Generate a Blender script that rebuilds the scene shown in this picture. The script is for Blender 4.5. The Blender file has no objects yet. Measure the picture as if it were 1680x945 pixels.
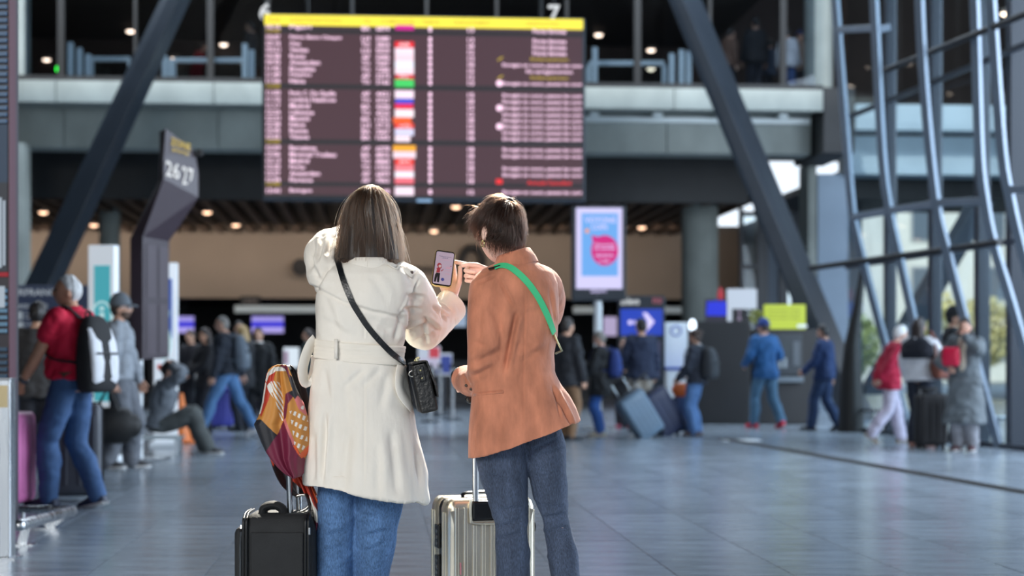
import bpy, bmesh, math, random
import numpy as np
from mathutils import Vector, Matrix
from mathutils.bvhtree import BVHTree

random.seed(7)
rng = np.random.default_rng(7)
scene = bpy.context.scene
COL = scene.collection

# ------------------------------------------------------------------ camera, world, lights, exposure
FPX, HOR, CAMZ = 2800.0, 590.0, 1.1          # focal length in pixels of the 1680 px frame, horizon row, camera height
HALL = math.radians(4.5)                     # the hall's long axis is turned this much against the view axis
cam_data = bpy.data.cameras.new('camera')
cam = bpy.data.objects.new('camera', cam_data)
COL.objects.link(cam)
cam.location = (0, 0, CAMZ)
cam.rotation_euler = (math.radians(90), 0, 0)
cam_data.sensor_width = 36.0
cam_data.lens = FPX / 1680 * 36.0
cam_data.shift_y = (HOR - 472.5) / 1680.0
cam_data.clip_end = 400
cam_data.dof.use_dof = True
cam_data.dof.focus_distance = 6.05
cam_data.dof.aperture_fstop = 2.3
scene.camera = cam

world = bpy.data.worlds.new('sky')
scene.world = world
world.use_nodes = True
wn, wl = world.node_tree.nodes, world.node_tree.links
wn.clear()
w_out = wn.new('ShaderNodeOutputWorld')
w_bg = wn.new('ShaderNodeBackground')
w_geo = wn.new('ShaderNodeTexCoord')
w_sep = wn.new('ShaderNodeSeparateXYZ')
w_ramp = wn.new('ShaderNodeValToRGB')
w_ramp.color_ramp.elements[0].position = 0.0
w_ramp.color_ramp.elements[0].color = (0.78, 0.86, 0.93, 1)
w_ramp.color_ramp.elements[1].position = 0.7
w_ramp.color_ramp.elements[1].color = (0.42, 0.60, 0.88, 1)
wl.new(w_geo.outputs['Generated'], w_sep.inputs[0])
wl.new(w_sep.outputs['Z'], w_ramp.inputs[0])
wl.new(w_ramp.outputs[0], w_bg.inputs['Color'])
w_bg.inputs['Strength'].default_value = 1.5
wl.new(w_bg.outputs[0], w_out.inputs['Surface'])


def area_light(name, loc, target, sx, sy, power, color):
    d = bpy.data.lights.new(name, 'AREA')
    d.shape = 'RECTANGLE'; d.size = sx; d.size_y = sy; d.energy = power; d.color = color
    o = bpy.data.objects.new(name, d)
    COL.objects.link(o)
    o.location = loc
    o.rotation_euler = (Vector(target) - Vector(loc)).to_track_quat('-Z', 'Y').to_euler()
    return o


# daylight entering through the glass front behind the camera and the glazed right side
area_light('daylight_entrance', (-5.0, -4.5, 6.0), (-0.4, 6.5, 0.8), 5, 3.5, 930, (1.0, 0.975, 0.93))
area_light('daylight_glazing', (11.5, 17.5, 5.5), (-5.0, 20.5, 0.8), 15, 8, 3300, (0.72, 0.85, 1.0))
area_light('balcony_fill', (-2.0, 30.3, 11.8), (-2.0, 32.0, 0), 18, 4, 2600, (0.80, 0.90, 1.0))  # unseen lamp added overhead to brighten the balcony front
area_light('wall_washer', (-6.5, 46.2, 4.5), (-6.5, 49.2, 3.7), 22, 0.3, 175, (1.0, 0.90, 0.80))
area_light('lounge_fill', (-3.0, 38.5, 9.4), (-3.0, 40.0, 6.5), 20, 3, 260, (1.0, 0.82, 0.68))  # added fill so the people upstairs show behind the smoked glass
sun = bpy.data.lights.new('sun', 'SUN')
sun.energy = 3.0; sun.angle = math.radians(2); sun.color = (1.0, 0.96, 0.88)
sun_o = bpy.data.objects.new('sun', sun)
COL.objects.link(sun_o)
sun_o.rotation_euler = Vector((0.35, 0.62, -0.60)).to_track_quat('-Z', 'Y').to_euler()
sp = bpy.data.lights.new('rim_spot', 'SPOT')  # added spot, its cone held to the two women, for their rim light
sp.energy = 36000; sp.color = (1.0, 0.93, 0.80); sp.spot_size = math.radians(13); sp.spot_blend = 0.35; sp.shadow_soft_size = 0.12
sp_o = bpy.data.objects.new('rim_spot', sp)
COL.objects.link(sp_o)
sp_o.location = (0.6, 17.5, 10.6)
sp_o.rotation_euler = (Vector((-0.35, 6.25, 1.1)) - Vector(sp_o.location)).to_track_quat('-Z', 'Y').to_euler()

vs = scene.view_settings
vs.view_transform = 'Standard'; vs.look = 'None'; vs.gamma = 1.0; vs.exposure = 0.08
vs.use_curve_mapping = False
scene.cycles.use_denoising = True
scene.cycles.max_bounces = 8
scene.cycles.transparent_max_bounces = 24
scene.cycles.sample_clamp_indirect = 6.0

# ------------------------------------------------------------------ helpers


def lin(c):
    return tuple(((x / 255) / 12.92) if x / 255 <= 0.04045 else (((x / 255 + 0.055) / 1.055) ** 2.4) for x in c)


def P(px, py, Y):
    """World point seen at photo pixel (px, py) at depth Y."""
    return np.array(((px - 840) / FPX * Y, Y, CAMZ + (HOR - py) / FPX * Y))


def ground(px, py):
    Y = FPX * CAMZ / (py - HOR)
    return (px - 840) / FPX * Y, Y


def hall_uv(px, v):
    """u along the hall's cross axis and depth Y of pixel column px on the hall plane v."""
    k = (px - 840) / FPX
    Y = v / (math.cos(HALL) - k * math.sin(HALL))
    return k * Y * math.cos(HALL) + Y * math.sin(HALL), Y


RH = Matrix.Rotation(HALL, 4, 'Z')
MATS = {}


def mat(name, rgb, rough=0.6, metal=0.0, var=0.0, vscale=8.0, bump=0.0, bscale=60.0, emit=0.0, spec=0.5, stretch=(1, 1, 1), coat=0.0, sheen=0.0, rvar=0.0, detail=4.0):
    if name in MATS:
        return MATS[name]
    m = bpy.data.materials.new(name)
    m.use_nodes = True
    nt = m.node_tree
    b = nt.nodes['Principled BSDF']
    c = lin(rgb)
    b.inputs['Base Color'].default_value = (*c, 1)
    b.inputs['Roughness'].default_value = rough
    b.inputs['Metallic'].default_value = metal
    b.inputs['Specular IOR Level'].default_value = spec
    if coat:
        b.inputs['Coat Weight'].default_value = coat
    if sheen:
        b.inputs['Sheen Weight'].default_value = sheen
        b.inputs['Sheen Roughness'].default_value = 0.4
    if emit:
        b.inputs['Emission Color'].default_value = (*c, 1)
        b.inputs['Emission Strength'].default_value = emit
        if emit > .3:                                    # a lit screen: dark when switched off
            b.inputs['Base Color'].default_value = (*[.04 + .1 * q for q in c], 1)
            b.inputs['Specular IOR Level'].default_value = .2
    if var or bump or rvar:
        tc = nt.nodes.new('ShaderNodeTexCoord')
        mp = nt.nodes.new('ShaderNodeMapping')
        mp.inputs['Scale'].default_value = stretch
        nt.links.new(tc.outputs['Object'], mp.inputs['Vector'])
    if var or rvar:
        n = nt.nodes.new('ShaderNodeTexNoise')
        n.inputs['Scale'].default_value = vscale
        n.inputs['Detail'].default_value = detail
        nt.links.new(mp.outputs[0], n.inputs['Vector'])
        if var:
            r = nt.nodes.new('ShaderNodeValToRGB')
            r.color_ramp.elements[0].position = 0.3
            r.color_ramp.elements[1].position = 0.7
            r.color_ramp.elements[0].color = (*[x * (1 - var) for x in c], 1)
            r.color_ramp.elements[1].color = (*[min(1, x * (1 + var) + 0.02 * var) for x in c], 1)
            nt.links.new(n.outputs['Fac'], r.inputs[0])
            nt.links.new(r.outputs[0], b.inputs['Base Color'])
        if rvar:
            mr = nt.nodes.new('ShaderNodeMapRange')
            mr.inputs['From Min'].default_value = 0.3; mr.inputs['From Max'].default_value = 0.7
            mr.inputs['To Min'].default_value = max(0.03, rough - rvar); mr.inputs['To Max'].default_value = rough + rvar
            nt.links.new(n.outputs['Fac'], mr.inputs['Value'])
            nt.links.new(mr.outputs[0], b.inputs['Roughness'])
    if bump:
        n2 = nt.nodes.new('ShaderNodeTexNoise')
        n2.inputs['Scale'].default_value = bscale
        n2.inputs['Detail'].default_value = 5
        nt.links.new(mp.outputs[0], n2.inputs['Vector'])
        bp = nt.nodes.new('ShaderNodeBump')
        bp.inputs['Strength'].default_value = bump
        bp.inputs['Distance'].default_value = 0.01
        nt.links.new(n2.outputs['Fac'], bp.inputs['Height'])
        nt.links.new(bp.outputs[0], b.inputs['Normal'])
    MATS[name] = m
    return m


def glass_mat(name, tint=(0.85, 0.93, 0.97), rough=0.02, ior=1.5):
    if name in MATS:
        return MATS[name]
    m = bpy.data.materials.new(name)
    m.use_nodes = True
    nt = m.node_tree
    nt.nodes.clear()
    o = nt.nodes.new('ShaderNodeOutputMaterial')
    mx = nt.nodes.new('ShaderNodeMixShader')
    tr = nt.nodes.new('ShaderNodeBsdfTransparent')
    gl = nt.nodes.new('ShaderNodeBsdfGlossy')
    fr = nt.nodes.new('ShaderNodeFresnel')
    ge = nt.nodes.new('ShaderNodeNewGeometry')
    io = nt.nodes.new('ShaderNodeMix')           # the pane's rear face must not act as the inside of a solid block
    io.inputs[2].default_value = ior
    io.inputs[3].default_value = 1 / ior
    nt.links.new(ge.outputs['Backfacing'], io.inputs[0])
    nt.links.new(io.outputs[0], fr.inputs['IOR'])
    tr.inputs['Color'].default_value = (*tint, 1)
    gl.inputs['Roughness'].default_value = rough
    nt.links.new(fr.outputs[0], mx.inputs[0])
    nt.links.new(tr.outputs[0], mx.inputs[1])
    nt.links.new(gl.outputs[0], mx.inputs[2])
    nt.links.new(mx.outputs[0], o.inputs[0])
    MATS[name] = m
    return m


def vcol_mat(name, rough=0.7, emit=0.0, bump=0.0, bscale=200):
    """Printed cloth or print: colour from the mesh's own colour attribute."""
    if name in MATS:
        return MATS[name]
    m = mat(name, (200, 200, 200), rough, bump=bump, bscale=bscale)
    nt = m.node_tree
    a = nt.nodes.new('ShaderNodeAttribute')
    a.attribute_name = 'print'
    b = nt.nodes['Principled BSDF']
    nt.links.new(a.outputs['Color'], b.inputs['Base Color'])
    if emit:
        nt.links.new(a.outputs['Color'], b.inputs['Emission Color'])
        b.inputs['Emission Strength'].default_value = emit
    return m


def unit(v):
    v = np.asarray(v, float)
    n = np.linalg.norm(v)
    return v / n if n > 1e-12 else v


def frame_along(pts, up=(0, 0, 1)):
    """Parallel-transported frames (t, a, b) along a polyline."""
    pts = [np.asarray(p, float) for p in pts]
    n = len(pts)
    tang = []
    for i in range(n):
        if i == 0:
            t = pts[1] - pts[0]
        elif i == n - 1:
            t = pts[-1] - pts[-2]
        else:
            t = unit(pts[i + 1] - pts[i]) + unit(pts[i] - pts[i - 1])
        tang.append(unit(t))
    a = np.asarray(up, float)
    a = a - tang[0] * np.dot(a, tang[0])
    if np.linalg.norm(a) < 1e-3:
        a = np.array((0, 1.0, 0)) - tang[0] * tang[0][1]
        if np.linalg.norm(a) < 1e-3:
            a = np.array((1.0, 0, 0))
    a = unit(a)
    out = []
    for t in tang:
        a = unit(a - t * np.dot(a, t))
        out.append((t, a, np.cross(t, a)))
    return out


def smooth_path(pts, sub=6):
    """Catmull-Rom resampling of a polyline (any dimension)."""
    p = [np.asarray(q, float) for q in pts]
    p = [2 * p[0] - p[1]] + p + [2 * p[-1] - p[-2]]
    out = []
    for i in range(1, len(p) - 2):
        for k in range(sub):
            t = k / sub
            out.append(0.5 * (2 * p[i] + (p[i + 1] - p[i - 1]) * t + (2 * p[i - 1] - 5 * p[i] + 4 * p[i + 1] - p[i + 2]) * t * t
                              + (3 * p[i] - p[i - 1] - 3 * p[i + 1] + p[i + 2]) * t ** 3))
    out.append(p[-2])
    return out


class MB:
    def __init__(s, M=None):
        s.v = []; s.f = []; s.M = M; s.n = 0; s.txt = False

    def add(s, verts, faces):
        verts = np.asarray(verts, float).reshape(-1, 3)
        if s.M is not None:
            m = np.array(s.M)
            verts = verts @ m[:3, :3].T + m[:3, 3]
        s.v.append(verts)
        s.f += [tuple(i + s.n for i in f) for f in faces]
        s.n += len(verts)
        return s

    def merge(s, other):
        return s.add(np.concatenate(other.v), other.f)

    def verts(s):
        return np.concatenate(s.v) if s.v else np.zeros((0, 3))

    def box(s, x0, x1, y0, y1, z0, z1):
        return s.add([(x0, y0, z0), (x1, y0, z0), (x1, y1, z0), (x0, y1, z0), (x0, y0, z1), (x1, y0, z1), (x1, y1, z1), (x0, y1, z1)],
                     [(0, 3, 2, 1), (4, 5, 6, 7), (0, 1, 5, 4), (1, 2, 6, 5), (2, 3, 7, 6), (3, 0, 4, 7)])

    def loft(s, rings, caps=True):
        n = len(rings[0])
        v = np.concatenate([np.asarray(r, float) for r in rings])
        f = []
        for i in range(len(rings) - 1):
            for j in range(n):
                k = (j + 1) % n
                f.append((i * n + j, i * n + k, (i + 1) * n + k, (i + 1) * n + j))
        if caps:
            f.append(tuple(range(n - 1, -1, -1)))
            f.append(tuple(range((len(rings) - 1) * n, len(rings) * n)))
        return s.add(v, f)

    def tube(s, pts, radii, n=12, up=(0, 0, 1), round_ends=True, flat=1.0):
        """Tube along pts; radii a number, list of numbers or list of (ra, rb): ra along 'up', rb across."""
        pts = [np.asarray(p, float) for p in pts]
        if np.isscalar(radii):
            radii = [radii] * len(pts)
        radii = [(r, r * flat) if np.isscalar(r) else tuple(r) for r in radii]
        if round_ends:
            for end in (0, -1):
                i0, i1 = (0, 1) if end == 0 else (-1, -2)
                d = unit(pts[i0] - pts[i1])
                r = min(radii[i0])
                ext = [(pts[i0] + d * r * math.sin(a), tuple(q * math.cos(a) for q in radii[i0])) for a in (0.5, 1.0, 1.42)]
                if end == 0:
                    pts = [e[0] for e in reversed(ext)] + pts; radii = [e[1] for e in reversed(ext)] + radii
                else:
                    pts = pts + [e[0] for e in ext]; radii = radii + [e[1] for e in ext]
        fr = frame_along(pts, up)
        rings = []
        for p, (ra, rb), (t, a, b) in zip(pts, radii, fr):
            rings.append([p + a * ra * math.cos(q) + b * rb * math.sin(q) for q in np.linspace(0, 2 * math.pi, n, endpoint=False)])
        return s.loft(rings)

    def cyl(s, p0, p1, r0, r1=None, n=16):
        return s.tube([p0, p1], [r0, r0 if r1 is None else r1], n, round_ends=False)

    def bar(s, p0, p1, w, d, up=(0, 0, 1)):
        """Rectangular bar from p0 to p1: w along 'up'-ish axis, d across."""
        p0, p1 = np.asarray(p0, float), np.asarray(p1, float)
        t, a, b = frame_along([p0, p1], up)[0]
        c = [a * w / 2 + b * d / 2, -a * w / 2 + b * d / 2, -a * w / 2 - b * d / 2, a * w / 2 - b * d / 2]
        return s.loft([[p0 + q for q in c], [p1 + q for q in c]])

    def sphere(s, c, r, nu=16, nv=10, fn=None):
        if np.isscalar(r):
            r = (r, r, r)
        rings = []
        for i in range(1, nv):
            th = math.pi * i / nv
            ring = []
            for j in range(nu):
                ph = 2 * math.pi * j / nu
                d = np.array((math.sin(th) * math.cos(ph), math.sin(th) * math.sin(ph), -math.cos(th)))
                q = d * np.array(r)
                if fn:
                    q = fn(d, q)
                ring.append(np.asarray(c) + q)
            rings.append(ring)
        return s.loft(rings)

    def ribbon(s, pts, nrm, w, t):
        """Strap: thin box section along pts, nrm the outward normals, w wide, t thick."""
        pts = [np.asarray(p, float) for p in pts]
        fr = frame_along(pts)
        rings = []
        for p, nn, (tg, _, _) in zip(pts, nrm, fr):
            nn = unit(np.asarray(nn) - tg * np.dot(nn, tg))
            b = np.cross(tg, nn)
            rings.append([p + b * w / 2, p + b * w / 2 * 0.92 + nn * t, p - b * w / 2 * 0.92 + nn * t, p - b * w / 2])
        return s.loft(rings)

    def text(s, body, x0, x1, z0, z1, y, keep=False, center=False):
        """Lettering fitted into a box on the plane y (facing -Y)."""
        s.txt = True
        tv, tf = text_mesh(body)
        if not len(tv):
            return s
        lo, hi = tv.min(0), tv.max(0)
        sz = (z1 - z0) / max(hi[1] - lo[1], 1e-6)
        sx = (x1 - x0) / max(hi[0] - lo[0], 1e-6)
        if keep:
            sx = min(sx, sz); 
        off = ((x1 - x0) - sx * (hi[0] - lo[0])) / 2 if center else 0
        v = np.stack([x0 + off + (tv[:, 0] - lo[0]) * sx, np.full(len(tv), y), z0 + (tv[:, 1] - lo[1]) * sz], 1)
        return s.add(v, tf)

    def build(s, name, m, parent=None, smooth=None, bevel=0.0, seg=2, loc=None, rotz=None):
        me = bpy.data.meshes.new(name)
        v = s.verts()
        if loc is not None and parent is None:
            v = v - np.asarray(loc)
        me.from_pydata(v.tolist(), [], s.f)
        me.update()
        o = link(name, me, m, parent, smooth, bevel, seg, loc, rotz)
        if s.txt and parent is not None:
            o['kind'] = 'stuff'                  # letters too small to pick apart
        return o


def link(name, me, m, parent=None, smooth=None, bevel=0.0, seg=2, loc=None, rotz=None):
    ms = m if isinstance(m, (list, tuple)) else [m]
    for q in ms:
        me.materials.append(q)
    if smooth is not None:
        me.shade_smooth()
        if smooth < 180:
            me.set_sharp_from_angle(angle=math.radians(smooth))
    o = bpy.data.objects.new(name, me)
    COL.objects.link(o)
    if parent is not None:
        o.parent = parent
    if loc is not None:
        o.location = loc
    if rotz is not None:
        o.rotation_euler = (0, 0, rotz)
    if bevel:
        b = o.modifiers.new('bevel', 'BEVEL')
        b.width = bevel; b.segments = seg; b.limit_method = 'ANGLE'; b.angle_limit = math.radians(40)
    return o


_TXT = {}


def text_mesh(body):
    if body in _TXT:
        return _TXT[body]
    c = bpy.data.curves.new('t', 'FONT')
    c.body = body; c.size = 1.0; c.resolution_u = 2; c.offset = 0.014
    o = bpy.data.objects.new('t', c)
    COL.objects.link(o)
    me = bpy.data.meshes.new_from_object(o.evaluated_get(bpy.context.evaluated_depsgraph_get()))
    v = np.array([q.co[:] for q in me.vertices]).reshape(-1, 3)
    f = [tuple(p.vertices) for p in me.polygons]
    bpy.data.objects.remove(o); bpy.data.curves.remove(c); bpy.data.meshes.remove(me)
    _TXT[body] = (v, f)
    return _TXT[body]


def fuse(mb, voxel, smooth=4, factor=0.5):
    """Union of closed lofts as one continuous skin. Returns (verts, normals, faces)."""
    me = bpy.data.meshes.new('tmp')
    me.from_pydata(mb.verts().tolist(), [], mb.f)
    me.update()
    o = bpy.data.objects.new('tmp', me)
    COL.objects.link(o)
    r = o.modifiers.new('r', 'REMESH')
    r.mode = 'VOXEL'; r.voxel_size = voxel; r.adaptivity = 0
    if smooth:
        sm = o.modifiers.new('s', 'SMOOTH')
        sm.factor = factor; sm.iterations = smooth
    me2 = bpy.data.meshes.new_from_object(o.evaluated_get(bpy.context.evaluated_depsgraph_get()))
    n = len(me2.vertices)
    v = np.empty(n * 3); me2.vertices.foreach_get('co', v)
    nr = np.empty(n * 3); me2.vertex_normals.foreach_get('vector', nr)
    f = np.empty(len(me2.loops), int); me2.loops.foreach_get('vertex_index', f)
    st = np.empty(len(me2.polygons), int); me2.polygons.foreach_get('loop_start', st)
    tot = np.empty(len(me2.polygons), int); me2.polygons.foreach_get('loop_total', tot)
    faces = [tuple(f[a:a + b].tolist()) for a, b in zip(st, tot)]
    bpy.data.objects.remove(o); bpy.data.meshes.remove(me); bpy.data.meshes.remove(me2)
    return v.reshape(-1, 3), nr.reshape(-1, 3), faces


def tag(o, label=None, cat=None, group=None, kind=None):
    if label: o['label'] = label
    if cat: o['category'] = cat
    if group: o['group'] = group
    if kind: o['kind'] = kind
    return o


def empty(name, loc, rotz=0.0, label=None, cat=None, group=None, kind=None):
    o = bpy.data.objects.new(name, None)
    o.empty_display_size = 0.1
    COL.objects.link(o)
    o.location = loc
    o.rotation_euler = (0, 0, rotz)
    return tag(o, label, cat, group, kind)


def sm(a, b, x):
    t = np.clip((np.asarray(x, float) - a) / (b - a), 0, 1)
    return t * t * (3 - 2 * t)


def waves(p, scale, seed, n=7, stretch=(1, 1, 1)):
    """Smooth pseudo-noise in about -1..1 from a few random plane waves."""
    r = np.random.default_rng(seed)
    out = np.zeros(len(p))
    q = p * np.asarray(stretch)
    for i in range(n):
        k = unit(r.normal(size=3)) * scale * r.uniform(0.6, 1.7)
        out += np.sin(q @ k + r.uniform(0, 6.28) + 0.8 * np.sin(q @ (k[[1, 2, 0]] * 0.6) + r.uniform(0, 6)))
    return out / math.sqrt(n) / 1.1


def crease(v, a, b, w, depth):
    """Displacement amounts for a fold running from a to b (negative = groove) of width w."""
    a, b = np.asarray(a, float), np.asarray(b, float)
    ab = b - a
    t = np.clip(((v - a) @ ab) / (ab @ ab), -0.05, 1.05)
    d = np.linalg.norm(v - (a + t[:, None] * ab), axis=1)
    fade = sm(-0.05, 0.2, t) * sm(1.05, 0.8, t) if True else 1
    return depth * (np.exp(-(d / w) ** 2) - 0.45 * np.exp(-((d - 1.8 * w) / (w * 1.1)) ** 2)) * fade


def crumple(v, scale, seed, stretch=(1, 1, 1)):
    """Network of sharp little folds (0..1): ridges where a smooth field crosses zero, fading in and out."""
    a = waves(v, scale, seed, 6, stretch)
    b = waves(v, scale * .6, seed + 50, 5)
    return np.clip(1 - 2.6 * np.abs(a), 0, 1) * np.clip(.4 + b, 0, 1)
# ------------------------------------------------------------------ materials used by the building
m_tile = mat('floor_tile', (136, 147, 158), rough=0.21, var=0.22, vscale=3.0, rvar=0.07, stretch=(0.6, 9, 1), bump=0.05, bscale=9, spec=0.55)
_nt = m_tile.node_tree
_oi = _nt.nodes.new('ShaderNodeObjectInfo')
_mr = _nt.nodes.new('ShaderNodeMapRange')
_mr.inputs['To Min'].default_value = 0.86; _mr.inputs['To Max'].default_value = 1.12
_hs = _nt.nodes.new('ShaderNodeHueSaturation')
_src = _nt.nodes['Principled BSDF'].inputs['Base Color'].links[0].from_socket
_nt.links.new(_oi.outputs['Random'], _mr.inputs['Value'])
_nt.links.new(_mr.outputs[0], _hs.inputs['Value'])
_nt.links.new(_src, _hs.inputs['Color'])
_nt.links.new(_hs.outputs[0], _nt.nodes['Principled BSDF'].inputs['Base Color'])
m_joint = mat('floor_joint', (116, 124, 133), rough=0.6)
m_conc = mat('concrete', (134, 141, 138), rough=0.85, var=0.16, vscale=1.4, bump=0.15, bscale=14, stretch=(1, 1, 0.7))
m_conc_d = mat('concrete_column', (128, 134, 130), rough=0.85, var=0.14, vscale=1.2, bump=0.12, bscale=12)
m_beige = mat('beige_plaster', (152, 134, 118), rough=0.9, var=0.06, vscale=0.6)
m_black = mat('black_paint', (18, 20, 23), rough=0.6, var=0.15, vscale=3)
m_void = mat('dark_wall', (34, 33, 35), rough=0.8, var=0.2, vscale=0.8)
m_slat = mat('ceiling_slat', (86, 66, 52), rough=0.6, var=0.2, vscale=3, stretch=(6, 0.6, 1))
m_steel_d = mat('dark_steel', (30, 38, 47), rough=0.42, var=0.08, vscale=2, metal=0.0, spec=0.5)
m_steel_l = mat('blue_grey_steel', (116, 130, 146), rough=0.6, var=0.06, vscale=2)
m_mull = mat('mullion_steel', (36, 44, 55), rough=0.4)
m_inox = mat('brushed_steel', (190, 194, 198), rough=0.28, metal=1.0, rvar=0.08, vscale=20, stretch=(1, 1, 0.1))
m_brown = mat('upper_hall_wall', (58, 46, 42), rough=0.8, var=0.25, vscale=0.7)
m_glass = glass_mat('glass', (0.90, 0.96, 0.98), ior=1.25)
m_glass_d = glass_mat('smoked_glass', (0.62, 0.66, 0.70), ior=1.35)
m_lamp = mat('downlight_glow', (255, 205, 168), emit=3.2)
m_lamp_up = mat('downlight_glow_upstairs', (255, 218, 190), emit=9.0)
m_ring = mat('downlight_ring', (120, 112, 104), rough=0.4, metal=0.6)
m_white = mat('white_paint', (225, 230, 234), rough=0.5)
m_rail = mat('pale_rail', (206, 216, 218), rough=0.4)

# ------------------------------------------------------------------ floor: tiles as pieces
fl = MB(RH); fl.box(-26, 17, -10, 62, -0.30, -0.006)
floor = tag(fl.build('floor', m_joint), 'grey glossy tiled floor of the terminal hall', 'floor', kind='structure')
TS = 0.6
tm = MB(); g = 0.0022
tm.loft([[(g, g, -0.012), (TS - g, g, -0.012), (TS - g, TS - g, -0.012), (g, TS - g, -0.012)],
         [(g, g, -0.0012), (TS - g, g, -0.0012), (TS - g, TS - g, -0.0012), (g, TS - g, -0.0012)],
         [(g + .002, g + .002, 0), (TS - g - .002, g + .002, 0), (TS - g - .002, TS - g - .002, 0), (g + .002, TS - g - .002, 0)]])
tile0 = tm.build('tile', m_tile, floor)
tile_me = tile0.data
cells = []
for i in range(-36, 28):
    for j in range(8, 96):
        u, v = 0.32 + i * TS, j * TS
        c = RH @ Vector((u + TS / 2, v + TS / 2, 0))
        px = 840 + c.x / c.y * FPX
        py = HOR + FPX * CAMZ / c.y
        seen = -60 < px < 1740 and py < 985
        cells.append((0 if seen else 1, c.y, u, v))
cells.sort()
stuff_tiles = MB(RH)
tv = np.concatenate(tm.v)
for k, (s_, y_, u, v) in enumerate(cells):
    if k < 300:
        o = tile0 if k == 0 else tile0.copy()
        if k:
            COL.objects.link(o); o.parent = floor
        w = RH @ Vector((u, v, 0))
        o.location = w; o.rotation_euler = (0, 0, HALL)
    else:
        stuff_tiles.add(tv[8:12] + np.array((u, v, 0)), [(0, 1, 2, 3)])
tag(stuff_tiles.build('tile_field', m_tile, floor), kind='stuff')

# the dark drain channel that crosses the floor on the right
dr = []
d0, d1 = np.array((*ground(1182, 719), 0.0)), np.array((*ground(1760, 822), 0.0))
m_drain = mat('drain_frame', (58, 55, 52), rough=0.5)
m_grate = mat('drain_bar', (26, 25, 25), rough=0.5, metal=0.3)
dd = unit(d1 - d0); dn = np.array((-dd[1], dd[0], 0))
drm = MB()
for s_ in (-1, 1):
    drm.bar(d0 + dn * 0.085 * s_ + (0, 0, .002), d1 + dn * 0.085 * s_ + (0, 0, .002), 0.006, 0.02)
drain = tag(drm.build('floor_drain', m_drain), 'dark slotted drain channel crossing the grey floor', 'drain', kind='structure')
L = np.linalg.norm(d1 - d0)
gr = MB()
for k in range(int(L / 0.08)):
    c = d0 + dd * (k * 0.08 + 0.03)
    gr.bar(c - dn * 0.075 + (0, 0, .002), c + dn * 0.075 + (0, 0, .002), 0.006, 0.04)
tag(gr.build('grate', m_grate, drain), kind='stuff')
mk = MB(); x0, y0 = ground(1190, 724); x1, y1 = ground(1240, 720.5)
mk.box(x0, x1, y0, y0 + 0.5, 0.0005, 0.003)
tag(mk.build('floor_strip', m_white), 'short white strip set flat in the floor by the drain', 'floor strip', kind='structure')

# ------------------------------------------------------------------ enclosing walls and roof
w = MB(RH); w.box(-26, -25.6, -10, 62, 0, 12.4)
tag(w.build('wall_left', m_void), 'dark side wall far to the left of the hall', 'wall', kind='structure')
w = MB(RH); w.box(-26, 17, -2, 28, 12, 12.4); w.box(-26, 30, 32.5, 62, 12, 12.4); w.box(-26, -14, 28, 32.5, 12, 12.4)
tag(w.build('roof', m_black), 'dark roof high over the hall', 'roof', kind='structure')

w = MB(RH); w.box(-26, -12, -9.4, -9, 0, 12.4); w.box(4.5, 17, -9.4, -9, 0, 12.4); w.box(-12, 4.5, -9.4, -9, 7.5, 12.4); w.box(-26, 17, -9.4, -2, 12, 12.4)  # unseen wall, added to hold back sky light from behind the camera
tag(w.build('wall_front_blocker', m_void), 'dark entrance wall behind the camera with a wide opening', 'wall', kind='structure')

# ------------------------------------------------------------------ balcony: slab edge and beam in cast panels
UE = hall_uv(1350, 34.0)[0]        # right end of the balcony
UB = hall_uv(1328, 35.0)[0]
UF = hall_uv(1225, 38.0)[0]
bal = MB(RH); bal.box(-25, UE - .1, 34.1, 50, 6.15, 6.56)
balcony = tag(bal.build('balcony', m_conc_d), 'long grey concrete balcony crossing the hall', 'balcony', kind='structure')
edge_u = np.linspace(-24.6, UE, 12)
for a, b in zip(edge_u[:-1], edge_u[1:]):
    p = MB(RH); p.box(a + .008, b - .008, 33.95, 34.1, 6.13, 6.56)
    p.build('slab_panel', m_conc, balcony, bevel=0.012)
for a, b in zip(edge_u[:-1], edge_u[1:]):
    p = MB(RH); p.box(a + .008, min(b, UB) - .008, 34.85, 35.6, 5.36, 6.15)
    p.build('beam_panel', m_conc, balcony, bevel=0.012)
p = MB(RH); p.box(-24, UE, 33.97, 34.13, 6.562, 6.66)
p.build('edge_trim', m_black, balcony)
p = MB(RH); p.box(UE + .02, hall_uv(1402, 34)[0], 34.0, 36.5, 5.3, 6.62)
p.build('steel_end', m_black, balcony)
UO = hall_uv(1404, 36)[0]
p = MB(RH); p.box(UO, 22, 36.0, 36.6, 6.05, 6.6); p.box(UO, 22, 36.5, 37.4, 5.15, 5.98)
p.build('outer_beam', mat('outer_concrete', (150, 166, 176), rough=0.8, var=0.1, vscale=1), balcony)
p = MB(RH); p.box(UO, 22, 37.4, 46, 5.15, 5.3); p.box(UO, 22, 37.9, 38.1, 4.75, 5.16)
p.build('outer_soffit', m_black, balcony)
# pipe clamps seen under the slab
p = MB(RH)
for u in np.arange(3, UB - .3, 1.3):
    p.box(u, u + .18, 34.4, 34.6, 6.06, 6.13)
tag(p.build('bracket', m_rail, balcony), kind='stuff')
p = MB(RH); p.box(3.0, UB - .05, 34.72, 34.84, 5.98, 6.08)
p.build('cable_tray', m_rail, balcony)

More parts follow.
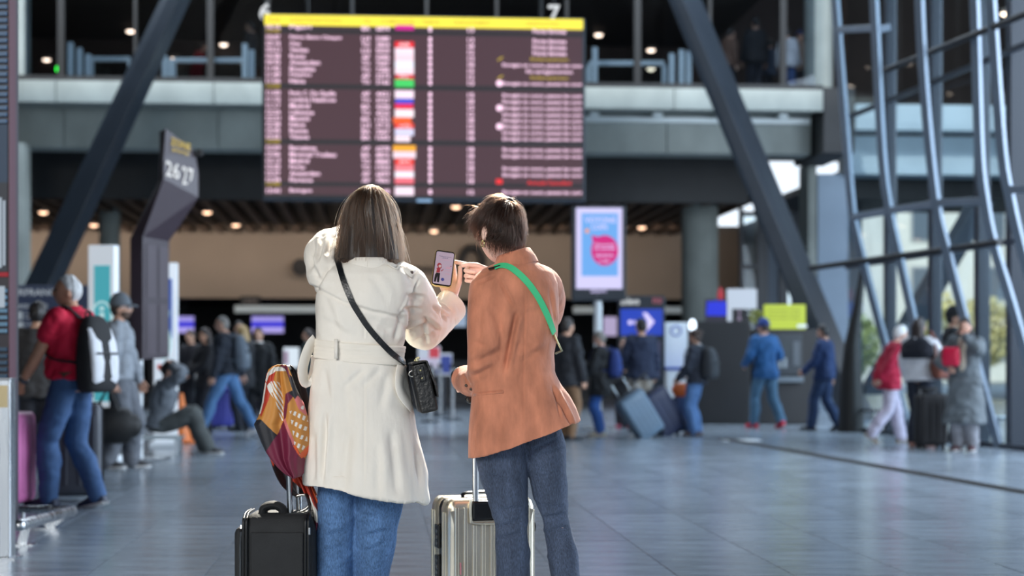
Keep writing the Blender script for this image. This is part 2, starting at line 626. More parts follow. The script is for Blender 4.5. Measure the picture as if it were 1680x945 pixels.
# upper floor room behind glass
w = MB(RH); w.box(-25, 30, 46.0, 46.3, 6.56, 12)
tag(w.build('wall_upper_back', m_brown), 'dark brown rear wall of the upper floor lounge', 'wall', kind='structure')
w = MB(RH); w.box(-25, UE, 34.4, 46, 9.6, 9.8)
upc = tag(w.build('ceiling_upper', mat('upper_ceiling', (42, 38, 38), rough=0.7, var=0.2, vscale=0.5)), 'dark ceiling over the upper floor lounge', 'ceiling', kind='structure')
win = tag(empty('window_1', RH @ Vector((-5, 34.25, 6.6))), 'wall of dark glass above the concrete balcony', 'window', kind='structure')


def at_parent(o, par):
    o.parent = par
    o.matrix_parent_inverse = Matrix.Translation(-Vector(par.location))
    return o


mull_px = [-150, 100, 222, 345, 440, 578, 700, 815, 930, 1046, 1165, 1285]
us = [hall_uv(q, 34.2)[0] for q in mull_px] + [UE - .05]
for q, u in zip(mull_px, us):
    p = MB(RH); ww = 0.065 if q in (100, 345, 1046, 1285) else 0.03
    p.box(u - ww, u + ww, 34.17, 34.36, 6.62, 11.9)
    at_parent(p.build('mullion', mat('mullion_black', (9, 10, 12), rough=.6)), win)
for a, b in zip(us[:-1], us[1:]):
    p = MB(RH); p.box(a + .05, b - .05, 34.25, 34.27, 6.64, 11.9)
    at_parent(p.build('pane', m_glass_d), win)

# black fascia, slatted ceiling, beige wall, dark rear
w = MB(RH); w.box(-25, UF, 37.9, 38.1, 4.62, 6.15)
tag(w.build('trim_1', m_black), 'black fascia under the balcony beam', 'fascia', kind='structure')
w = MB(RH); w.box(-25, UF + .6, 38.1, 57, 4.98, 5.1)
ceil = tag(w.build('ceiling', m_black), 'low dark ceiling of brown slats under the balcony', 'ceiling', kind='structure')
sl = MB(); sl.box(-0.085, 0.085, 0, 10.8, 0, 0.12)
slat0 = None
for k in range(80):
    u = -24.6 + k * 0.43
    if u > UF + .4:
        break
    if slat0 is None:
        slat0 = sl.build('slat', m_slat, ceil); o = slat0
    else:
        o = slat0.copy(); COL.objects.link(o); o.parent = ceil
    o.location = RH @ Vector((u, 38.15, 4.70)); o.rotation_euler = (0, 0, HALL)
ub = hall_uv(1216, 49)[0]
w = MB(RH); w.box(-25, ub, 49, 49.25, 2.85, 4.98)
tag(w.build('wall_back', m_beige), 'warm beige wall band above the check-in hall', 'wall', kind='structure')
w = MB(RH); w.box(-25, ub, 57, 57.3, 0, 4.98)
tag(w.build('wall_back_dark', m_void), 'dark rear wall behind the check-in desks', 'wall', kind='structure')
w = MB(RH); w.box(ub - 0.02, ub + 0.25, 45.5, 57, 0, 5.0)
tag(w.build('wall_right', mat('blue_grey_wall', (92, 106, 122), rough=0.6)), 'blue grey pier ending the beige wall on the right', 'wall', kind='structure')
w = MB(RH); w.box(-25, ub, 49.3, 57, 2.86, 3.0)
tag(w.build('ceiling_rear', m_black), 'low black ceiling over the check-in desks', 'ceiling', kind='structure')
for n_, (a, b) in enumerate(((240, 262), (385, 700), (742, 764), (940, 975), (1066, 1118))):
    ua, ub_ = hall_uv(a, 48.6)[0], hall_uv(b, 48.6)[0]
    p = MB(RH); p.box(ua, ub_, 48.5, 48.75, 2.42, 2.62)
    tag(p.build('trim_%d' % (n_ + 2), m_rail, bevel=0.02), ['short pale strip at the left end under the beige wall', 'long pale light strip under the left beige wall', 'short pale strip between the two women', 'short pale strip under the beige wall left of the pole sign', 'short pale strip left of the concrete column'][n_], 'light strip', kind='structure')

# writing and marks on the beige wall
mk_m = mat('dark_lettering', (40, 36, 34), rough=0.7)
p = MB()
rr = [P(774 + 17 * math.sin(a), 430 - 24 * math.cos(a), 48.85) for a in np.linspace(0, 2 * math.pi, 25)[:-1]]
p.tube(rr + [rr[0]], [0.11] * 25, 8, round_ends=False)
zero = tag(p.build('wall_numeral', mk_m, smooth=60), 'black numeral zero on the beige wall between the women', 'numeral')
p = MB(); q = P(493, 438, 48.35); p.cyl(q, q + (0, 0.14, 0), 0.24, n=24)
tag(p.build('wall_disc', mk_m, smooth=40), 'round black disc on the beige wall beside the raised coat sleeve', 'wall sign')
p = MB(); q = P(660, 432, 48.83); p.text('Terminal', q[0], q[0] + 1.0, q[2] - 0.28, q[2], q[1])
tag(p.build('wall_lettering', mk_m), 'dark word on the beige wall right of the coat shoulder', 'lettering')
q = P(394, 501, 48.2); p = MB(); p.box(q[0], q[0] + .56, q[1], q[1] + .1, q[2], q[2] + .26)
s_ = tag(p.build('door_sign', m_black, bevel=.01), 'small black sign board over the pale strip', 'sign')
p = MB(); p.text('1004', q[0] + .08, q[0] + .48, q[2] + .05, q[2] + .21, q[1] - .004); p.build('lettering', mat('dim_lettering', (120, 110, 104)), s_)

# ------------------------------------------------------------------ concrete columns
def round_column(name, px, Y, rpx, z0, z1, label):
    c = P(px, 590, Y); p = MB(); p.cyl((c[0], Y, z0), (c[0], Y, z1), rpx / FPX * Y, n=40)
    tag(p.build(name, m_conc_d, smooth=40), label, 'column', kind='structure')


round_column('concrete_column', 1148, 40.5, 30, 0, 4.98, 'round grey concrete column right of the pole screen')
round_column('concrete_column', 1343, 35.6, 23, 6.56, 12, 'round concrete column upstairs at the right end of the balcony')
round_column('concrete_column', 180, 42, 17, 0, 4.98, 'dim round column under the balcony on the left')
for z0, z1, lb in ((0, 5.36, 'square grey concrete pier below the balcony at the left edge'), (6.56, 12, 'square grey concrete pier upstairs at the left edge')):
    a = P(18, 590, 33.6); p = MB(RH); u0 = hall_uv(12, 34.9)[0]; u1 = hall_uv(52, 34.9)[0]
    p.box(u0, u1, 34.15 if z0 else 34.2, 34.8, z0, z1)
    tag(p.build('concrete_pier', m_conc, bevel=.01), lb, 'pier', kind='structure')

# ------------------------------------------------------------------ slanted steel columns
def slanted_column(p0, p1, w, d, label, m=None):
    """Box column from p0 (floor) to p1: w wide across the view, d deep, with welded edge strips."""
    p = MB(); p.bar(p0, p1, w, d, up=(1, 0, 0))
    o = tag(p.build('steel_column', m or m_steel_d, bevel=0.02), label, 'steel column', kind='structure')
    b = MB(); q = np.asarray(p0, float); b.box(q[0] - .5, q[0] + .5, q[1] - .45, q[1] + .45, 0.0, 0.06)
    b.build('base_plate', m_steel_d, o, bevel=.01)
    return o


def shear_column(pa, pb, pc, label, cat='steel column'):
    """Slanted box column whose outline is given by left, ridge and right edges (lists of two points, bottom then top)."""
    bot = [pa[0], pb[0], pc[0], (np.array(pa[0]) + pc[0] - pb[0])]
    top = [pa[1], pb[1], pc[1], (np.array(pa[1]) + pc[1] - pb[1])]
    p = MB(); p.loft([bot, top])
    return tag(p.build('steel_column', m_steel_d, bevel=0.015), label, cat, kind='structure')


# left: front face between the two outlines, right side face narrow; the ridge runs between them
def col_pts(px0, py0, px1, py1, Y):
    """Extend the pixel line (two points) down to the floor and up out of view at depth Y."""
    pyf = HOR + FPX * CAMZ / Y
    t = (pyf - py0) / (py1 - py0)
    xf = px0 + (px1 - px0) * t
    t2 = (-480 - py0) / (py1 - py0)
    xt = px0 + (px1 - px0) * t2
    return P(xf, pyf, Y), P(xt, -480, Y)


shear_column(col_pts(262, 0, 38, 470, 31.0), col_pts(293, 0, 78, 470, 30.9), col_pts(313, 0, 100, 470, 31.4),
             'dark slanted steel column leaning right up past the left balcony')
shear_column(col_pts(1096, 0, 1326, 560, 31.0), col_pts(1121, 0, 1357, 560, 30.9), col_pts(1152, 0, 1384, 560, 31.7),
             'dark slanted steel column leaning left beside the display board')
shear_column((P(1404, 648, 29), P(1590, 322, 29)), (P(1420, 648, 28.9), P(1604, 328, 28.9)), (P(1452, 648, 29.3), P(1632, 334, 29.3)),
             'grey steel brace sloping behind the glazed frames')
# dark tapering foot beside the right column
p = MB(); p.tube([P(1418, 425, 26), P(1408, 500, 26), P(1398, 565, 26), P(1396, 640, 26), (P(1396, 600, 26)[0], 26, 0.0)], [.04, .07, .12, .18, .20], 12, round_ends=False)
tag(p.build('steel_foot', mat('mullion_black', (9, 10, 12)), smooth=60), 'black tapering steel foot beside the slanted column', 'steel foot', kind='structure')

# ------------------------------------------------------------------ glazed wall on the right: bent frames, transoms, outer mullions, panes
glz = tag(empty('window_2', (5.2, 22, 0)), 'tall glazed wall of bent blue grey steel frames', 'window', kind='structure')
FR = [(24.2, [(1366, -60), (1375, 60), (1386, 200), (1397, 335), (1408, 395), (1440, 520), (1492, 712)]),
      (22.7, [(1431, -60), (1437, 60), (1447, 250), (1458, 340), (1472, 405), (1503, 545), (1545, 725)]),
      (21.3, [(1507, -60), (1511, 60), (1521, 200), (1536, 335), (1552, 405), (1587, 540), (1640, 738)]),
      (20.4, [(1597, -60), (1601, 60), (1607, 250), (1616, 330), (1630, 400), (1660, 500), (1730, 745)]),
      (19.6, [(1622, -60), (1630, 60), (1644, 250), (1658, 330), (1674, 400), (1706, 520), (1760, 750)])]
fr_lines = []
for Y, pts in FR:
    q = smooth_path([P(x, y, Y) for x, y in pts], 4)
    fr_lines.append(q)
    p = MB(); p.tube(q, [(0.068, 0.10)] * len(q), 4, up=(1, 0, 0.0001), round_ends=False)
    v = p.verts()
    at_parent(p.build('frame', m_steel_l, bevel=0.012), glz)
for (i, j, y0, y1) in ((0, 1, 357, 346), (1, 2, 346, 334), (2, 3, 333, 330), (4, 4, 311, 311), (0, 1, 49, 46), (1, 2, 50, 44)):
    Ya, Yb = FR[i][0], FR[j][0]
    xa = 1398 if i == 0 else 1458 if i == 1 else 1537 if i == 2 else 1656
    xb = 1458 if i == 0 else 1537 if i == 1 else 1614 if i == 2 else 1760
    if y0 < 100:
        xa, xb = (1374, 1437) if i == 0 else (1437, 1460)
        Yb = Ya if i else Yb
    if i == 4:
        Yb = 18.2
    p = MB(); p.bar(P(xa, y0, Ya), P(xb, y1, Yb), 0.09, 0.08)
    at_parent(p.build('transom', m_steel_l, bevel=0.01), glz)
for (a, b) in ((P(1330, 440, 25.2), P(1640, 397, 20.2)), (P(1440, 121, 23.4), P(1690, 20, 18.6))):
    p = MB(); p.tube([a, b], 0.042, 10, round_ends=False)
    at_parent(p.build('tie_rod', m_black, smooth=60), glz)
mul = [(1460, 25.2, .075), (1534, 23.8, .075), (1611, 22.5, .08), (1668, 21.3, .11)]
for px, Y, ww in mul:
    c = P(px, 590, Y); p = MB(); p.box(c[0] - ww, c[0] + ww, Y - .11, Y + .11, 0, 11)
    at_parent(p.build('outer_mullion', m_mull, bevel=.01), glz)
for (px, Y, ww), (px2, Y2, w2) in zip([(1390, 26.8, .05)] + mul[:-1], mul):
    a, b = P(px, 590, Y), P(px2, 590, Y2)
    p = MB()
    p.loft([[(a[0], a[1], z), (b[0], b[1], z), (b[0] + .01, b[1] + .02, z), (a[0] + .01, a[1] + .02, z)] for z in (0.02, 10.9)])
    at_parent(p.build('pane', m_glass), glz)
a, b = P(1390, 590, 26.8), P(1700, 590, 20.3)
for z in (0.03, 2.55, 4.9):
    p = MB(); p.bar((a[0], a[1], z), (b[0], b[1], z), 0.06, 0.08)
    at_parent(p.build('sill_bar', m_mull), glz)
# low steel bumper rail in front of the glazing
bump = tag(empty('bumper_rail', (*ground(1500, 706), 0)), 'low steel bumper rail along the foot of the glazing', 'rail')
p = MB(); p.tube([P(1400, 672, 26), P(1720, 690, 23)], .03, 10)
at_parent(p.build('rail', m_inox, smooth=60), bump)
for px, Y in ((1440, 25.6), (1540, 24.7), (1640, 23.8)):
    c = P(px, 600, Y); zz = P(px, 672 + 18 * (px - 1400) / 320, Y)[2]
    p = MB(); p.cyl((c[0], Y, 0), (c[0], Y, zz), .025, n=10); at_parent(p.build('post', m_inox, smooth=60), bump)

# rear glazing under the balcony on the right
rg = tag(empty('window_3', RH @ Vector((8, 45.6, 0))), 'rear glass wall under the balcony on the right', 'window', kind='structure')
edges = [1216, 1250, 1284, 1306, 1328, 1392]
for k, px in enumerate(edges):
    u = hall_uv(px, 45.6)[0]
    ww = {1216: .05, 1250: .16, 1284: .12, 1328: .2, 1392: .35}.get(px, .11)
    p = MB(RH); p.box(u - ww, u + ww, 45.5, 45.75, 0, 5.2)
    at_parent(p.build('mullion', mat('pale_mullion', (126, 146, 164), rough=0.5) if px in (1392,) else m_mull, bevel=.01), rg)
uu = [hall_uv(px, 45.6)[0] for px in edges]
for a, b in zip(uu[:-1], uu[1:]):
    p = MB(RH); p.box(a + .06, b - .06, 45.6, 45.62, 0.02, 5.1); at_parent(p.build('pane', m_glass), rg)
for z in (2.2, 3.62, 5.05):
    p = MB(RH); p.box(uu[0], uu[-1], 45.52, 45.72, z - .06, z + .06); at_parent(p.build('transom', m_mull), rg)
# white and grey pier at the right end of the desks, inside
p = MB(RH); a, b = hall_uv(1342, 37.0)[0], hall_uv(1392, 37.0)[0]; p.box(a, b, 37, 37.5, 0, 5.2)
tag(p.build('grey_pier', mat('pale_pier', (132, 150, 168), rough=0.6, var=.08, vscale=1)), 'pale blue grey pier under the right end of the balcony', 'pier', kind='structure')
p = MB(RH); a, b = hall_uv(1326, 36.4)[0], hall_uv(1340, 36.4)[0]; p.box(a, b, 36.4, 37.2, 0, 5.36)
tag(p.build('concrete_pier', m_conc_d, bevel=.01), 'narrow concrete pier beside the pale pier at the balcony end', 'pier', kind='structure')

# ------------------------------------------------------------------ outdoors
p = MB(); p.add([(-40, 62, -.05), (90, 62, -.05), (90, 150, -.05), (-40, 150, -.05)], [(0, 1, 2, 3)]); p.add([(9, 8, -.05), (90, 8, -.05), (90, 62, -.05), (9, 62, -.05)], [(0, 1, 2, 3)])
tag(p.build('ground_outside', mat('forecourt', (168, 170, 168), rough=0.9, var=.1, vscale=.3)), 'pale forecourt outside the glass', 'ground', kind='structure')
bl = empty('stone_building', (22, 84, 0), 0, 'pale stone building seen through the glazing', 'building')
mst = mat('pale_stone', (222, 220, 208), rough=.9, var=.1, vscale=.5)
p = MB(); p.box(-3.5, 22, 0, 10, 0, 9.6); p.build('wall', mst, bl)
p = MB(); p.box(-3.8, 22.3, -.3, 10.2, 9.6, 10.1); p.build('cornice', mst, bl)
wv = MB(); wv.box(0, 1.3, -.05, .1, 0, 1.7)
for i in range(7):
    for z in (1.0, 4.0, 6.9):
        p = MB(); p.box(-2.4 + i * 3.3, -1.0 + i * 3.3, -.06, .2, z, z + 1.7); f = p.build('window', mat('far_window_frame', (170, 172, 170)), bl, bevel=.02)
        p = MB(); p.box(-2.28 + i * 3.3, -1.12 + i * 3.3, -.075, -.06, z + .1, z + 1.6); p.build('pane', mat('far_window_pane', (96, 108, 118), rough=.15), f)


def tree(x, y, h, r, rgb, label):
    t = empty('tree', (x, y, -.05), 0, label, 'tree', 'trees outside the glazing')
    p = MB(); p.tube([(0, 0, 0), (.05, 0, h * .3), (0, .1, h * .6)], [.16, .12, .07], 8); p.build('trunk', mat('bark', (84, 72, 60), rough=.9), t, smooth=60)
    r_ = np.random.default_rng(int(x * 10)); vs_, fs_ = [], []
    for k in range(1400):
        d = unit(r_.normal(size=3)) * r * r_.uniform(.35, 1) ** .5
        c = np.array((d[0], d[1], h * .66 + d[2] * 1.25)); a = unit(r_.normal(size=3)) * .16; b = unit(r_.normal(size=3)) * .1
        vs_ += [c - a, c + b, c + a, c - b]; fs_.append((4 * k, 4 * k + 1, 4 * k + 2, 4 * k + 3))
    p = MB(); p.add(vs_, fs_); tag(p.build('foliage', mat('leaf_%d_%d_%d' % rgb, rgb, rough=.7, var=.3, vscale=3), t), kind='stuff')


tree(18.5, 74, 3.4, 1.5, (222, 210, 140), 'yellowing tree outside behind the white haired lady')
tree(21.0, 76, 3.6, 1.3, (216, 206, 150), 'autumn tree outside behind the person in the grey coat')
tree(24.2, 78, 3.2, 1.3, (200, 202, 156), 'greenish tree outside at the right edge of the glazing')
tree(15.6, 78, 2.8, 1.2, (150, 166, 110), 'small green tree far outside the rear glass')

# ------------------------------------------------------------------ downlights
def downlight(c, label, group, cei=None):
    t = empty('ceiling_downlight', c, 0, label, 'downlight', group)
    p = MB(); p.cyl((0, 0, 0), (0, 0, .09), .135, .135, 20)
    p.build('housing', m_ring, t, smooth=50)
    p = MB(); p.sphere((0, 0, -.005), (.105, .105, .05), 14, 8); p.build('lens', m_lamp_up if 'upper' in group else m_lamp, t, smooth=180)


for px, py, lb in ((340, 348, 'left downlight of the front pair under the slats'), (387, 369, 'downlight in the slats left of the trench coat'),
                   (426, 386, 'faint downlight at the rear edge of the left slats'), (154, 369, 'downlight in the slats behind the left steel column'),
                   (71, 348, 'downlight in the slats at the far left edge'), (748, 339, 'downlight in the slats above the phone'),
                   (712, 379, 'downlight in the slats just above the phone hand'), (1053, 373, 'downlight in the slats right of the pole screen')):
    Y = (4.66 - CAMZ) * FPX / (HOR - py)
    c = P(px, py, Y)
    downlight(c + (0, 0, 0.0), lb, 'downlights in the slatted ceiling')
for px, py, lb in ((214, 51, 'upstairs downlight left of the slanted column, upper one'), (77, 98, 'upstairs downlight above the green lamp'),
                   (367, 73, 'upstairs downlight left of the board, upper one'), (287, 96, 'upstairs downlight right of the left column'),
                   (407, 108, 'upstairs downlight next to the rail posts left of the board'), (982, 57, 'upstairs downlight right of the board'),
                   (1068, 82, 'upstairs downlight by the right column, upper of two'), (1068, 113, 'upstairs downlight by the right column, lower of two'),
                   (1650, 22, 'downlight seen through the glazing at top right')):
    zc = 9.56
    Y = (zc - CAMZ) * FPX / (HOR - py)
    if Y > 45.7:
        Y = 45.2
    if px > 1400:
        Y = 37
    downlight(P(px, py, Y), lb, 'downlights of the upper floor')
c = P(97, 113, 36); xl = empty('exit_lamp', (c[0], 36, 6.56), 0, 'small green exit lamp upstairs on the left', 'lamp')
p = MB(); p.sphere((0, 0, c[2] - 6.56), (.075, .05, .075), 12, 8); p.build('bulb', mat('green_lamp', (40, 255, 60), emit=6), xl, smooth=180)
p = MB(); p.cyl((0, .03, 0), (0, .03, c[2] - 6.56), .02, n=8); p.build('stand', m_black, xl)
up_deck = 6.56
# pendant rods are not seen: the low lamps upstairs sit on the rear wall

# ------------------------------------------------------------------ railing posts and rails on the upper floor
gid = 'pale railing posts upstairs'
for px, top, lb in ((116, 70, 'tallest pale post upstairs at far left'), (131, 79, 'second pale post upstairs at far left'), (145, 89, 'pale post upstairs where the left rail starts'),
                    (271, 92, 'pale post upstairs right of the left column, first of two'), (281, 97, 'pale post upstairs right of the left column, second of two'),
                    (402, 72, 'tall pale post upstairs left of the board'), (413, 82, 'shorter pale post upstairs next to the board'),
                    (976, 78, 'tall pale post upstairs right of the board'), (1102, 88, 'pale post upstairs left of the right column, first of three'), (1118, 82, 'pale post upstairs left of the right column, middle of three'),
                    (1130, 84, 'pale post upstairs left of the right column, last of three'), (1282, 82, 'bright pale post upstairs near the round column')):
    c = P(px, 590, 35.2); z1 = P(px, top, 35.2)[2]
    p = MB(); p.box(c[0] - .055, c[0] + .055, 35.14, 35.26, 6.56, z1)
    o = tag(p.build('railing_post', m_rail, bevel=.015), lb, 'post', gid)
for a, b, py, lb in ((150, 214, 93, 'pale handrail upstairs left of the slanted column'), (285, 402, 95, 'pale handrail upstairs left of the display board'), (966, 1090, 100, 'pale handrail upstairs right of the display board')):
    A, B = P(a, py, 36), P(b, py, 36)
    t = empty('handrail', (A + B) / 2 * (1, 1, 0) + (0, 0, 6.56), 0, lb, 'handrail', 'handrails upstairs')
    hx = (B[0] - A[0]) / 2; hz = A[2] - 6.56
    p = MB(); p.box(-hx, hx, -.04, .04, hz - .1, hz); p.build('rail', m_rail, t, bevel=.015)
    for s_ in (-1, 1):
        p = MB(); p.box(s_ * hx - .05, s_ * hx + .05, -.04, .04, 0, hz - .1); p.build('post', m_rail, t)
    p = MB(); p.box(-hx + .06, hx - .06, -.008, .008, .08, hz - .14); p.build('glass_panel', glass_mat('rail_glass', (.7, .78, .78)), t)
# ------------------------------------------------------------------ people: skeleton, skin, clothes


def ik(a, t, l1, l2, pole):
    a, t = np.asarray(a, float), np.asarray(t, float)
    d = t - a
    L = min(np.linalg.norm(d), 0.998 * (l1 + l2))
    u = unit(d)
    x = (l1 * l1 - l2 * l2 + L * L) / (2 * L)
    h = math.sqrt(max(l1 * l1 - x * x, 0))
    pl = np.asarray(pole, float)
    pl = unit(pl - u * np.dot(pl, u))
    return a + u * x + pl * h, a + u * L


def ring(c, rx, ry, n=28, e=2.4, yf=1.0):
    out = []
    for a in np.linspace(0, 2 * math.pi, n, endpoint=False):
        ca, sa = math.cos(a), math.sin(a)
        out.append((c[0] + rx * abs(ca) ** (2 / e) * np.sign(ca), c[1] + ry * abs(sa) ** (2 / e) * np.sign(sa) * (yf if sa > 0 else 1), c[2]))
    return np.array(out)


def rot_xyz(rx, ry, rz):
    return np.array(Matrix.Rotation(rz, 3, 'Z') @ Matrix.Rotation(ry, 3, 'Y') @ Matrix.Rotation(rx, 3, 'X'))


def head_shape(d, q, lift=0.0):
    """Skull radius vector q for direction d: jaw, brow, sockets, nose, mouth, chin (face looks along +Y)."""
    x, y, z = d
    q = q.copy()
    if z < 0:
        t = (-z) ** 1.3
        q[0] *= 1 - 0.30 * t
        if y < 0:
            q[1] *= 1 - 0.38 * t
        else:
            q[1] *= 1 - 0.06 * t
    def g(c, w):
        dd = np.array(d) - unit(c)
        return math.exp(-(dd @ dd) / (w * w))
    r = 0.024 * g((0, 1, -.17), .15) + 0.013 * g((0, 1, .0), .13) + .005 * g((0, .95, .22), .35)
    r -= 0.009 * (g((.36, .9, .05), .17) + g((-.36, .9, .05), .17))
    r += .005 * g((0, 1, -.46), .14) + .009 * g((0, .85, -.78), .22) + .004 * (g((.55, .8, -.2), .25) + g((-.55, .8, -.2), .25))
    q += np.array(d) * r
    return q


HEAD_R = np.array((.075, .097, .119))


def head_mesh(mb, c, R, s=1.0, nu=36, nv=26):
    def fn(d, q):
        return R @ head_shape(d, q) * s
    mb.sphere(c, HEAD_R, nu, nv, fn)
    for sx in (-1, 1):
        e = np.array(c) + R @ np.array((sx * .077, -.008, -.012)) * s
        mb.sphere(e, .03 * s, 10, 8, lambda d, q: R @ np.array((q[0] * .32, q[1] * .62, q[2] * 1.05)))


def hair_cap(mb, c, R, s=1.0, thick=0.12, hairline=0.25, low=-0.72, seed=1, bald=0.0, nu=40, nv=28):
    def fn(d, q):
        x, y, z = d
        f = y - 0.85 * z - hairline + 0.10 * abs(x)
        face = sm(-0.12, 0.06, f)
        lowc = sm(low + .12, low - .12, z)
        top = sm(.75, .95, z) * bald
        k = max(face, lowc, top)
        r = (1 + thick * (1 + .25 * math.sin(9 * math.atan2(x, y) + seed) * .5)) * (1 - k) + .92 * k
        return R @ (head_shape(d, q) * (r + .012 * math.sin(17 * x + 11 * z + seed) * (1 - k))) * s
    mb.sphere(c, HEAD_R, nu, nv, fn)


def beard_cap(mb, c, R, s=1.0):
    def fn(d, q):
        x, y, z = d
        k = sm(-.22, -.34, z) * sm(.0, .25, y) * sm(-.99, -.9, z)
        return R @ (head_shape(d, q) * (.93 + .15 * k)) * s
    mb.sphere(c, HEAD_R, 36, 26, fn)


def make_hand(mb, wrist, d, n, side, curls, s=1.0, thumb=(0.35, 0.25, 0.2), spread=1.0, thumb_out=0.75):
    """Palm, four fingers and thumb. d: towards the fingers, n: direction the palm faces, side +1 right / -1 left.
    curls: four (c1, c2, c3) bends in radians, index first."""
    d = unit(d); n = np.asarray(n, float); n = unit(n - d * np.dot(n, d))
    t = np.cross(d, n) * side
    w = np.asarray(wrist, float)
    rings = []
    for u, hw, ht in ((-.03, .025, .019), (0, .026, .018), (.03, .034, .018), (.065, .040, .016), (.09, .040, .0135), (.1, .036, .010)):
        rings.append([w + d * u * s + t * hw * s * math.cos(a) * (abs(math.cos(a)) ** -.25 if abs(math.cos(a)) > 1e-6 else 1) + n * ht * s * math.sin(a) for a in np.linspace(0, 2 * math.pi, 16, endpoint=False)])
    mb.loft(rings)
    for k, (off, ln, r) in enumerate(((.030, .072, .0088), (.0105, .080, .0090), (-.0095, .074, .0085), (-.0285, .058, .0075))):
        p = w + d * .086 * s + t * off * s
        c1, c2, c3 = curls[k]
        fan = (off / .03) * .10 * spread
        pts, rad, ang = [p - d * .02 * s, p], [r * s, r * s], 0
        for seg, c in ((.47, c1), (.30, c2), (.23, c3)):
            ang += c
            dirv = unit((d * math.cos(ang) + n * math.sin(ang)) + t * fan * math.cos(ang))
            p = p + dirv * ln * seg * s
            pts.append(p); rad.append(r * s * (1.0 if seg == .47 else .93 if seg == .30 else .78))
        mb.tube(pts, rad, 10, up=n)
    p = w + d * .022 * s + t * .022 * s
    pts, rad = [p - t * .008 * s, p], [.013 * s, .014 * s]
    ang = 0.0
    base = unit(d * (1 - thumb_out * .55) + t * thumb_out + n * .30)
    for seg, c, r in ((.040, thumb[0], .0118), (.032, thumb[1], .0102), (.026, thumb[2], .0085)):
        ang += c
        dirv = unit(base * math.cos(ang) + unit(d * .9 - t * .25 + n * .15) * math.sin(ang))
        p = p + dirv * seg * s
        pts.append(p); rad.append(r * s)
    mb.tube(pts, rad, 10, up=n)


RELAX = [(.25, .35, .2), (.32, .4, .25), (.38, .45, .25), (.42, .5, .3)]
GRIP = [(1.0, 1.2, .7), (1.05, 1.25, .7), (1.1, 1.25, .7), (1.15, 1.25, .7)]


class Pose:
    def __init__(s, H=1.7, lean=0, hip=(0, 0, 0), lh=(-.26, .08, .82), rh=(.26, .08, .82), le=(-.5, -1, 0), re=(.5, -1, 0), lf=(-.09, 0, .085), rf=(.09, 0, .085),
                 lk=(0, 1, .1), rk=(0, 1, .1), lheel=0, rheel=0, hyaw=0, hpitch=0, hoff=(0, 0, 0), sw=.17, hipw=.088, lcurl=RELAX, rcurl=RELAX, twist=0, lfy=8, rfy=-8, belly=0.0):
        s.H = H; s.k = H / 1.70
        s.lean = math.radians(lean); s.hip = np.array(hip, float); s.sw = sw; s.hipw = hipw; s.twist = math.radians(twist)
        s.belly = belly
        s.sh = {-1: s.T((-sw, -.005, 1.385)), 1: s.T((sw, -.005, 1.385))}
        s.arm = {}
        for sd, h, e in ((-1, lh, le), (1, rh, re)):
            s.arm[sd] = ik(s.sh[sd], h, .285, .255, e)
        s.hj = {sd: np.array((sd * hipw, 0, .90)) + s.hip for sd in (-1, 1)}
        s.leg = {}
        for sd, f, kn in ((-1, lf, lk), (1, rf, rk)):
            s.leg[sd] = ik(s.hj[sd], f, .43, .41, kn)
        s.heel = {-1: math.radians(lheel), 1: math.radians(rheel)}
        s.fy = {-1: math.radians(lfy), 1: math.radians(rfy)}
        s.curl = {-1: lcurl, 1: rcurl}
        neck = s.T((0, -.015, 1.46))
        s.HR = rot_xyz(math.radians(hpitch), 0, math.radians(hyaw)) 
        s.hc = s.T((0, .012, 1.583)) + np.array(hoff)
        s.neck = neck

    def T(s, p):
        p = np.atleast_2d(np.asarray(p, float)).copy()
        w = sm(.84, 1.06, p[:, 2])
        a = -s.lean * w
        z = p[:, 2] - .93; y = p[:, 1].copy(); x = p[:, 0].copy()
        tw = s.twist * sm(.95, 1.25, p[:, 2])
        x2 = x * np.cos(tw) - y * np.sin(tw); y2 = x * np.sin(tw) + y * np.cos(tw)
        p[:, 0] = x2
        p[:, 1] = y2 * np.cos(a) - z * np.sin(a)
        p[:, 2] = .93 + y2 * np.sin(a) + z * np.cos(a)
        p += s.hip
        return p if len(p) > 1 else p[0]


TORSO = [(.83, .085, .085, 0), (.88, .146, .100, -.005), (.93, .160, .108, -.01), (1.0, .150, .102, -.004), (1.08, .136, .096, .0), (1.18, .148, .106, .0), (1.28, .165, .112, .0), (1.35, .170, .105, -.008), (1.40, .140, .085, -.012), (1.44, .085, .068, -.015), (1.475, .058, .058, -.01)]


def torso_rings(P_, z0, z1, grow, belly=0.0):
    out = []
    zs = [z0] + [t[0] for t in TORSO if z0 < t[0] < z1] + [z1]
    A = np.array(TORSO)
    for z in zs:
        rx, ry, cy = (np.interp(z, A[:, 0], A[:, i]) for i in (1, 2, 3))
        if z < .93 and grow > 0:
            rx, ry, cy = max(rx, .182), max(ry, .124), -.01
        rx *= (P_.sw / .17) ** .8 if z > 1.15 else 1.0
        b = belly * math.exp(-((z - 1.05) / .13) ** 2)
        out.append(P_.T(ring((0, cy + b * .5, z), rx + grow, ry + grow + b)))
    return out


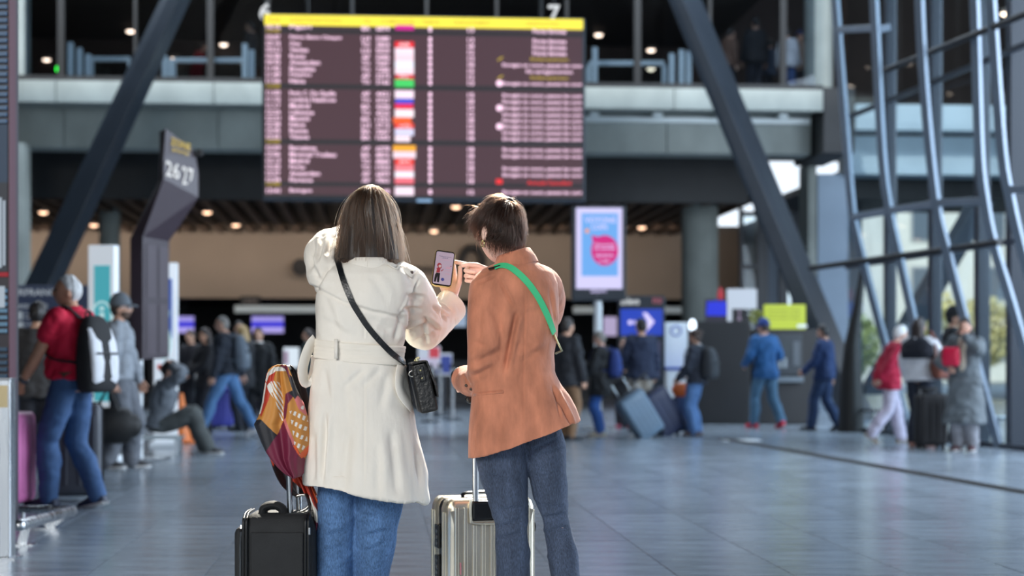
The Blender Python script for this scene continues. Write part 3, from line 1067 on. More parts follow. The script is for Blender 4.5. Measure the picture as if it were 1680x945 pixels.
def arm_tube(mb, P_, sd, grow, to=1.0, n=14, wrist_r=None):
    s, (e, w) = P_.sh[sd], P_.arm[sd]
    s0 = s * .55 + P_.T((0, -.01, 1.37)) * .45
    pts = [s0, s, s * .5 + e * .5, e, e * .55 + w * .45, w]
    rad = [.058, .060, .050, .043, .042, .028]
    pts = smooth_path(pts, 4)
    rad = list(np.interp(np.linspace(0, 5, len(pts)), range(6), rad))
    m = max(3, int(len(pts) * to))
    rad = [r + grow * (.9 if i > 6 else .6) for i, r in enumerate(rad)]
    if wrist_r:
        rad[-1] = wrist_r; rad[-2] = max(wrist_r, rad[-2])
    mb.tube(pts[:m], rad[:m], n)


def leg_tube(mb, P_, sd, grow, z_end=None, flare=0.0, n=16):
    h, (kn, an) = P_.hj[sd], P_.leg[sd]
    pts = smooth_path([h + (0, 0, .03), h * .5 + kn * .5, kn, kn * .6 + an * .4 + np.array((0, -.012, 0)), an], 5)
    rad = list(np.interp(np.linspace(0, 4, len(pts)), range(5), [.076, .074, .056, .055, .036]))
    rad = [r + grow + flare * (i / len(pts)) ** 2 for i, r in enumerate(rad)]
    rad[0] *= .9
    m = len(pts)
    if z_end:
        m = max(4, int(len(pts) * z_end))
    mb.tube(pts[:m], rad[:m], n)


def body_mesh(P_, vox):
    mb = MB()
    mb.loft(torso_rings(P_, .85, 1.475, 0, P_.belly))
    mb.tube([P_.T((0, -.014, 1.40)), P_.T((0, -.008, 1.47)), P_.hc + P_.HR @ np.array((0, -.015, -.06)), P_.hc + P_.HR @ np.array((0, -.01, 0))], [.062, .055, .051, .05], 16)
    head_mesh(mb, P_.hc, P_.HR)
    for sd in (-1, 1):
        arm_tube(mb, P_, sd, 0)
        leg_tube(mb, P_, sd, 0)
        foot(mb, P_, sd, -.006)
    v, n, f = fuse(mb, vox, 2)
    out = MB(); out.add(v * P_.k, f)
    for sd in (-1, 1):
        hm = MB()
        e, w = P_.arm[sd]
        d = unit(w - e)
        nn = np.array((-sd, .0, 0)) if abs(d[0]) < .8 else np.array((0, -1, -.3))
        make_hand(hm, w - d * .01, d, nn, sd, P_.curl[sd])
        v, n, f = fuse(hm, .0055, 1)
        out.add(v * P_.k, f)
    return out


def foot(mb, P_, sd, grow, sole=False):
    an = P_.leg[sd][1]
    h = P_.heel[sd]
    R = np.array(Matrix.Rotation(P_.fy[sd], 3, 'Z') @ Matrix.Rotation(-h, 3, 'X'))
    rings = []
    prof = [(-.075, .020, .030, .052), (-.06, .036, .045, .075), (-.01, .040, .05, .115), (.05, .043, .042, .085), (.11, .050, .035, .062), (.165, .045, .028, .05), (.19, .022, .02, .036)]
    for y, hw, _, top in prof:
        hw += grow; zb = -.085; zt = zb + top + grow
        if sole:
            zt = zb + .026; hw += .004
        r_ = []
        for a in np.linspace(0, 2 * math.pi, 16, endpoint=False):
            z = (zb + zt) / 2 + (zt - zb) / 2 * math.copysign(abs(math.sin(a)) ** .7, math.sin(a))
            r_.append(an + R @ (np.array((hw * math.copysign(abs(math.cos(a)) ** .7, math.cos(a)), y * (1 + grow * 3), z))))
        rings.append(r_)
    mb.loft(rings)


def cloth(P_, mb, vox, name, m, parent, seed, amp=.006, scale=22, stretch=(1, 1, 1), smooth=4):
    v, n, f = fuse(mb, vox, smooth)
    w = waves(v, scale, seed, 7, stretch) + .5 * waves(v, scale * 2.2, seed + 3, 6, stretch)
    v = v + n * (np.abs(w) - .5)[:, None] * amp
    out = MB(); out.add(v * P_.k, f)
    return out.build(name, m, parent, smooth=180)


SKIN = {}


def skin(rgb):
    return mat('skin_%d_%d_%d' % rgb, rgb, rough=.5, var=.07, vscale=20, spec=.4)


def person(label, px, py, yaw, pose, top, legs, shoes=((40, 42, 48), None), hair=('short', (60, 45, 35)), tone=(205, 160, 135), vox=.015, group=None, cap=None, glasses=None, skirt=None, loc=None, seed=1, collar=None):
    """px, py: pixel of the ground contact. yaw: turn from facing away (0), 90 = facing left."""
    if loc is None:
        x, y = ground(px, py); loc = (x, y, 0)
    P_ = pose
    body = body_mesh(P_, vox)
    root = body.build('person', skin(tone), None, smooth=180)
    root.location = loc; root.rotation_euler = (0, 0, math.radians(yaw))
    tag(root, label, 'person', group)
    k = P_.k
    # eyes and mouth
    for sx in (-1, 1):
        e = MB(); c = P_.hc + P_.HR @ np.array((sx * .031, .0855, .008)); e.sphere(c * k, .0125 * k, 10, 8); e.build('eye', mat('eye_dark', (48, 38, 34), rough=.25), root, smooth=180)
    mo = MB(); c = P_.hc + P_.HR @ np.array((0, .0885, -.055)); mo.sphere(c * k, .02 * k, 12, 8, lambda d, q: P_.HR @ (q * np.array((1.1, .35, .38)))); mo.build('mouth', mat('lips', (160, 92, 84), rough=.5), root, smooth=180)
    # upper garment: dict(rgb, hem, sleeve, bulk, skirtw, rows)
    t = dict(rgb=(60, 60, 70), hem=.86, sleeve=1.0, bulk=.02, name='jacket', rough=.8, flare=0, var=.12, neck=1.455)
    t.update(top)
    mb = MB()
    g = t['bulk']
    rings = torso_rings(P_, max(t['hem'], .86), t['neck'], g, P_.belly)
    if t['hem'] < .86:
        low = []
        fx = (P_.leg[-1][0] + P_.leg[1][0]) / 2 - P_.hip
        for z in np.linspace(t['hem'], .84, 5):
            q = (.86 - z) / .5
            low.append(ring((P_.hip[0] + fx[0] * q * .6, P_.hip[1] + fx[1] * q * .6 - .01, z + P_.hip[2]), .172 + g + (t['flare'] + .035) * q, .122 + g + (t['flare'] * .8 + .03) * q))
        rings = low + rings[1:]
    mb.loft(rings)
    for sd in (-1, 1):
        arm_tube(mb, P_, sd, g * .85, t['sleeve'])
    cloth(P_, mb, vox, t['name'], mat('%s_%d_%d_%d' % (t['name'], *t['rgb']), t['rgb'], rough=t['rough'], var=t['var'], vscale=9, bump=.2, bscale=70), root, seed, amp=.3 * g + .004, scale=20)
    if collar:
        mb = MB(); rr = []
        for z, rx, ry in ((1.40, .095, .085), (1.44, .085, .08), (1.475, .075, .076), (1.475, .062, .062), (1.44, .06, .06)):
            rr.append(P_.T(ring((0, -.012, z), rx, ry, e=2)) * k)
        mb.loft(rr, caps=False); mb.build('collar', mat('collar_%d_%d_%d' % collar, collar, rough=.8), root, smooth=180)
    # trousers
    l = dict(rgb=(60, 80, 120), grow=.014, flare=.02, end=None, name='trousers', var=.15)
    l.update(legs)
    mb = MB()
    mb.loft([P_.T(ring((0, -.01, z), .168 + l['grow'] * .5, .108 + l['grow'] * .5)) for z in (.86, .90, .93, .955)])
    for sd in (-1, 1):
        leg_tube(mb, P_, sd, l['grow'], l['end'], l['flare'])
    cloth(P_, mb, vox, l['name'], mat('%s_%d_%d_%d' % (l['name'], *l['rgb']), l['rgb'], rough=.85, var=l['var'], vscale=7, bump=.15, bscale=120), root, seed + 5, amp=.007, scale=22, stretch=(.8, .8, 1.3))
    for sd in (-1, 1):
        mb = MB(); foot(mb, P_, sd, .004)
        if shoes[0]:
            v = MB(); v.add(np.concatenate(mb.v) * k, mb.f)
            sh = v.build('shoe', mat('shoe_%d_%d_%d' % shoes[0], shoes[0], rough=.5), root, smooth=60)
            if shoes[1]:
                mb = MB(); foot(mb, P_, sd, .004, True); v = MB(); v.add(np.concatenate(mb.v) * k, mb.f)
                v.build('sole', mat('sole_%d_%d_%d' % shoes[1], shoes[1], rough=.6), sh, smooth=60)
    # hair
    kind, hc = hair
    hm = mat('hair_%d_%d_%d' % hc, hc, rough=.45, var=.35, vscale=30, stretch=(3, 3, .4), bump=.4, bscale=90)
    if kind:
        mb = MB()
        hair_cap(mb, P_.hc, P_.HR, thick=.06 if kind == 'thin' else .13, bald=.0, seed=seed, hairline=.10 if kind == 'thin' else .25, low=-.62 if kind in ('short', 'thin') else -.9)
        if kind in ('long', 'bob'):
            L = .30 if kind == 'long' else .16
            rr = []
            for q in np.linspace(0, 1, 6):
                c = P_.hc + P_.HR @ np.array((0, -.035 - .025 * q, .02)) + np.array((0, -.01 * q, -L * q))
                rr.append([c + P_.HR @ np.array((x, y, 0)) for x, y, _ in ring((0, 0, 0), .088 + .012 * math.sin(q * 3), .072 - .02 * q, 20, 2.2)])
            mb.loft(rr)
        if kind == 'bun':
            mb.sphere(P_.hc + P_.HR @ np.array((0, -.10, .06)), .045, 12, 10)
        v, n, f = fuse(mb, min(vox, .010), 2)
        v = v + n * (waves(v, 60, seed, 6, (1.6, 1.6, .4)) * .003)[:, None]
        o = MB(); o.add(v * k, f); o.build('hair', hm, root, smooth=180)
    if cap:
        mb = MB()
        def cf(d, q):
            z = max(d[2], -.02)
            return P_.HR @ (np.array((q[0], q[1], HEAD_R[2] * z)) * 1.15 + np.array((0, -.006, .028)))
        mb.sphere(P_.hc, HEAD_R, 28, 18, cf)
        v = MB(); v.add(np.concatenate(mb.v) * k, mb.f)
        cm = mat('cap_%d_%d_%d' % cap, cap, rough=.8, var=.1, vscale=20)
        co = v.build('cap', cm, root, smooth=60)
        br = []
        for y, hw, dz in ((.07, .070, .036), (.11, .072, .034), (.145, .058, .026), (.165, .03, .02)):
            br.append([(P_.hc + P_.HR @ np.array((hw * math.cos(a), y + .006 * math.sin(a), dz + .007 * math.sin(a) - .25 * (hw * math.cos(a)) ** 2 * 8))) * k for a in np.linspace(0, 2 * math.pi, 14, endpoint=False)])
        mb = MB(); mb.loft(br); mb.build('peak', cm, co, smooth=60)
    if glasses:
        mb = MB()
        for sx in (-1, 1):
            c = P_.hc + P_.HR @ np.array((sx * .033, .103, .006))
            mb.sphere(c * k, .022 * k, 12, 8, lambda d, q: P_.HR @ (q * np.array((1, .18, .8))))
            mb.tube([(P_.hc + P_.HR @ np.array((sx * .055, .098, .01))) * k, (P_.hc + P_.HR @ np.array((sx * .082, .0, .012))) * k], .0035, 6)
        mb.build('glasses', mat('glasses_%d_%d_%d' % glasses, glasses, rough=.15), root, smooth=60)
    return root, P_


def on_person(root, p):
    """World point of a body-frame point (metres at the person's own scale)."""
    a = root.rotation_euler.z
    p = np.asarray(p, float)
    return np.array((root.location.x + p[0] * math.cos(a) - p[1] * math.sin(a), root.location.y + p[0] * math.sin(a) + p[1] * math.cos(a), root.location.z + p[2]))


# ------------------------------------------------------------------ luggage
def rounded_block(mb, w, d, h, r=.04, z0=0.0, n=6, bulge=0.0, c=(0, 0)):
    """Soft box standing on z0."""
    zs = [(z0, .80), (z0 + r * .35, .93), (z0 + r, 1.0)] + [(z0 + r + (h - 2 * r) * q, 1.0 + bulge * math.sin(q * math.pi)) for q in (.2, .4, .6, .8)] + [(z0 + h - r, 1.0), (z0 + h - r * .35, .93), (z0 + h, .80)]
    rings = []
    for z, k in zs:
        iw, idp = w / 2 - r * 1.0, d / 2 - r * 1.0
        rr = r * (1 - (1 - k) * 3.2) if k < 1 else r + (k - 1) * w
        rr = max(rr, .004)
        q = []
        for cx, cy, a0 in ((iw, idp, 0), (-iw, idp, 90), (-iw, -idp, 180), (iw, -idp, 270)):
            for a in np.linspace(a0, a0 + 90, n):
                q.append((c[0] + cx + rr * math.cos(math.radians(a)), c[1] + cy + rr * math.sin(math.radians(a)), z))
        rings.append(q)
    mb.loft(rings)
    return mb


def suitcase(label, loc, yaw, w, d, h, rgb, tilt=0.0, handle=0.0, ribs=5, group=None, rough=.4, metal=0.0, handle_yaw=0):
    """Upright trolley case: shell with ribs, zip band, four wheels, grip and telescopic handle; tilt leans it about its wheels."""
    t = empty('suitcase', loc, math.radians(yaw), label, 'suitcase', group)
    t.rotation_euler = (0, math.radians(tilt), math.radians(yaw))
    m = mat('case_%d_%d_%d' % rgb, rgb, rough=rough, metal=metal, var=.08, vscale=4)
    dk = mat('case_trim', (24, 25, 28), rough=.5)
    mb = MB(); rounded_block(mb, w, d, h, .045, .055); mb.build('shell', m, t, smooth=50)
    for k in range(ribs):
        x = (k - (ribs - 1) / 2) * w * .74 / max(ribs - 1, 1)
        for s_ in (-1, 1):
            mb = MB(); mb.box(x - .014, x + .014, s_ * (d / 2) - .006, s_ * (d / 2) + .006, .13, h - .03); mb.build('rib', m, t, bevel=.006)
    mb = MB()
    for q in (-.004, .004):
        pass
    e = .004
    pts = []
    for cx, cz, a0 in ((w / 2 - .05, h + .055 - .05, 0), (-w / 2 + .05, h + .055 - .05, 90), (-w / 2 + .05, .055 + .05, 180), (w / 2 - .05, .055 + .05, 270)):
        for a in np.linspace(a0, a0 + 90, 6):
            pts.append((cx + (.05 + e) * math.cos(math.radians(a)), 0, cz + (.05 + e) * math.sin(math.radians(a))))
    mb.tube(pts + [pts[0]], [(.006, .012)] * (len(pts) + 1), 6, up=(0, 1, 0), round_ends=False)
    mb.build('zip_band', dk, t, smooth=60)
    for sx in (-1, 1):
        for sy in (-1, 1):
            mb = MB(); x, y = sx * (w / 2 - .06), sy * (d / 2 - .05)
            mb.cyl((x - .014, y, .028), (x + .014, y, .028), .028, n=14); mb.box(x - .02, x + .02, y - .012, y + .012, .035, .065)
            mb.build('wheel', dk, t, smooth=40)
    mb = MB(); mb.tube(smooth_path([(-.09, 0, h + .05), (-.075, 0, h + .085), (0, 0, h + .095), (.075, 0, h + .085), (.09, 0, h + .05)], 4), .011, 8); mb.build('grip', dk, t, smooth=60)
    if handle:
        for sx in (-1, 1):
            mb = MB(); mb.cyl((sx * .10, d / 2 - .05, h), (sx * .10, d / 2 - .05, h + handle), .009, n=10); mb.build('handle_rod', m_inox, t, smooth=50)
        mb = MB(); mb.tube([(-.12, d / 2 - .05, h + handle), (.12, d / 2 - .05, h + handle)], .017, 10); mb.build('handle_grip', dk, t, smooth=60)
    return t


def backpack(label, root, P_, rgb, panel, w=.31, h=.47, d=.17, drop=0.0, panels=2, back=None):
    """Worn backpack with front panel, pocket, shoulder straps; placed on the wearer's back, a thing of its own."""
    k = P_.k
    a = root.rotation_euler.z
    t = empty('backpack', root.location, a, label, 'backpack')
    m = mat('pack_%d_%d_%d' % rgb, rgb, rough=.8, var=.1, vscale=12, bump=.15, bscale=160)
    m2 = mat('pack_%d_%d_%d' % panel, panel, rough=.7, var=.06, vscale=10, bump=.12, bscale=160)
    yb = -.125 if back is None else back
    L = np.array(Matrix.Rotation(-P_.lean, 3, 'X'))
    def place(mb):
        v = mb.verts()
        v = np.stack([v[:, 0], v[:, 1], v[:, 2]], 1)
        c = np.array((0, 0, .93))
        o = MB(); o.add(((v - c) @ L.T + c + P_.hip) * k, mb.f); return o
    z0 = 1.42 - h - drop
    mb = MB(); rings = []
    for q, sx, sy in ((0, .78, .62), (.06, .95, .9), (.2, 1.0, 1.0), (.45, .98, 1.0), (.7, .90, .85), (.88, .76, .64), (.97, .55, .42), (1, .35, .25)):
        rings.append(ring((0, yb - d / 2 * (.75 + .25 * sy), z0 + h * q), w / 2 * sx, d / 2 * sy, 28, 3.2))
    mb.loft(rings)
    place(mb).build('body', m, t, smooth=60)
    if panels >= 1:
        for sx in ((-1, 1) if panels == 2 else (0,)):
            mb = MB(); rings = []
            for q, wx, py_ in ((.10, .7, .90), (.16, .95, 1.0), (.4, 1.0, 1.03), (.65, .92, .93), (.82, .75, .74), (.90, .5, .60)):
                cx = sx * w * .235; hw = w * (.205 if panels == 2 else .36) * wx
                yy = yb - d * .88 * py_ - .010
                rings.append(ring((cx, yy + .02, z0 + h * q), hw, .032, 16, 3))
            mb.loft(rings); place(mb).build('panel', m2, t, smooth=60)
    mb = MB(); mb.tube([(-w * .34, yb - d - .004, z0 + h * .5), (w * .34, yb - d - .004, z0 + h * .5)], [(.008, .006)] * 2, 8); place(mb).build('zip', mat('case_trim', (24, 25, 28)), t, smooth=60)
    mb = MB(); mb.tube(smooth_path([(-.03, yb - .03, z0 + h - .01), (-.025, yb - .035, z0 + h + .03), (.025, yb - .035, z0 + h + .03), (.03, yb - .03, z0 + h - .01)], 4), .007, 8); place(mb).build('grab_loop', m, t, smooth=60)
    for sx in (-1, 1):
        mb = MB()
        pts = smooth_path([(sx * .07, yb - .02, 1.39 - drop * .5), (sx * .085, -.05, 1.465), (sx * .095, .045, 1.455), (sx * .105, .135, 1.36), (sx * .125, .148, 1.22), (sx * .165, .06, 1.10), (sx * .15, yb - .03, 1.06)], 5)
        mb.tube(pts, [(.008, .026)] * len(pts), 8, up=(0, 0, 1)); place(mb).build('shoulder_strap', m, t, smooth=60)
    return t
# ------------------------------------------------------------------ central display board
BY = 26.0
kb = BY / FPX
board = empty('display_board', (P(697, 325, BY)), HALL, 'huge maroon flight display board hanging over the hall', 'display board')


def bx(px):
    return (px - 697) * kb


def bz(py):
    return (325 - py) * kb


m_case = mat('board_case', (40, 50, 62), rough=.5)
mb = MB(); mb.box(bx(432), bx(962), .02, .32, bz(329), bz(26)); mb.build('housing', m_case, board, bevel=.015)
m_maroon = mat('screen_maroon', (80, 45, 54), emit=.72, rough=.4)
m_sep = mat('screen_dark', (38, 32, 36), emit=.5, rough=.4)
m_pink = mat('screen_pink', (240, 200, 224), emit=1.6)
m_yel = mat('screen_yellow', (246, 228, 62), emit=1.15)
m_gold = mat('screen_gold', (196, 168, 40), emit=1.0)
m_red = mat('screen_red', (236, 36, 40), emit=1.1)
bands = [(45, 50), (57.5, 140), (148, 230.5), (238.5, 300), (307, 321)]
mb = MB(); mb.box(bx(436), bx(958), -.005, .02, bz(325), bz(28)); screen = mb.build('screen', m_sep, board)
for a, b in bands:
    mb = MB(); mb.box(bx(437), bx(957), -.009, -.005, bz(b), bz(a)); mb.build('band', m_maroon, screen)
mb = MB(); mb.box(bx(436), bx(958), -.012, -.005, bz(45), bz(28)); hd = mb.build('header_band', m_yel, board)
m_htx = mat('header_letters', (206, 188, 44), emit=.9)
mb = MB()
for s_, a, b in (('HEURE', 440, 462), ('DESTINATION', 478, 560), ('VOL', 596, 610), ('COMPAGNIE', 625, 680), ('TERMINAL', 692, 722), ('ENREGISTREMENT', 745, 805), ('OBSERVATIONS', 862, 918)):
    mb.text(s_, bx(a), bx(b), bz(40), bz(33), -.0135)
mb.build('lettering', m_htx, hd)
rows = [45.5, 64, 74, 84, 94.5, 104.5, 115, 125, 135, 154.5, 165, 175.5, 186, 196, 206, 216, 226, 244, 254.5, 265, 275, 285.5, 296, 314]
mid = [r + (3 if i == 0 else 0.8) for i, r in enumerate(rows)]
dest = ['Figari', 'Palma Beira Chaque', 'Oran', 'Venise', 'Rome', 'Amsterdam', 'Bruxelles', 'Naples', 'Nice', 'Paris C. De Gaulle', 'Londres Heathrow', 'Madrid', 'Lisbonne', 'Munich', 'Nice', 'Rome', 'Vienne', 'Barcelone', 'Montreal Trudeau', 'Madrid', 'Porto', 'Amsterdam', 'Florence', 'Bologne']
dw = [35, 84, 17, 30, 25, 49, 41, 35, 25, 74, 75, 32, 39, 32, 25, 29, 31, 43, 75, 31, 25, 49, 37, 36]
hours = ['10:%02d' % (10 + 2 * i) for i in range(24)]
t_ = MB(); d_ = MB(); f1 = MB(); f2 = MB(); c1 = MB(); c2 = MB()
r_ = random.Random(5)
for i, (y, s_, w_) in enumerate(zip(mid, dest, dw)):
    h_ = 3.6
    t_.text('%d:%02d' % (10 + i // 6, (i * 7) % 60 if i else 15), bx(439), bx(461.5), bz(y + h_), bz(y - h_), -.0135)
    d_.text(s_, bx(477), bx(477 + w_), bz(y + h_), bz(y - h_), -.0135)
    f1.text(r_.choice(['AF', 'TO', 'BA', 'LH']), bx(594), bx(607), bz(y + h_), bz(y - h_), -.0135)
    f2.text(str(r_.randint(1000, 9900)), bx(617.5), bx(639), bz(y + h_), bz(y - h_), -.0135)
    c1.text('1', bx(703.5), bx(708), bz(y + h_), bz(y - h_), -.0135)
    c2.text(r_.choice(['13', '15', '18', '12']), bx(767.5), bx(777.5), bz(y + h_), bz(y - h_), -.0135)
for o_, n_ in ((t_, 'hour_column'), (d_, 'destination_column'), (f1, 'airline_column'), (f2, 'flight_column'), (c1, 'hall_column'), (c2, 'desk_column')):
    o_.build(n_, m_pink, board)
mb = MB()
for y in (53.8, 144.2, 234.3, 303.7):
    mb.text('12:00', bx(439), bx(461.5), bz(y + 3.2), bz(y - 3.2), -.0135)
mb.build('hour_marker', m_gold, board)
rem = MB(); gol = MB()
for i, y in enumerate(mid):
    if i in (0, 1, 2, 3):
        rem.text('Porte fermee', bx(875), bx(930), bz(y + 3.8), bz(y - 3.2), -.0135)
    elif i in (4, 7):
        gol.text('Embarquement', bx(871), bx(934), bz(y + 3.6), bz(y - 3.2), -.0135)
        gol.text('/', bx(815), bx(827), bz(y + 2.6), bz(y - 3.6), -.0135)
    elif i == 6:
        rem.text('Fin enregistrement', bx(864), bx(941), bz(y + 3.8), bz(y - 3.2), -.0135)
    elif i in (19, 22):
        pass
    else:
        rem.text('Enregist en cours, passez les cont', bx(825), bx(956), bz(y + 4.0), bz(y - 3.2), -.0135)
    if i in (8, 11, 14):
        q = [(bx(819.5) + .047 * math.cos(a), -.0135, bz(y - .5) + .047 * math.sin(a)) for a in np.linspace(0, 6.283, 18)[:-1]]
        rem.add(q, [tuple(range(16, -1, -1))])
rem.build('remark_column', m_pink, board)
gol.build('boarding_remark', m_gold, board)
mb = MB(); mb.text('Annule', bx(865), bx(897), bz(302), bz(295), -.0135); mb.text('Cancelled', bx(899), bx(938), bz(302), bz(295), -.0135)
mb.box(bx(814), bx(824.5), -.0135, -.0125, bz(301), bz(293)); mb.build('cancelled_remark', m_red, board)
logos = [(42, 50, 649, 679, (214, 0, 150)), (69, 79, 648, 679, (238, 24, 40)), (79.5, 90, 648, 679, (250, 226, 238)), (90, 101, 648, 679, (246, 214, 226)), (101, 112, 648, 679, (238, 236, 248)), (112, 122.5, 648, 679, (250, 226, 236)), (123, 130.5, 649, 679, (220, 50, 60)), (131, 143.5, 648, 679, (62, 206, 96)),
         (149, 162, 648, 679, (250, 226, 240)), (163, 170.5, 649, 678, (64, 72, 214)), (171, 179, 648, 678, (236, 20, 74)), (180, 193, 648, 679, (250, 232, 238)), (193.5, 203, 645, 675, (242, 92, 20)), (203, 211, 648, 679, (240, 60, 40)), (211.5, 223, 648, 679, (216, 212, 240)), (223.5, 233, 648, 673, (250, 226, 236)),
         (239, 248.5, 645, 682, (250, 172, 34)), (249, 260, 645, 682, (246, 218, 230)), (261, 271, 648, 679, (240, 60, 50)), (271.5, 281, 648, 679, (238, 130, 140)), (281.5, 292, 648, 679, (244, 236, 246)), (292.5, 302, 648, 679, (240, 110, 124)), (307, 321, 648, 679, (250, 226, 240))]
for a, b, l_, r2, c in logos:
    mb = MB(); mb.box(bx(l_), bx(r2), -.0145, -.009, bz(b), bz(a)); mb.build('airline_tile', mat('logo_%d_%d_%d' % c, c, emit=1.05), board)
mb = MB(); mb.text('AIR', bx(654), bx(673), bz(77), bz(71), -.0155); mb.text('orly', bx(655), bx(674), bz(210), bz(204), -.0155); mb.text('fly', bx(655), bx(672), bz(129), bz(124), -.0155); mb.text('jet', bx(655), bx(673), bz(269), bz(263), -.0155)
mb.build('tile_lettering', mat('screen_white', (255, 235, 240), emit=1.0), board)
mb = MB(); mb.box(bx(684), bx(708), -.02, .05, bz(331), bz(327)); mb.build('status_light', mat('pale_blue_glow', (150, 190, 230), emit=.8), board)
for px in (505, 890):
    mb = MB(); mb.cyl((bx(px), .17, bz(26)), (bx(px), .17, 12.0 - board.location.z), .03, n=10); mb.build('hanger_rod', m_black, board, smooth=50)
for n_, px, py, lb in (('6', 435, 20, 'white number six sign above the left end of the display board'), ('7', 909, 23, 'white number seven sign above the right end of the display board')):
    c = P(px, py + 14, 26.6)
    z_ = empty('zone_number', c, HALL, lb, 'number sign')
    mb = MB(); mb.text(n_, -.09, .09, .0, .27, -.03); tv_ = mb.verts(); f_ = list(mb.f)
    nv_ = len(tv_); b2 = MB(); b2.add(np.concatenate([tv_, tv_ + (0, .06, 0)]), f_ + [tuple(i + nv_ for i in reversed(q)) for q in f_])
    b2.build('numeral', mat('white_glow', (240, 243, 245), emit=.8), z_)
    mb = MB(); mb.cyl((0, .02, .1), (0, .02, 12 - c[2]), .015, n=8); mb.build('hanger_rod', m_black, z_)

# ------------------------------------------------------------------ left edge: display tower, post and trolley rail
TY = 10.6
t = empty('display_tower', (P(-40, 590, TY)[0], TY, 0), math.radians(-4), 'tall lamella display tower cut by the left picture edge', 'display tower')
k = TY / FPX
m_twf = mat('tower_frame', (52, 48, 56), rough=.4)
mb = MB(); mb.box(-.62, 57 * k, .0, .16, .05, 3.9); mb.build('frame', m_twf, t, bevel=.006)
mb = MB(); mb.box(56.3 * k, 58 * k, -.012, .1, .95, 3.9); mb.build('edge_light', mat('edge_red', (84, 46, 58), rough=.4), t)
def tz(py):
    return CAMZ + (590 - py) * k
for a, b, c, nm in ((-60, 205, (70, 96, 124), 0), (300, 446, (56, 60, 70), 1), (468, 548, (92, 126, 150), 0), (560, 622, (52, 74, 94), 0)):
    if nm:
        mb = MB(); mb.box(-.6, 54 * k, -.012, 0, tz(b), tz(a)); mb.build('screen_panel', mat('tower_grey', c, emit=.5, rough=.4), t)
    else:
        n_ = int((b - a) / 11)
        for q in range(n_):
            z0 = tz(b) + q * 11 * k
            mb = MB(); mb.box(-.6, 54 * k, -.03, -.004, z0 + .008, z0 + 8 * k); mb.build('lamella', mat('lamella_%d' % c[0], c, emit=.28, rough=.3), t)
mb = MB(); mb.box(-.6, 54 * k, -.012, 0, tz(300), tz(205)); mb.build('screen_panel', mat('tower_blue', (60, 84, 112), emit=.4, rough=.3), t)
mb = MB(); mb.box(-.6, 55 * k, -.014, 0, tz(454), tz(447)); mb.build('red_line', mat('tower_red', (170, 20, 40), emit=.6), t)
mb = MB()
for x0, x1, y0, y1 in ((42, 47, 325, 440), (49, 53, 330, 436), (42, 52, 470, 505)):
    mb.box(x0 * k, x1 * k, -.034, -.031, tz(y1), tz(y0))
mb.build('lit_mark', mat('tower_white', (190, 205, 220), emit=.6), t)

pY = 9.45
gt = empty('steel_post', (P(4, 590, pY)[0], pY, 0), 0, 'square brushed steel post at the lower left edge', 'post')
k = pY / FPX
mb = MB(); mb.box(-.052, .058, -.055, .055, 0.008, CAMZ - 32 * k); mb.build('post', m_inox, gt, bevel=.008)
mb = MB(); mb.box(-.06, .066, -.062, .062, CAMZ - 33 * k, CAMZ - 30 * k); mb.build('cap', m_inox, gt, bevel=.004)
mb = MB(); mb.box(-.085, .09, -.085, .085, 0, .01); mb.build('base_plate', m_inox, gt)
mb = MB(); mb.box(-.04, .045, -.0575, -.0545, CAMZ - 78 * k, CAMZ - 42 * k); mb.build('plate', mat('tan_plate', (184, 168, 130), rough=.4, metal=.4), gt)
# guard rail: front tube with two flat legs, rear tube
ra = P(32, 862, 9.95); rb = P(118, 838, 11.4); rc = P(-60, 836, 11.5)
gr_ = empty('guard_rail', (ra[0], ra[1], 0), 0, 'low steel guard rail with flat feet beside the steel post', 'guard rail')
o3 = np.array((ra[0], ra[1], 0))
mb = MB(); mb.tube([ra - o3, rb - o3], .036, 14); mb.build('front_tube', m_inox, gr_, smooth=60)
mb = MB(); mb.tube([rb - o3 + (0, 0, .012), rc - o3], .024, 12); mb.build('rear_tube', m_inox, gr_, smooth=60)
for q, lean in ((.12, .03), (.78, .10)):
    c = (ra - o3) * (1 - q) + (rb - o3) * q
    mb = MB(); mb.bar(c - (0, 0, .02), (c[0] - lean, c[1], .005), .055, .012, up=(1, 0, 0)); mb.build('leg', m_inox, gr_, bevel=.002)
    mb = MB(); mb.box(c[0] - lean - .08, c[0] - lean + .08, c[1] - .05, c[1] + .05, 0, .008); mb.build('foot_plate', m_inox, gr_)
c = (rb - o3) * .55 + (rc - o3) * .45
mb = MB(); mb.cyl((c[0], c[1], .005), c, .014, n=10); mb.build('leg', m_inox, gr_, smooth=50)
mb = MB(); mb.cyl((c[0], c[1], 0), (c[0], c[1], .008), .06, n=14); mb.build('foot_plate', m_inox, gr_)

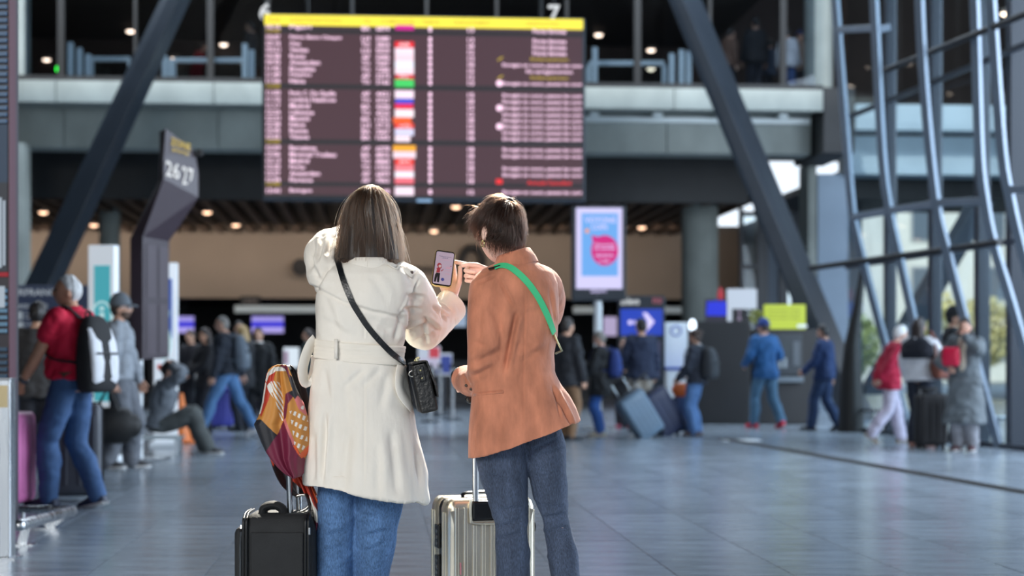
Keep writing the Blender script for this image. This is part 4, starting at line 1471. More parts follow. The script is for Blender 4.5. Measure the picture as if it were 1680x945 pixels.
# ------------------------------------------------------------------ airline wall, totems, bent sign tower
c = P(76, 590, 22.5); k = 22.5 / FPX
aw = empty('airline_panel', (c[0], 22.5, 0), 0, 'dark blue airline information wall behind the man in red', 'information wall')
mb = MB(); mb.box(-.62, .56, 0, .12, 0, CAMZ + 122 * k); mb.build('panel', mat('airline_blue', (30, 44, 72), rough=.5, emit=.12), aw, bevel=.01)
ml = mat('airline_letters', (200, 212, 224), emit=.45)
def az(py): return CAMZ + (590 - py) * k
def ax(px): return (px - 76) * k
mb = MB(); mb.text('AIRFRANCE', ax(15), ax(100), az(485), az(474), -.006); mb.text('SERVICE CLIENTS', ax(18), ax(78), az(506), az(499), -.006)
for i, y in enumerate((513, 520, 530, 537)):
    mb.text('Informations bagages', ax(40), ax(68), az(y + 4), az(y), -.006)
mb.build('lettering', ml, aw)
for x0, x1, y0, y1 in ((17, 37, 511, 524), (24, 38, 528, 552)):
    mb = MB(); mb.box(ax(x0), ax(x1), -.008, 0, az(y1), az(y0)); mb.build('notice', mat('notice_white', (196, 210, 222), emit=.35), aw)


def totem(label, px, Y, w, top, yaw, paint, foot=True):
    c = P(px, 590, Y); k = Y / FPX
    t = empty('totem_sign', (c[0], Y, 0), math.radians(yaw), label, 'totem sign')
    h = CAMZ + (590 - top) * k
    mb = MB(); mb.box(-w / 2, w / 2, 0, .14, .06, h); mb.build('body', mat('totem_white', (226, 232, 238), emit=.30, rough=.4), t, bevel=.012)
    mb = MB(); mb.box(-w / 2 - .05, w / 2 + .05, -.16, .30, 0, .06); mb.build('base', m_white, t, bevel=.01)
    paint(t, w, h)


def paint_teal(t, w, h):
    a = mat('totem_teal', (72, 176, 190), emit=.7)
    mb = MB(); mb.box(-w * .26, w * .34, -.006, .0, .65, h - .22); mb.build('print', a, t)
    mb = MB(); r = .115; pts = [(w * .04 + r * math.cos(q), -.012, h - .78 + r * 1.45 * math.sin(q)) for q in np.linspace(0, 6.283, 25)]
    mb.tube(pts, .010, 6, round_ends=False); mb.text('i', w * .04 - .03, w * .04 + .03, h - .90, h - .66, -.012); mb.text('Infos', -w * .12, w * .2, h - 1.28, h - 1.16, -.012)
    mb.build('emblem', mat('totem_pale', (190, 226, 230), emit=.8), t)


def paint_blue(t, w, h):
    mb = MB(); mb.box(-w * .40, w * .26, -.006, 0, h - .95, h - .2); mb.build('print', mat('totem_blue', (38, 82, 172), emit=.8), t)
    mb = MB(); r = .2
    q = [(-.02 + w * .3 * math.cos(a), -.009, h - 1.0 + .22 * math.sin(a)) for a in np.linspace(0, 6.283, 25)[:-1]]
    mb.add(q, [tuple(reversed(range(24)))]); mb.text('Vols', -w * .3, w * .12, h - .52, h - .35, -.010); mb.text('DEPART', -w * .34, w * .2, h - .68, h - .61, -.010); mb.build('emblem', mat('totem_pale', (190, 226, 230), emit=.8), t)
    mb = MB(); mb.box(-w * .34, -w * .2, -.006, 0, h - 1.35, h - 1.28); mb.box(-w * .3, w * .05, -.006, 0, h - 1.62, h - 1.5); mb.build('red_print', mat('totem_red', (206, 90, 80), emit=.3), t)


totem('white totem sign with a teal print behind the grey capped man', 166, 18.4, .30, 402, -8, paint_teal)
totem('white totem sign with a blue print behind the bent sign tower', 272, 21.5, .30, 431, 10, paint_blue)

# bent maroon sign tower on steel legs
SY = 18.6; k = SY / FPX
c = P(228, 590, SY)
st = empty('sign_tower', (c[0], SY, 0), 0, 'dark maroon sign tower with a bent neck and white zone numbers', 'sign tower')
def sx(px): return (px - 228) * k
def sz(py): return CAMZ + (590 - py) * k
def sec(pf, pr, pl, py, pyr, y0=0.0):
    """Plan corners at one level: front edge pf, right edge pr (further back), left edge pl."""
    f = np.array((sx(pf), y0, sz(py))); r = np.array((sx(pr), y0 + .42, sz(pyr))); l = np.array((sx(pl), y0 + .30, sz(py)))
    return [f, r, r + l - f, l]
m_tw = mat('tower_maroon', (58, 46, 54), rough=.42)
mb = MB(); mb.loft([sec(234, 265, 203, 590, 587), sec(234, 265, 203, 388, 392), sec(268, 314, 250, 293, 318), sec(268, 314, 252, 258, 275), sec(272, 308, 252, 210, 240)])
tw = mb.build('body', m_tw, st, bevel=.008)
def tw_face(px, py, d=.010):
    """Point on the right-front face of the tower, pushed out by d."""
    lv = [(590, 587, 234, 265), (388, 392, 234, 265), (293, 318, 268, 314), (258, 275, 268, 314), (210, 240, 272, 308)]
    ys = [q[0] for q in lv]
    pf = np.interp(-py, [-y for y in ys], [q[2] for q in lv]); pr = np.interp(-py, [-y for y in ys], [q[3] for q in lv])
    u = (px - pf) / (pr - pf)
    f = np.array((sx(pf), 0, sz(py))); r = np.array((sx(pr), .42, sz(py)))
    n = unit(np.cross((0, 0, 1), r - f)); n = n if n[1] < 0 else -n
    return f + (r - f) * u + n * d
for x0, x1, y0, y1 in ((239, 249, 400, 488), (253, 263, 402, 488), (239, 249, 498, 582), (253, 263, 498, 580)):
    q = [tw_face(x0, y1), tw_face(x1, y1), tw_face(x1, y0), tw_face(x0, y0)]
    mb = MB(); mb.loft([q, [a + np.array((-.004, -.006, 0)) for a in q]]); mb.build('door_panel', mat('tower_panel', (70, 58, 66), rough=.35), st)
for s_, x0, x1, y0, y1, mm in (('26', 270, 288, 262, 288, 'white_glow'), ('27', 291, 306, 268, 300, 'white_glow'), ('ZONE', 277, 302, 224, 236, 'screen_gold'), ('porte', 279, 300, 240, 247, 'screen_gold')):
    mb = MB(); mb.text(s_, 0, 1, 0, 1, 0); v = mb.verts(); o = MB()
    o.add([tw_face(x0 + (x1 - x0) * a[0], y1 + (y0 - y1) * a[2] + (x1 - x0) * a[0] * .25, .014) for a in v], mb.f)
    o.build('lettering', MATS[mm], st)
for px in (212, 222):
    mb = MB(); mb.cyl((sx(px), .25, 0), (sx(px), .25, sz(589)), .032, n=14); mb.build('leg', m_inox, st, smooth=50)
mb = MB(); mb.box(sx(205), sx(266), .05, .5, 0, .02); mb.build('base_plate', m_inox, st, bevel=.004)
mb = MB(); mb.box(sx(310), sx(320), .38, .48, sz(248), sz(238)); mb.build('camera_box', m_black, st)

# ------------------------------------------------------------------ right: screen on a pole, arrow totem, kiosks, machines
SY = 26.4; k = SY / FPX; c = P(982, 590, SY)
ps = empty('pole_screen', (c[0], SY, 0), math.radians(2), 'large upright advertising screen on a white pole right of the women', 'screen')
def sx(px): return (px - 982) * k
def sz(py): return CAMZ + (590 - py) * k
mb = MB(); mb.box(sx(938), sx(1027), .0, .2, sz(493), sz(337)); mb.build('housing', mat('screen_case', (34, 42, 52), rough=.4), ps, bevel=.015)
mb = MB(); mb.box(sx(945), sx(1021), -.006, 0, sz(474), sz(341)); mb.build('screen_margin', mat('screen_lilac', (206, 200, 240), emit=1.0), ps)
mb = MB(); mb.box(sx(954), sx(1014), -.010, -.004, sz(453), sz(350)); mb.build('advert', mat('screen_sky', (104, 166, 232), emit=.95), ps)
mb = MB(); cc = (sx(992), -.014, sz(411)); pts = [(cc[0] + 22.5 * k * math.cos(a), cc[1], cc[2] + 25 * k * math.sin(a)) for a in np.linspace(0, 6.283, 33)[:-1]]
mb.add(pts, [tuple(reversed(range(32)))]); mb.add([(sx(970), -.0138, sz(386)), (sx(973), -.0138, sz(400)), (sx(985), -.0138, sz(389))], [(0, 1, 2)]); mb.build('speech_bubble', mat('screen_magenta', (200, 0, 118), emit=1.0), ps)
mb = MB(); mb.text('VOYONS', sx(959), sx(1010), sz(366), sz(356), -.013); mb.text('LOIN', sx(971), sx(996), sz(377), sz(368), -.013)
for y, a, b, s_ in ((401, 976, 1008, 'Decouvrez'), (407, 974, 1009, 'nos nouvelles'), (418, 977, 1006, 'destinations'), (428, 982, 1001, 'en ligne')):
    mb.text(s_, sx(a), sx(b), sz(y + 3), sz(y - 2), -.018)
mb.text('airport', sx(969), sx(995), sz(482), sz(474.5), -.008)
mb.build('lettering', mat('screen_letters', (214, 204, 250), emit=1.0), ps)
mb = MB(); pts = [(sx(963) + 3.6 * k * math.cos(a), -.012, sz(379) + 3.6 * k * math.sin(a)) for a in np.linspace(0, 6.283, 13)[:-1]]; mb.add(pts, [tuple(reversed(range(12)))]); mb.build('orange_dot', mat('screen_orange', (240, 150, 90), emit=1.0), ps)
mb = MB(); mb.cyl((0, .1, 0), (0, .1, sz(493)), 6.5 * k, n=20); mb.build('pole', m_white, ps, smooth=50)
mb = MB(); mb.cyl((0, .1, 0), (0, .1, .03), .3, n=28); mb.build('base', m_inox, ps, smooth=40)

SY = 27.7; k = SY / FPX; c = P(1053, 590, SY)
at_ = empty('arrow_totem', (c[0], SY, 0), 0, 'dark totem with a bright blue arrow screen', 'totem sign')
def sx(px): return (px - 1053) * k
mb = MB(); mb.box(sx(1015), sx(1091), 0, .25, 0, sz(485)); mb.build('body', mat('screen_case', (34, 42, 52)), at_, bevel=.01)
mb = MB(); mb.box(sx(1018), sx(1087), -.006, 0, sz(550), sz(507)); mb.build('screen', mat('screen_blue', (22, 62, 196), emit=.75), at_)
def sz(py): return CAMZ + (590 - py) * k
mb = MB(); mb.add([(sx(x), -.010, sz(y)) for x, y in ((1054, 513), (1061, 513), (1074, 528), (1061, 544), (1053, 544), (1062, 528))], [(5, 4, 3, 2, 1, 0)])
q = [(sx(1034) + 4 * k * math.cos(a), -.01, sz(529) + 4 * k * math.sin(a)) for a in np.linspace(0, 6.283, 15)[:-1]]; mb.add(q, [tuple(reversed(range(14)))]); mb.box(sx(1040), sx(1056), -.011, -.009, sz(532), sz(526)); mb.build('arrow', mat('screen_letters', (214, 204, 250)), at_)
mb = MB(); mb.text('Enlevo', sx(1019), sx(1049), sz(500), sz(488), -.006); mb.build('lettering', mat('white_glow', (240, 243, 245)), at_)
mb = MB(); mb.text('no', sx(1071), sx(1086), sz(498), sz(489), -.006); mb.build('red_mark', mat('dim_red', (190, 100, 116), emit=.6), at_)
mb = MB(); mb.box(sx(1024), sx(1084), -.006, 0, sz(620), sz(560)); mb.build('poster', mat('poster_mauve', (92, 84, 106), rough=.5), at_)

SY = 28.2; k = SY / FPX
def kiosk(label, px0, px1, top, bot_counter, c=(206, 216, 226)):
    cx = (px0 + px1) / 2; w = P(cx, 590, SY); hw = (px1 - px0) / 2 * k
    t = empty('kiosk', (w[0], SY, 0), 0, label, 'kiosk')
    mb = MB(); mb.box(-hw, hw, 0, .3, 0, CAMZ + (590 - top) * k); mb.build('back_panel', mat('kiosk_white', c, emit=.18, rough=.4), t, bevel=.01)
    mb = MB(); mb.box(-hw, hw, -.5, -.02, 0, CAMZ + (590 - bot_counter) * k - .03); mb.build('counter', mat('kiosk_white', c), t, bevel=.01)
    mb = MB(); mb.box(-hw - .03, hw + .03, -.54, -.005, CAMZ + (590 - bot_counter) * k - .03, CAMZ + (590 - bot_counter) * k + .02); mb.build('worktop', mat('kiosk_blue', (44, 84, 176), rough=.4), t, bevel=.006)
    mb = MB(); q = [(.0 + .08 * math.cos(a), -.006, CAMZ + (590 - top) * k - .14 + .08 * math.sin(a)) for a in np.linspace(0, 6.283, 17)]; mb.tube(q, .012, 6, round_ends=False); mb.build('emblem', mat('kiosk_blue', (44, 84, 176)), t)
kiosk('white check-in kiosk with a blue worktop beside the arrow totem', 1090, 1128, 529, 604)
c = P(1136, 590, 27.5); mb = MB(); mb.sphere(c * (1, 1, 0) + (0, 0, CAMZ + 55 * k), .055, 14, 10)
hl = empty('spot_lamp', c * (1, 1, 0), 0, 'small glaring round lamp on a stand by the kiosk', 'lamp')
mb = MB(); mb.sphere((0, 0, CAMZ + 55 * k), (.06, .05, .1), 14, 10); mb.build('bulb', mat('lamp_white', (215, 230, 245), emit=3.0), hl, smooth=180)
mb = MB(); mb.cyl((0, .03, 0), (0, .03, CAMZ + 48 * k), .022, n=10); mb.build('stand', m_mull, hl, smooth=50)

SY = 29.0; k = SY / FPX
def sz(py): return CAMZ + (590 - py) * k
def machine(name, label, cat, a, b, top, extra=None, rgb=(17, 19, 23)):
    cx = (a + b) / 2; w = P(cx, 590, SY); hw = (b - a) / 2 * k - .01
    t = empty(name, (w[0], SY, 0), 0, label, cat)
    mb = MB(); mb.box(-hw, hw, 0, .9, 0, sz(top)); mb.build('housing', mat('machine_dark', rgb, rough=.45, var=.12, vscale=2), t, bevel=.015)
    if extra:
        extra(t, hw)
    return t
def atm_face(t, hw):
    def x(q): return (q - 1298) * k
    mb = MB(); mb.box(x(1272), x(1325), -.05, 0, sz(615), sz(548)); mb.build('fascia', mat('atm_fascia', (48, 54, 60), rough=.35), t, bevel=.01)
    mb = MB(); mb.box(x(1276), x(1306), -.06, -.05, sz(585), sz(558)); mb.build('screen', mat('atm_screen', (56, 70, 80), emit=.5, rough=.2), t)
    for i in range(4):
        for j in range(3):
            mb = MB(); mb.box(x(1279 + j * 8), x(1284 + j * 8), -.064, -.052, sz(603 - i * 4), sz(600 - i * 4)); mb.build('key', mat('atm_key', (150, 160, 166), rough=.4), t)
    mb = MB(); mb.box(x(1272), x(1326), -.16, 0, sz(627), sz(618)); mb.build('shelf', mat('atm_shelf', (98, 108, 116), rough=.35), t, bevel=.01)
    mb = MB(); mb.box(x(1310), x(1321), -.062, -.05, sz(600), sz(560)); mb.build('slot_panel', mat('atm_slot', (86, 92, 98), rough=.3), t, bevel=.004)
    mb = MB(); mb.box(x(1271), x(1279), -.075, -.05, sz(576), sz(556)); mb.build('yellow_notice', mat('notice_yellow', (214, 190, 60), emit=.3), t)
machine('service_cabinet', 'plain black service cabinet between the kiosk and the cash machine', 'cabinet', 1134, 1232, 527)
machine('cash_machine', 'black cash machine with grey keypad under the lime sign', 'cash machine', 1234, 1342, 540, atm_face, (14, 15, 18))
# signs standing on the cabinets
def sign_on(name, label, px, top, body, base_py, Y=29.2, d=.08):
    w = P(px, 590, Y)
    return empty(name, (w[0], Y, sz(base_py)), 0, label, 'sign')
w = sign_on('white_sign', 'blank white square sign standing on the service cabinet', 1217, 475, None, 527)
def sx(px): return (px - 1217) * k
def dz(py): return sz(py) - sz(527)
mb = MB(); mb.box(sx(1193), sx(1242), 0, .08, dz(506), dz(473)); mb.build('panel', mat('sign_white', (206, 220, 238), emit=.7), w, bevel=.01)
mb = MB(); mb.box(sx(1193), sx(1201), 0, .08, 0, dz(506)); mb.build('post', mat('sign_white', (206, 220, 238)), w)
mb = MB(); mb.box(sx(1203), sx(1226), .0, .3, 0, dz(507)); mb.build('box', m_black, w)
mb = MB(); q = [(sx(1213) + .025 * math.cos(a), -.004, dz(511) + .03 * math.sin(a)) for a in np.linspace(0, 6.283, 13)[:-1]]; mb.add(q, [tuple(reversed(range(12)))]); mb.add([(sx(1209), -.004, dz(525)), (sx(1217), -.004, dz(525)), (sx(1213), -.004, dz(514))], [(0, 1, 2)]); mb.build('figure_symbol', mat('symbol_pink', (160, 140, 170), emit=.5), w)
w = sign_on('blue_sign', 'glowing blue lettered sign with a red flame shape on top', 1174, 488, None, 527)
def sx(px): return (px - 1174) * k
mb = MB(); mb.box(sx(1158), sx(1194), .03, .12, 0, dz(490)); mb.build('back_board', mat('sign_dark', (52, 44, 56), rough=.6), w)
mb = MB(); mb.text('Presse', sx(1159), sx(1193), dz(518), dz(505), .02); mb.text('relais', sx(1160), sx(1192), dz(503), dz(491), .02); mb.box(sx(1160), sx(1192), .022, .03, dz(517), dz(494)); mb.build('lettering', mat('sign_blue', (10, 34, 214), emit=.9), w)
mb = MB(); mb.sphere((sx(1183), .06, dz(482)), (.055, .03, .13), 12, 10, lambda d, q: q * (1 - .5 * max(d[2], 0), 1, 1)); mb.build('flame', mat('sign_red', (196, 24, 44), emit=.6), w, smooth=180)
w = sign_on('lime_sign', 'bright lime yellow sign standing on the cash machine', 1288, 500, None, 540)
def sx(px): return (px - 1288) * k
def dz(py): return sz(py) - sz(540)
mb = MB(); mb.box(sx(1254), sx(1322), 0, .1, 0, dz(499)); mb.build('panel', mat('sign_lime', (190, 212, 50), emit=.8), w, bevel=.008)
mb = MB()
for y in (507, 514, 521): mb.text('Retrait billets change', sx(1260), sx(1312), dz(y + 3), dz(y - 1), -.004)
mb.build('lettering', mat('lime_letters', (128, 140, 40), emit=.4), w)
mb = MB(); c0 = (sx(1241), .03, dz(519)); q = [(c0[0] + .095 * math.cos(a), c0[1], c0[2] + .095 * math.sin(a)) for a in np.linspace(0, 6.283, 22)]; mb.tube(q, .022, 8, round_ends=False); mb.sphere(c0, .035, 10, 8); mb.build('round_emblem', mat('lime_dim', (150, 168, 50), emit=.4), w, smooth=60)
mb = MB(); mb.box(c0[0] - .02, sx(1256), .05, .09, dz(530), dz(512)); mb.build('emblem_arm', m_black, w)
mb = MB(); mb.box(sx(1308), sx(1324), -.02, .02, dz(537), dz(532)); mb.build('tag', m_white, w)

# ------------------------------------------------------------------ rear desks and screens under the beige wall
mdk = mat('desk_dark', (46, 48, 54), rough=.5)
def desk(label, px, Y, w):
    c = P(px, 590, Y); t = empty('check_in_desk', (c[0], Y, 0), HALL, label, 'desk', 'check-in desks at the rear')
    mb = MB(); mb.box(-w / 2, w / 2, 0, .7, 0, 1.02); mb.build('counter', mdk, t, bevel=.02)
    mb = MB(); mb.box(-w / 2 - .04, w / 2 + .04, -.06, .75, 1.02, 1.07); mb.build('worktop', m_mull, t, bevel=.01)
for px, lb in ((300, 'dim check-in desk at the rear beneath the left blue screen'), (438, 'dim check-in desk at the rear beneath the right blue screen'), (600, 'dim check-in desk at the rear hidden behind the trench coat'), (728, 'dim check-in desk at the rear between the two women'), (960, 'dim check-in desk at the rear beneath the pole screen')):
    desk(lb, px, 50.5, 2.0)
def hung_screen(label, x0, x1, y0, y1, Y, stripes, top=None):
    c = P((x0 + x1) / 2, y1, Y); k = Y / FPX; hw = (x1 - x0) / 2 * k; h = (y1 - y0) * k
    t = empty('desk_screen', c, HALL, label, 'screen', 'lit screens of the rear desks')
    mb = MB(); mb.box(-hw - .04, hw + .04, 0, .12, -.04, h + .04); mb.build('housing', m_black, t, bevel=.01)
    for a, b, col in stripes:
        mb = MB(); mb.box(-hw, hw, -.006, 0, h * a, h * b); mb.build('screen', mat('stripe_%d_%d_%d' % col, col, emit=.9), t)
    zt = (2.86 if top is None else top) - c[2]
    mb = MB(); mb.cyl((0, .06, h), (0, .06, zt), .03, n=8); mb.build('hanger_rod', m_black, t)
st_ = [(0, .36, (176, 164, 236)), (.36, .66, (36, 30, 214)), (.66, 1, (160, 150, 228))]
hung_screen('blue and lilac screen at the rear beside the blue totem', 286, 318, 519, 546, 50.0, st_)
hung_screen('blue and lilac screen at the rear above the walking man', 413, 465, 519, 546, 50.0, st_)
hung_screen('pale lilac screen at the rear behind the white pole', 990, 1012, 520, 551, 50.0, [(0, 1, (176, 164, 200))])
hung_screen('pale blue panel at the rear between the two women', 735, 765, 508, 536, 50.0, [(0, 1, (150, 170, 196))])
c = P(478, 590, 33); k = 33 / FPX
ls = empty('lit_panel', (c[0], 33, 0), 0, 'small bright white panel on a stand left of the trench coat', 'lit panel')
mb = MB(); mb.box(-13 * k, 12 * k, 0, .06, CAMZ - 13 * k, CAMZ + 20 * k); mb.build('panel', mat('panel_white', (214, 226, 236), emit=.9), ls, bevel=.01)
mb = MB(); mb.box(-12 * k, -5 * k, -.005, 0, CAMZ - 8 * k, CAMZ + 14 * k); mb.build('print', mat('panel_mauve', (170, 140, 170), emit=.6), ls)
mb = MB(); mb.cyl((0, .03, 0), (0, .03, CAMZ - 13 * k), .03, n=10); mb.build('stand', m_mull, ls)
mb = MB(); mb.cyl((0, .03, 0), (0, .03, .03), .25, n=20); mb.build('base', m_mull, ls)
def poster_stand(label, px, py0, py1, w, Y, cols):
    c = P(px, 590, Y); k = Y / FPX; t = empty('poster_stand', (c[0], Y, 0), 0, label, 'poster stand')
    z0, z1 = CAMZ + (590 - py1) * k, CAMZ + (590 - py0) * k
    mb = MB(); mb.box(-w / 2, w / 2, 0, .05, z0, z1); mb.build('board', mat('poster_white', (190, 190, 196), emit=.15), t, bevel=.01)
    for a, b, q, r, col in cols:
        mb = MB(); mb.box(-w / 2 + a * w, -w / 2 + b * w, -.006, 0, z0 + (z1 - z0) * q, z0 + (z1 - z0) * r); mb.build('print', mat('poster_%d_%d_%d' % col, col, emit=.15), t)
    mb = MB(); mb.box(-.03, .03, 0, .05, 0, z0); mb.build('stand', m_mull, t)
    mb = MB(); mb.box(-.2, .2, -.15, .2, 0, .02); mb.build('base', m_mull, t)
poster_stand('poster stand with a red print seen between the two women', 704, 568, 606, .45, 34, [(.1, .9, .1, .5, (190, 176, 190)), (.5, .95, .5, .95, (196, 60, 70))])
poster_stand('blue poster stand seen between the two women', 728, 580, 616, .34, 35, [(.05, .95, .1, .9, (54, 66, 130))])
def queue_post(label, px, Y):
    c = P(px, 590, Y); t = empty('queue_post', (c[0], Y, 0), 0, label, 'queue post', 'queue posts in the hall')
    mb = MB(); mb.cyl((0, 0, .02), (0, 0, .98), .035, n=14); mb.build('post', m_inox, t, smooth=50)
    mb = MB(); mb.cyl((0, 0, 0), (0, 0, .03), .17, n=24); mb.build('base', m_mull, t, smooth=40)
    mb = MB(); mb.cyl((0, 0, .94), (0, 0, 1.02), .045, n=14); mb.build('belt_head', m_black, t, smooth=40)
for px, Y, lb in ((322, 26.5, 'queue post left of the person with the white paper'), (346, 27.5, 'queue post right behind the person with the white paper'), (706, 30, 'queue post right of the black handbag'), (722, 33, 'queue post between the women, second from the handbag'), (742, 31, 'queue post just left of the rust jacket cuff')):
    queue_post(lb, px, Y)
# traffic cone
c = ground(297, 727); t = empty('traffic_cone', (*c, 0), 0, 'orange and white traffic cone behind the seated person', 'traffic cone')
mo_ = mat('cone_orange', (224, 120, 50), rough=.5)
for z0, z1, r0, r1, mm, nm in ((.03, .22, .15, .115, mo_, 'lower_band'), (.22, .42, .115, .075, m_white, 'white_band'), (.42, .66, .075, .03, mo_, 'upper_band')):
    mb = MB(); mb.cyl((0, 0, z0), (0, 0, z1), r0, r1, 20); mb.build(nm, mm, t, smooth=40)
mb = MB(); mb.box(-.19, .19, -.19, .19, 0, .035); mb.build('base', mo_, t, bevel=.01)
# low bench under the seated person
c = ground(262, 744); bn = empty('low_bench', (*c, 0), 0, 'low pale bench under the seated person in the grey hoodie', 'bench')
mb = MB(); mb.box(-.28, .26, -.16, .16, .17, .21); mb.build('seat', m_rail, bn, bevel=.01)
for sx_ in (-.24, .22):
    for sy_ in (-.12, .12):
        mb = MB(); mb.box(sx_ - .02, sx_ + .02, sy_ - .02, sy_ + .02, 0, .17); mb.build('leg', m_white, bn)
# ------------------------------------------------------------------ people in the hall (behind the two women)
DEN = (66, 92, 134); DKDEN = (44, 66, 108)
# man in the red polo shirt, walking left with two cases on a trolley
Pm = Pose(H=1.72, lean=2, lh=(-.20, .36, .80), rh=(.20, .20, .84), le=(-.6, -.8, -.2), lf=(-.10, .13, .085), rf=(.10, -.15, .10), rheel=12, hyaw=32, hpitch=3, lcurl=GRIP, sw=.185, belly=.035)
man, Pm = person('grey haired man in a red polo shirt walking with a white backpack', 118, 834, 68, Pm, dict(rgb=(206, 14, 58), hem=.94, sleeve=.44, bulk=.03, name='polo_shirt', var=.08), dict(rgb=(58, 88, 130), grow=.022, flare=.012, name='jeans'), ((34, 42, 66), (206, 206, 206)), ('thin', (206, 206, 206)), (196, 146, 120), vox=.010, collar=(206, 14, 58), seed=3)
mb = MB(); mb.loft([Pm.T(ring((0, -.01, z), .178, .128 + .01)) * Pm.k for z in (.955, .965, .985, .995)]); mb.build('belt', mat('belt_brown', (80, 52, 38), rough=.5), man, smooth=60)
e_, w_ = Pm.arm[-1]
mb = MB(); d_ = unit(w_ - e_); mb.tube([(w_ - d_ * .035) * Pm.k, (w_ - d_ * .005) * Pm.k], .036, 14, round_ends=False); mb.build('wristwatch', mat('watch_metal', (110, 110, 116), rough=.3, metal=.8), man, smooth=50)
backpack('white and black backpack on the man in the red shirt', man, Pm, (26, 27, 30), (214, 216, 222), w=.36, h=.56, d=.19, drop=.02)
# the cases on the floor before him
pk = suitcase('pink hard suitcase beside the man in the red shirt', (P(14, 590, 12.5)[0], 12.5, .0), 84, .42, .27, .66, (186, 102, 152), ribs=4, rough=.45)
x_, y_ = P(84, 590, 12.75)[:2]
suitcase('tall dark grey suitcase held by the man in the red shirt', (x_ + .04, y_ + .52, 0), 8, .42, .27, .70, (74, 78, 86), ribs=4, handle=.12, rough=.5)
suitcase('grey suitcase behind the legs of the man in the red shirt', (P(104, 590, 13.9)[0], 13.95, 0), 6, .30, .24, .66, (122, 126, 134), ribs=3, rough=.5)

# man with the grey cap and the black duffel bag
Pc = Pose(H=1.74, lh=(-.24, .16, .84), rh=(.25, -.02, .80), lf=(-.09, .10, .085), rf=(.09, -.10, .085), rcurl=GRIP, sw=.18, hyaw=0)
cm_, Pc = person('bearded man in a grey sweater and grey cap facing right', 196, 768, -88, Pc, dict(rgb=(136, 142, 150), hem=.88, bulk=.03, name='sweater'), dict(rgb=(98, 102, 110), grow=.03, flare=.03), ((60, 60, 64), (226, 226, 226)), ('short', (58, 46, 40)), (190, 146, 124), vox=.013, cap=(96, 104, 112), glasses=(214, 220, 228), seed=4)
mb = MB(); beard_cap(mb, Pc.hc * Pc.k, Pc.HR, Pc.k); mb.build('beard', mat('beard_brown', (84, 66, 56), rough=.8), cm_, smooth=180)
hw_ = on_person(cm_, Pc.arm[1][1] * Pc.k) 
t = empty('duffel_bag', (hw_[0] - .02, hw_[1] - .10, .44 - .0), math.radians(4), 'black duffel bag hanging from the hand of the grey capped man', 'bag')
dm = mat('duffel_black', (11, 12, 14), rough=.6, bump=.3, bscale=30, var=.2)
mb = MB(); mb.tube([(-.235, 0, 0), (-.20, 0, .0), (0, 0, .005), (.20, 0, .0), (.235, 0, 0)], [(.12, .10), (.175, .13), (.185, .135), (.175, .13), (.12, .10)], 20, up=(0, 0, 1)); mb.build('body', dm, t, smooth=60)
for sy in (-.07, .07):
    mb = MB(); mb.tube(smooth_path([(-.12, sy, .13), (-.08, sy * .7, .24), (-.02, sy * .2, .345), (.02, sy * .2, .345), (.08, sy * .7, .24), (.12, sy, .13)], 5), [(.006, .015)] * 26, 8); mb.build('handle', dm, t, smooth=60)
mb = MB(); mb.tube([(-.2, 0, .163), (0, 0, .172), (.2, 0, .163)], .006, 6); mb.build('zip', m_rail, t)
mb = MB(); mb.box(-.19, -.15, -.136, -.128, -.02, .03); mb.build('tag', m_rail, t)

# seated person in a grey hoodie, hands on the head
Ph = Pose(H=1.70, lean=10, hip=(0, -.05, -.60), lh=(-.10, .06, .98), rh=(.12, .12, 1.02), le=(-.8, .5, -.2), re=(.8, .5, -.1), lf=(-.14, .46, .085), rf=(.12, .52, .085), lk=(-.1, .5, 1), rk=(.1, .5, 1), hpitch=-18, sw=.18)
person('seated person in a grey hoodie with hands on the head', 268, 744, -84, Ph, dict(rgb=(98, 104, 112), hem=.90, bulk=.035, name='hoodie'), dict(rgb=(74, 78, 78), grow=.03, flare=.03), ((40, 42, 46), (216, 216, 216)), ('short', (40, 34, 32)), (196, 150, 128), vox=.014, seed=5)

# dark figure behind the man in red
person('person in a dark olive jacket partly hidden behind the man in red', 62, 790, 10, Pose(H=1.62), dict(rgb=(52, 50, 50), hem=.80, bulk=.035), dict(rgb=(30, 32, 40)), hair=('short', (34, 30, 30)), vox=.016, seed=6)

# left middle group
Pw = Pose(H=1.72, lean=6, lh=(-.24, .14, .86), rh=(.22, -.16, .86), lf=(-.09, .36, .10), rf=(.09, -.36, .12), lheel=-10, rheel=26, lk=(0, 1, .1), hyaw=6)
wm, Pw = person('man in a navy top and blue jeans striding left', 374, 716, 84, Pw, dict(rgb=(30, 36, 48), hem=.88, bulk=.03), dict(rgb=(84, 124, 170), grow=.018, flare=.01, name='jeans'), ((206, 204, 206), (226, 226, 226)), ('thin', (120, 116, 112)), (204, 160, 138), vox=.014, seed=7)
backpack('grey backpack on the striding man in blue jeans', wm, Pw, (96, 106, 118), (126, 136, 146), w=.32, h=.5, d=.2, panels=1)
person('blonde person in a black coat close behind the striding man', 398, 707, 60, Pose(H=1.62), dict(rgb=(26, 28, 34), hem=.7, bulk=.035, name='coat'), dict(rgb=(30, 34, 46)), hair=('bob', (168, 140, 96)), vox=.018, seed=8)
person('person in a black coat facing the camera left of the scarf', 424, 705, 176, Pose(H=1.60, hyaw=0), dict(rgb=(20, 22, 26), hem=.62, bulk=.04, name='coat'), dict(rgb=(26, 28, 34)), hair=('short', (58, 44, 38)), vox=.018, seed=9, collar=(214, 214, 214))
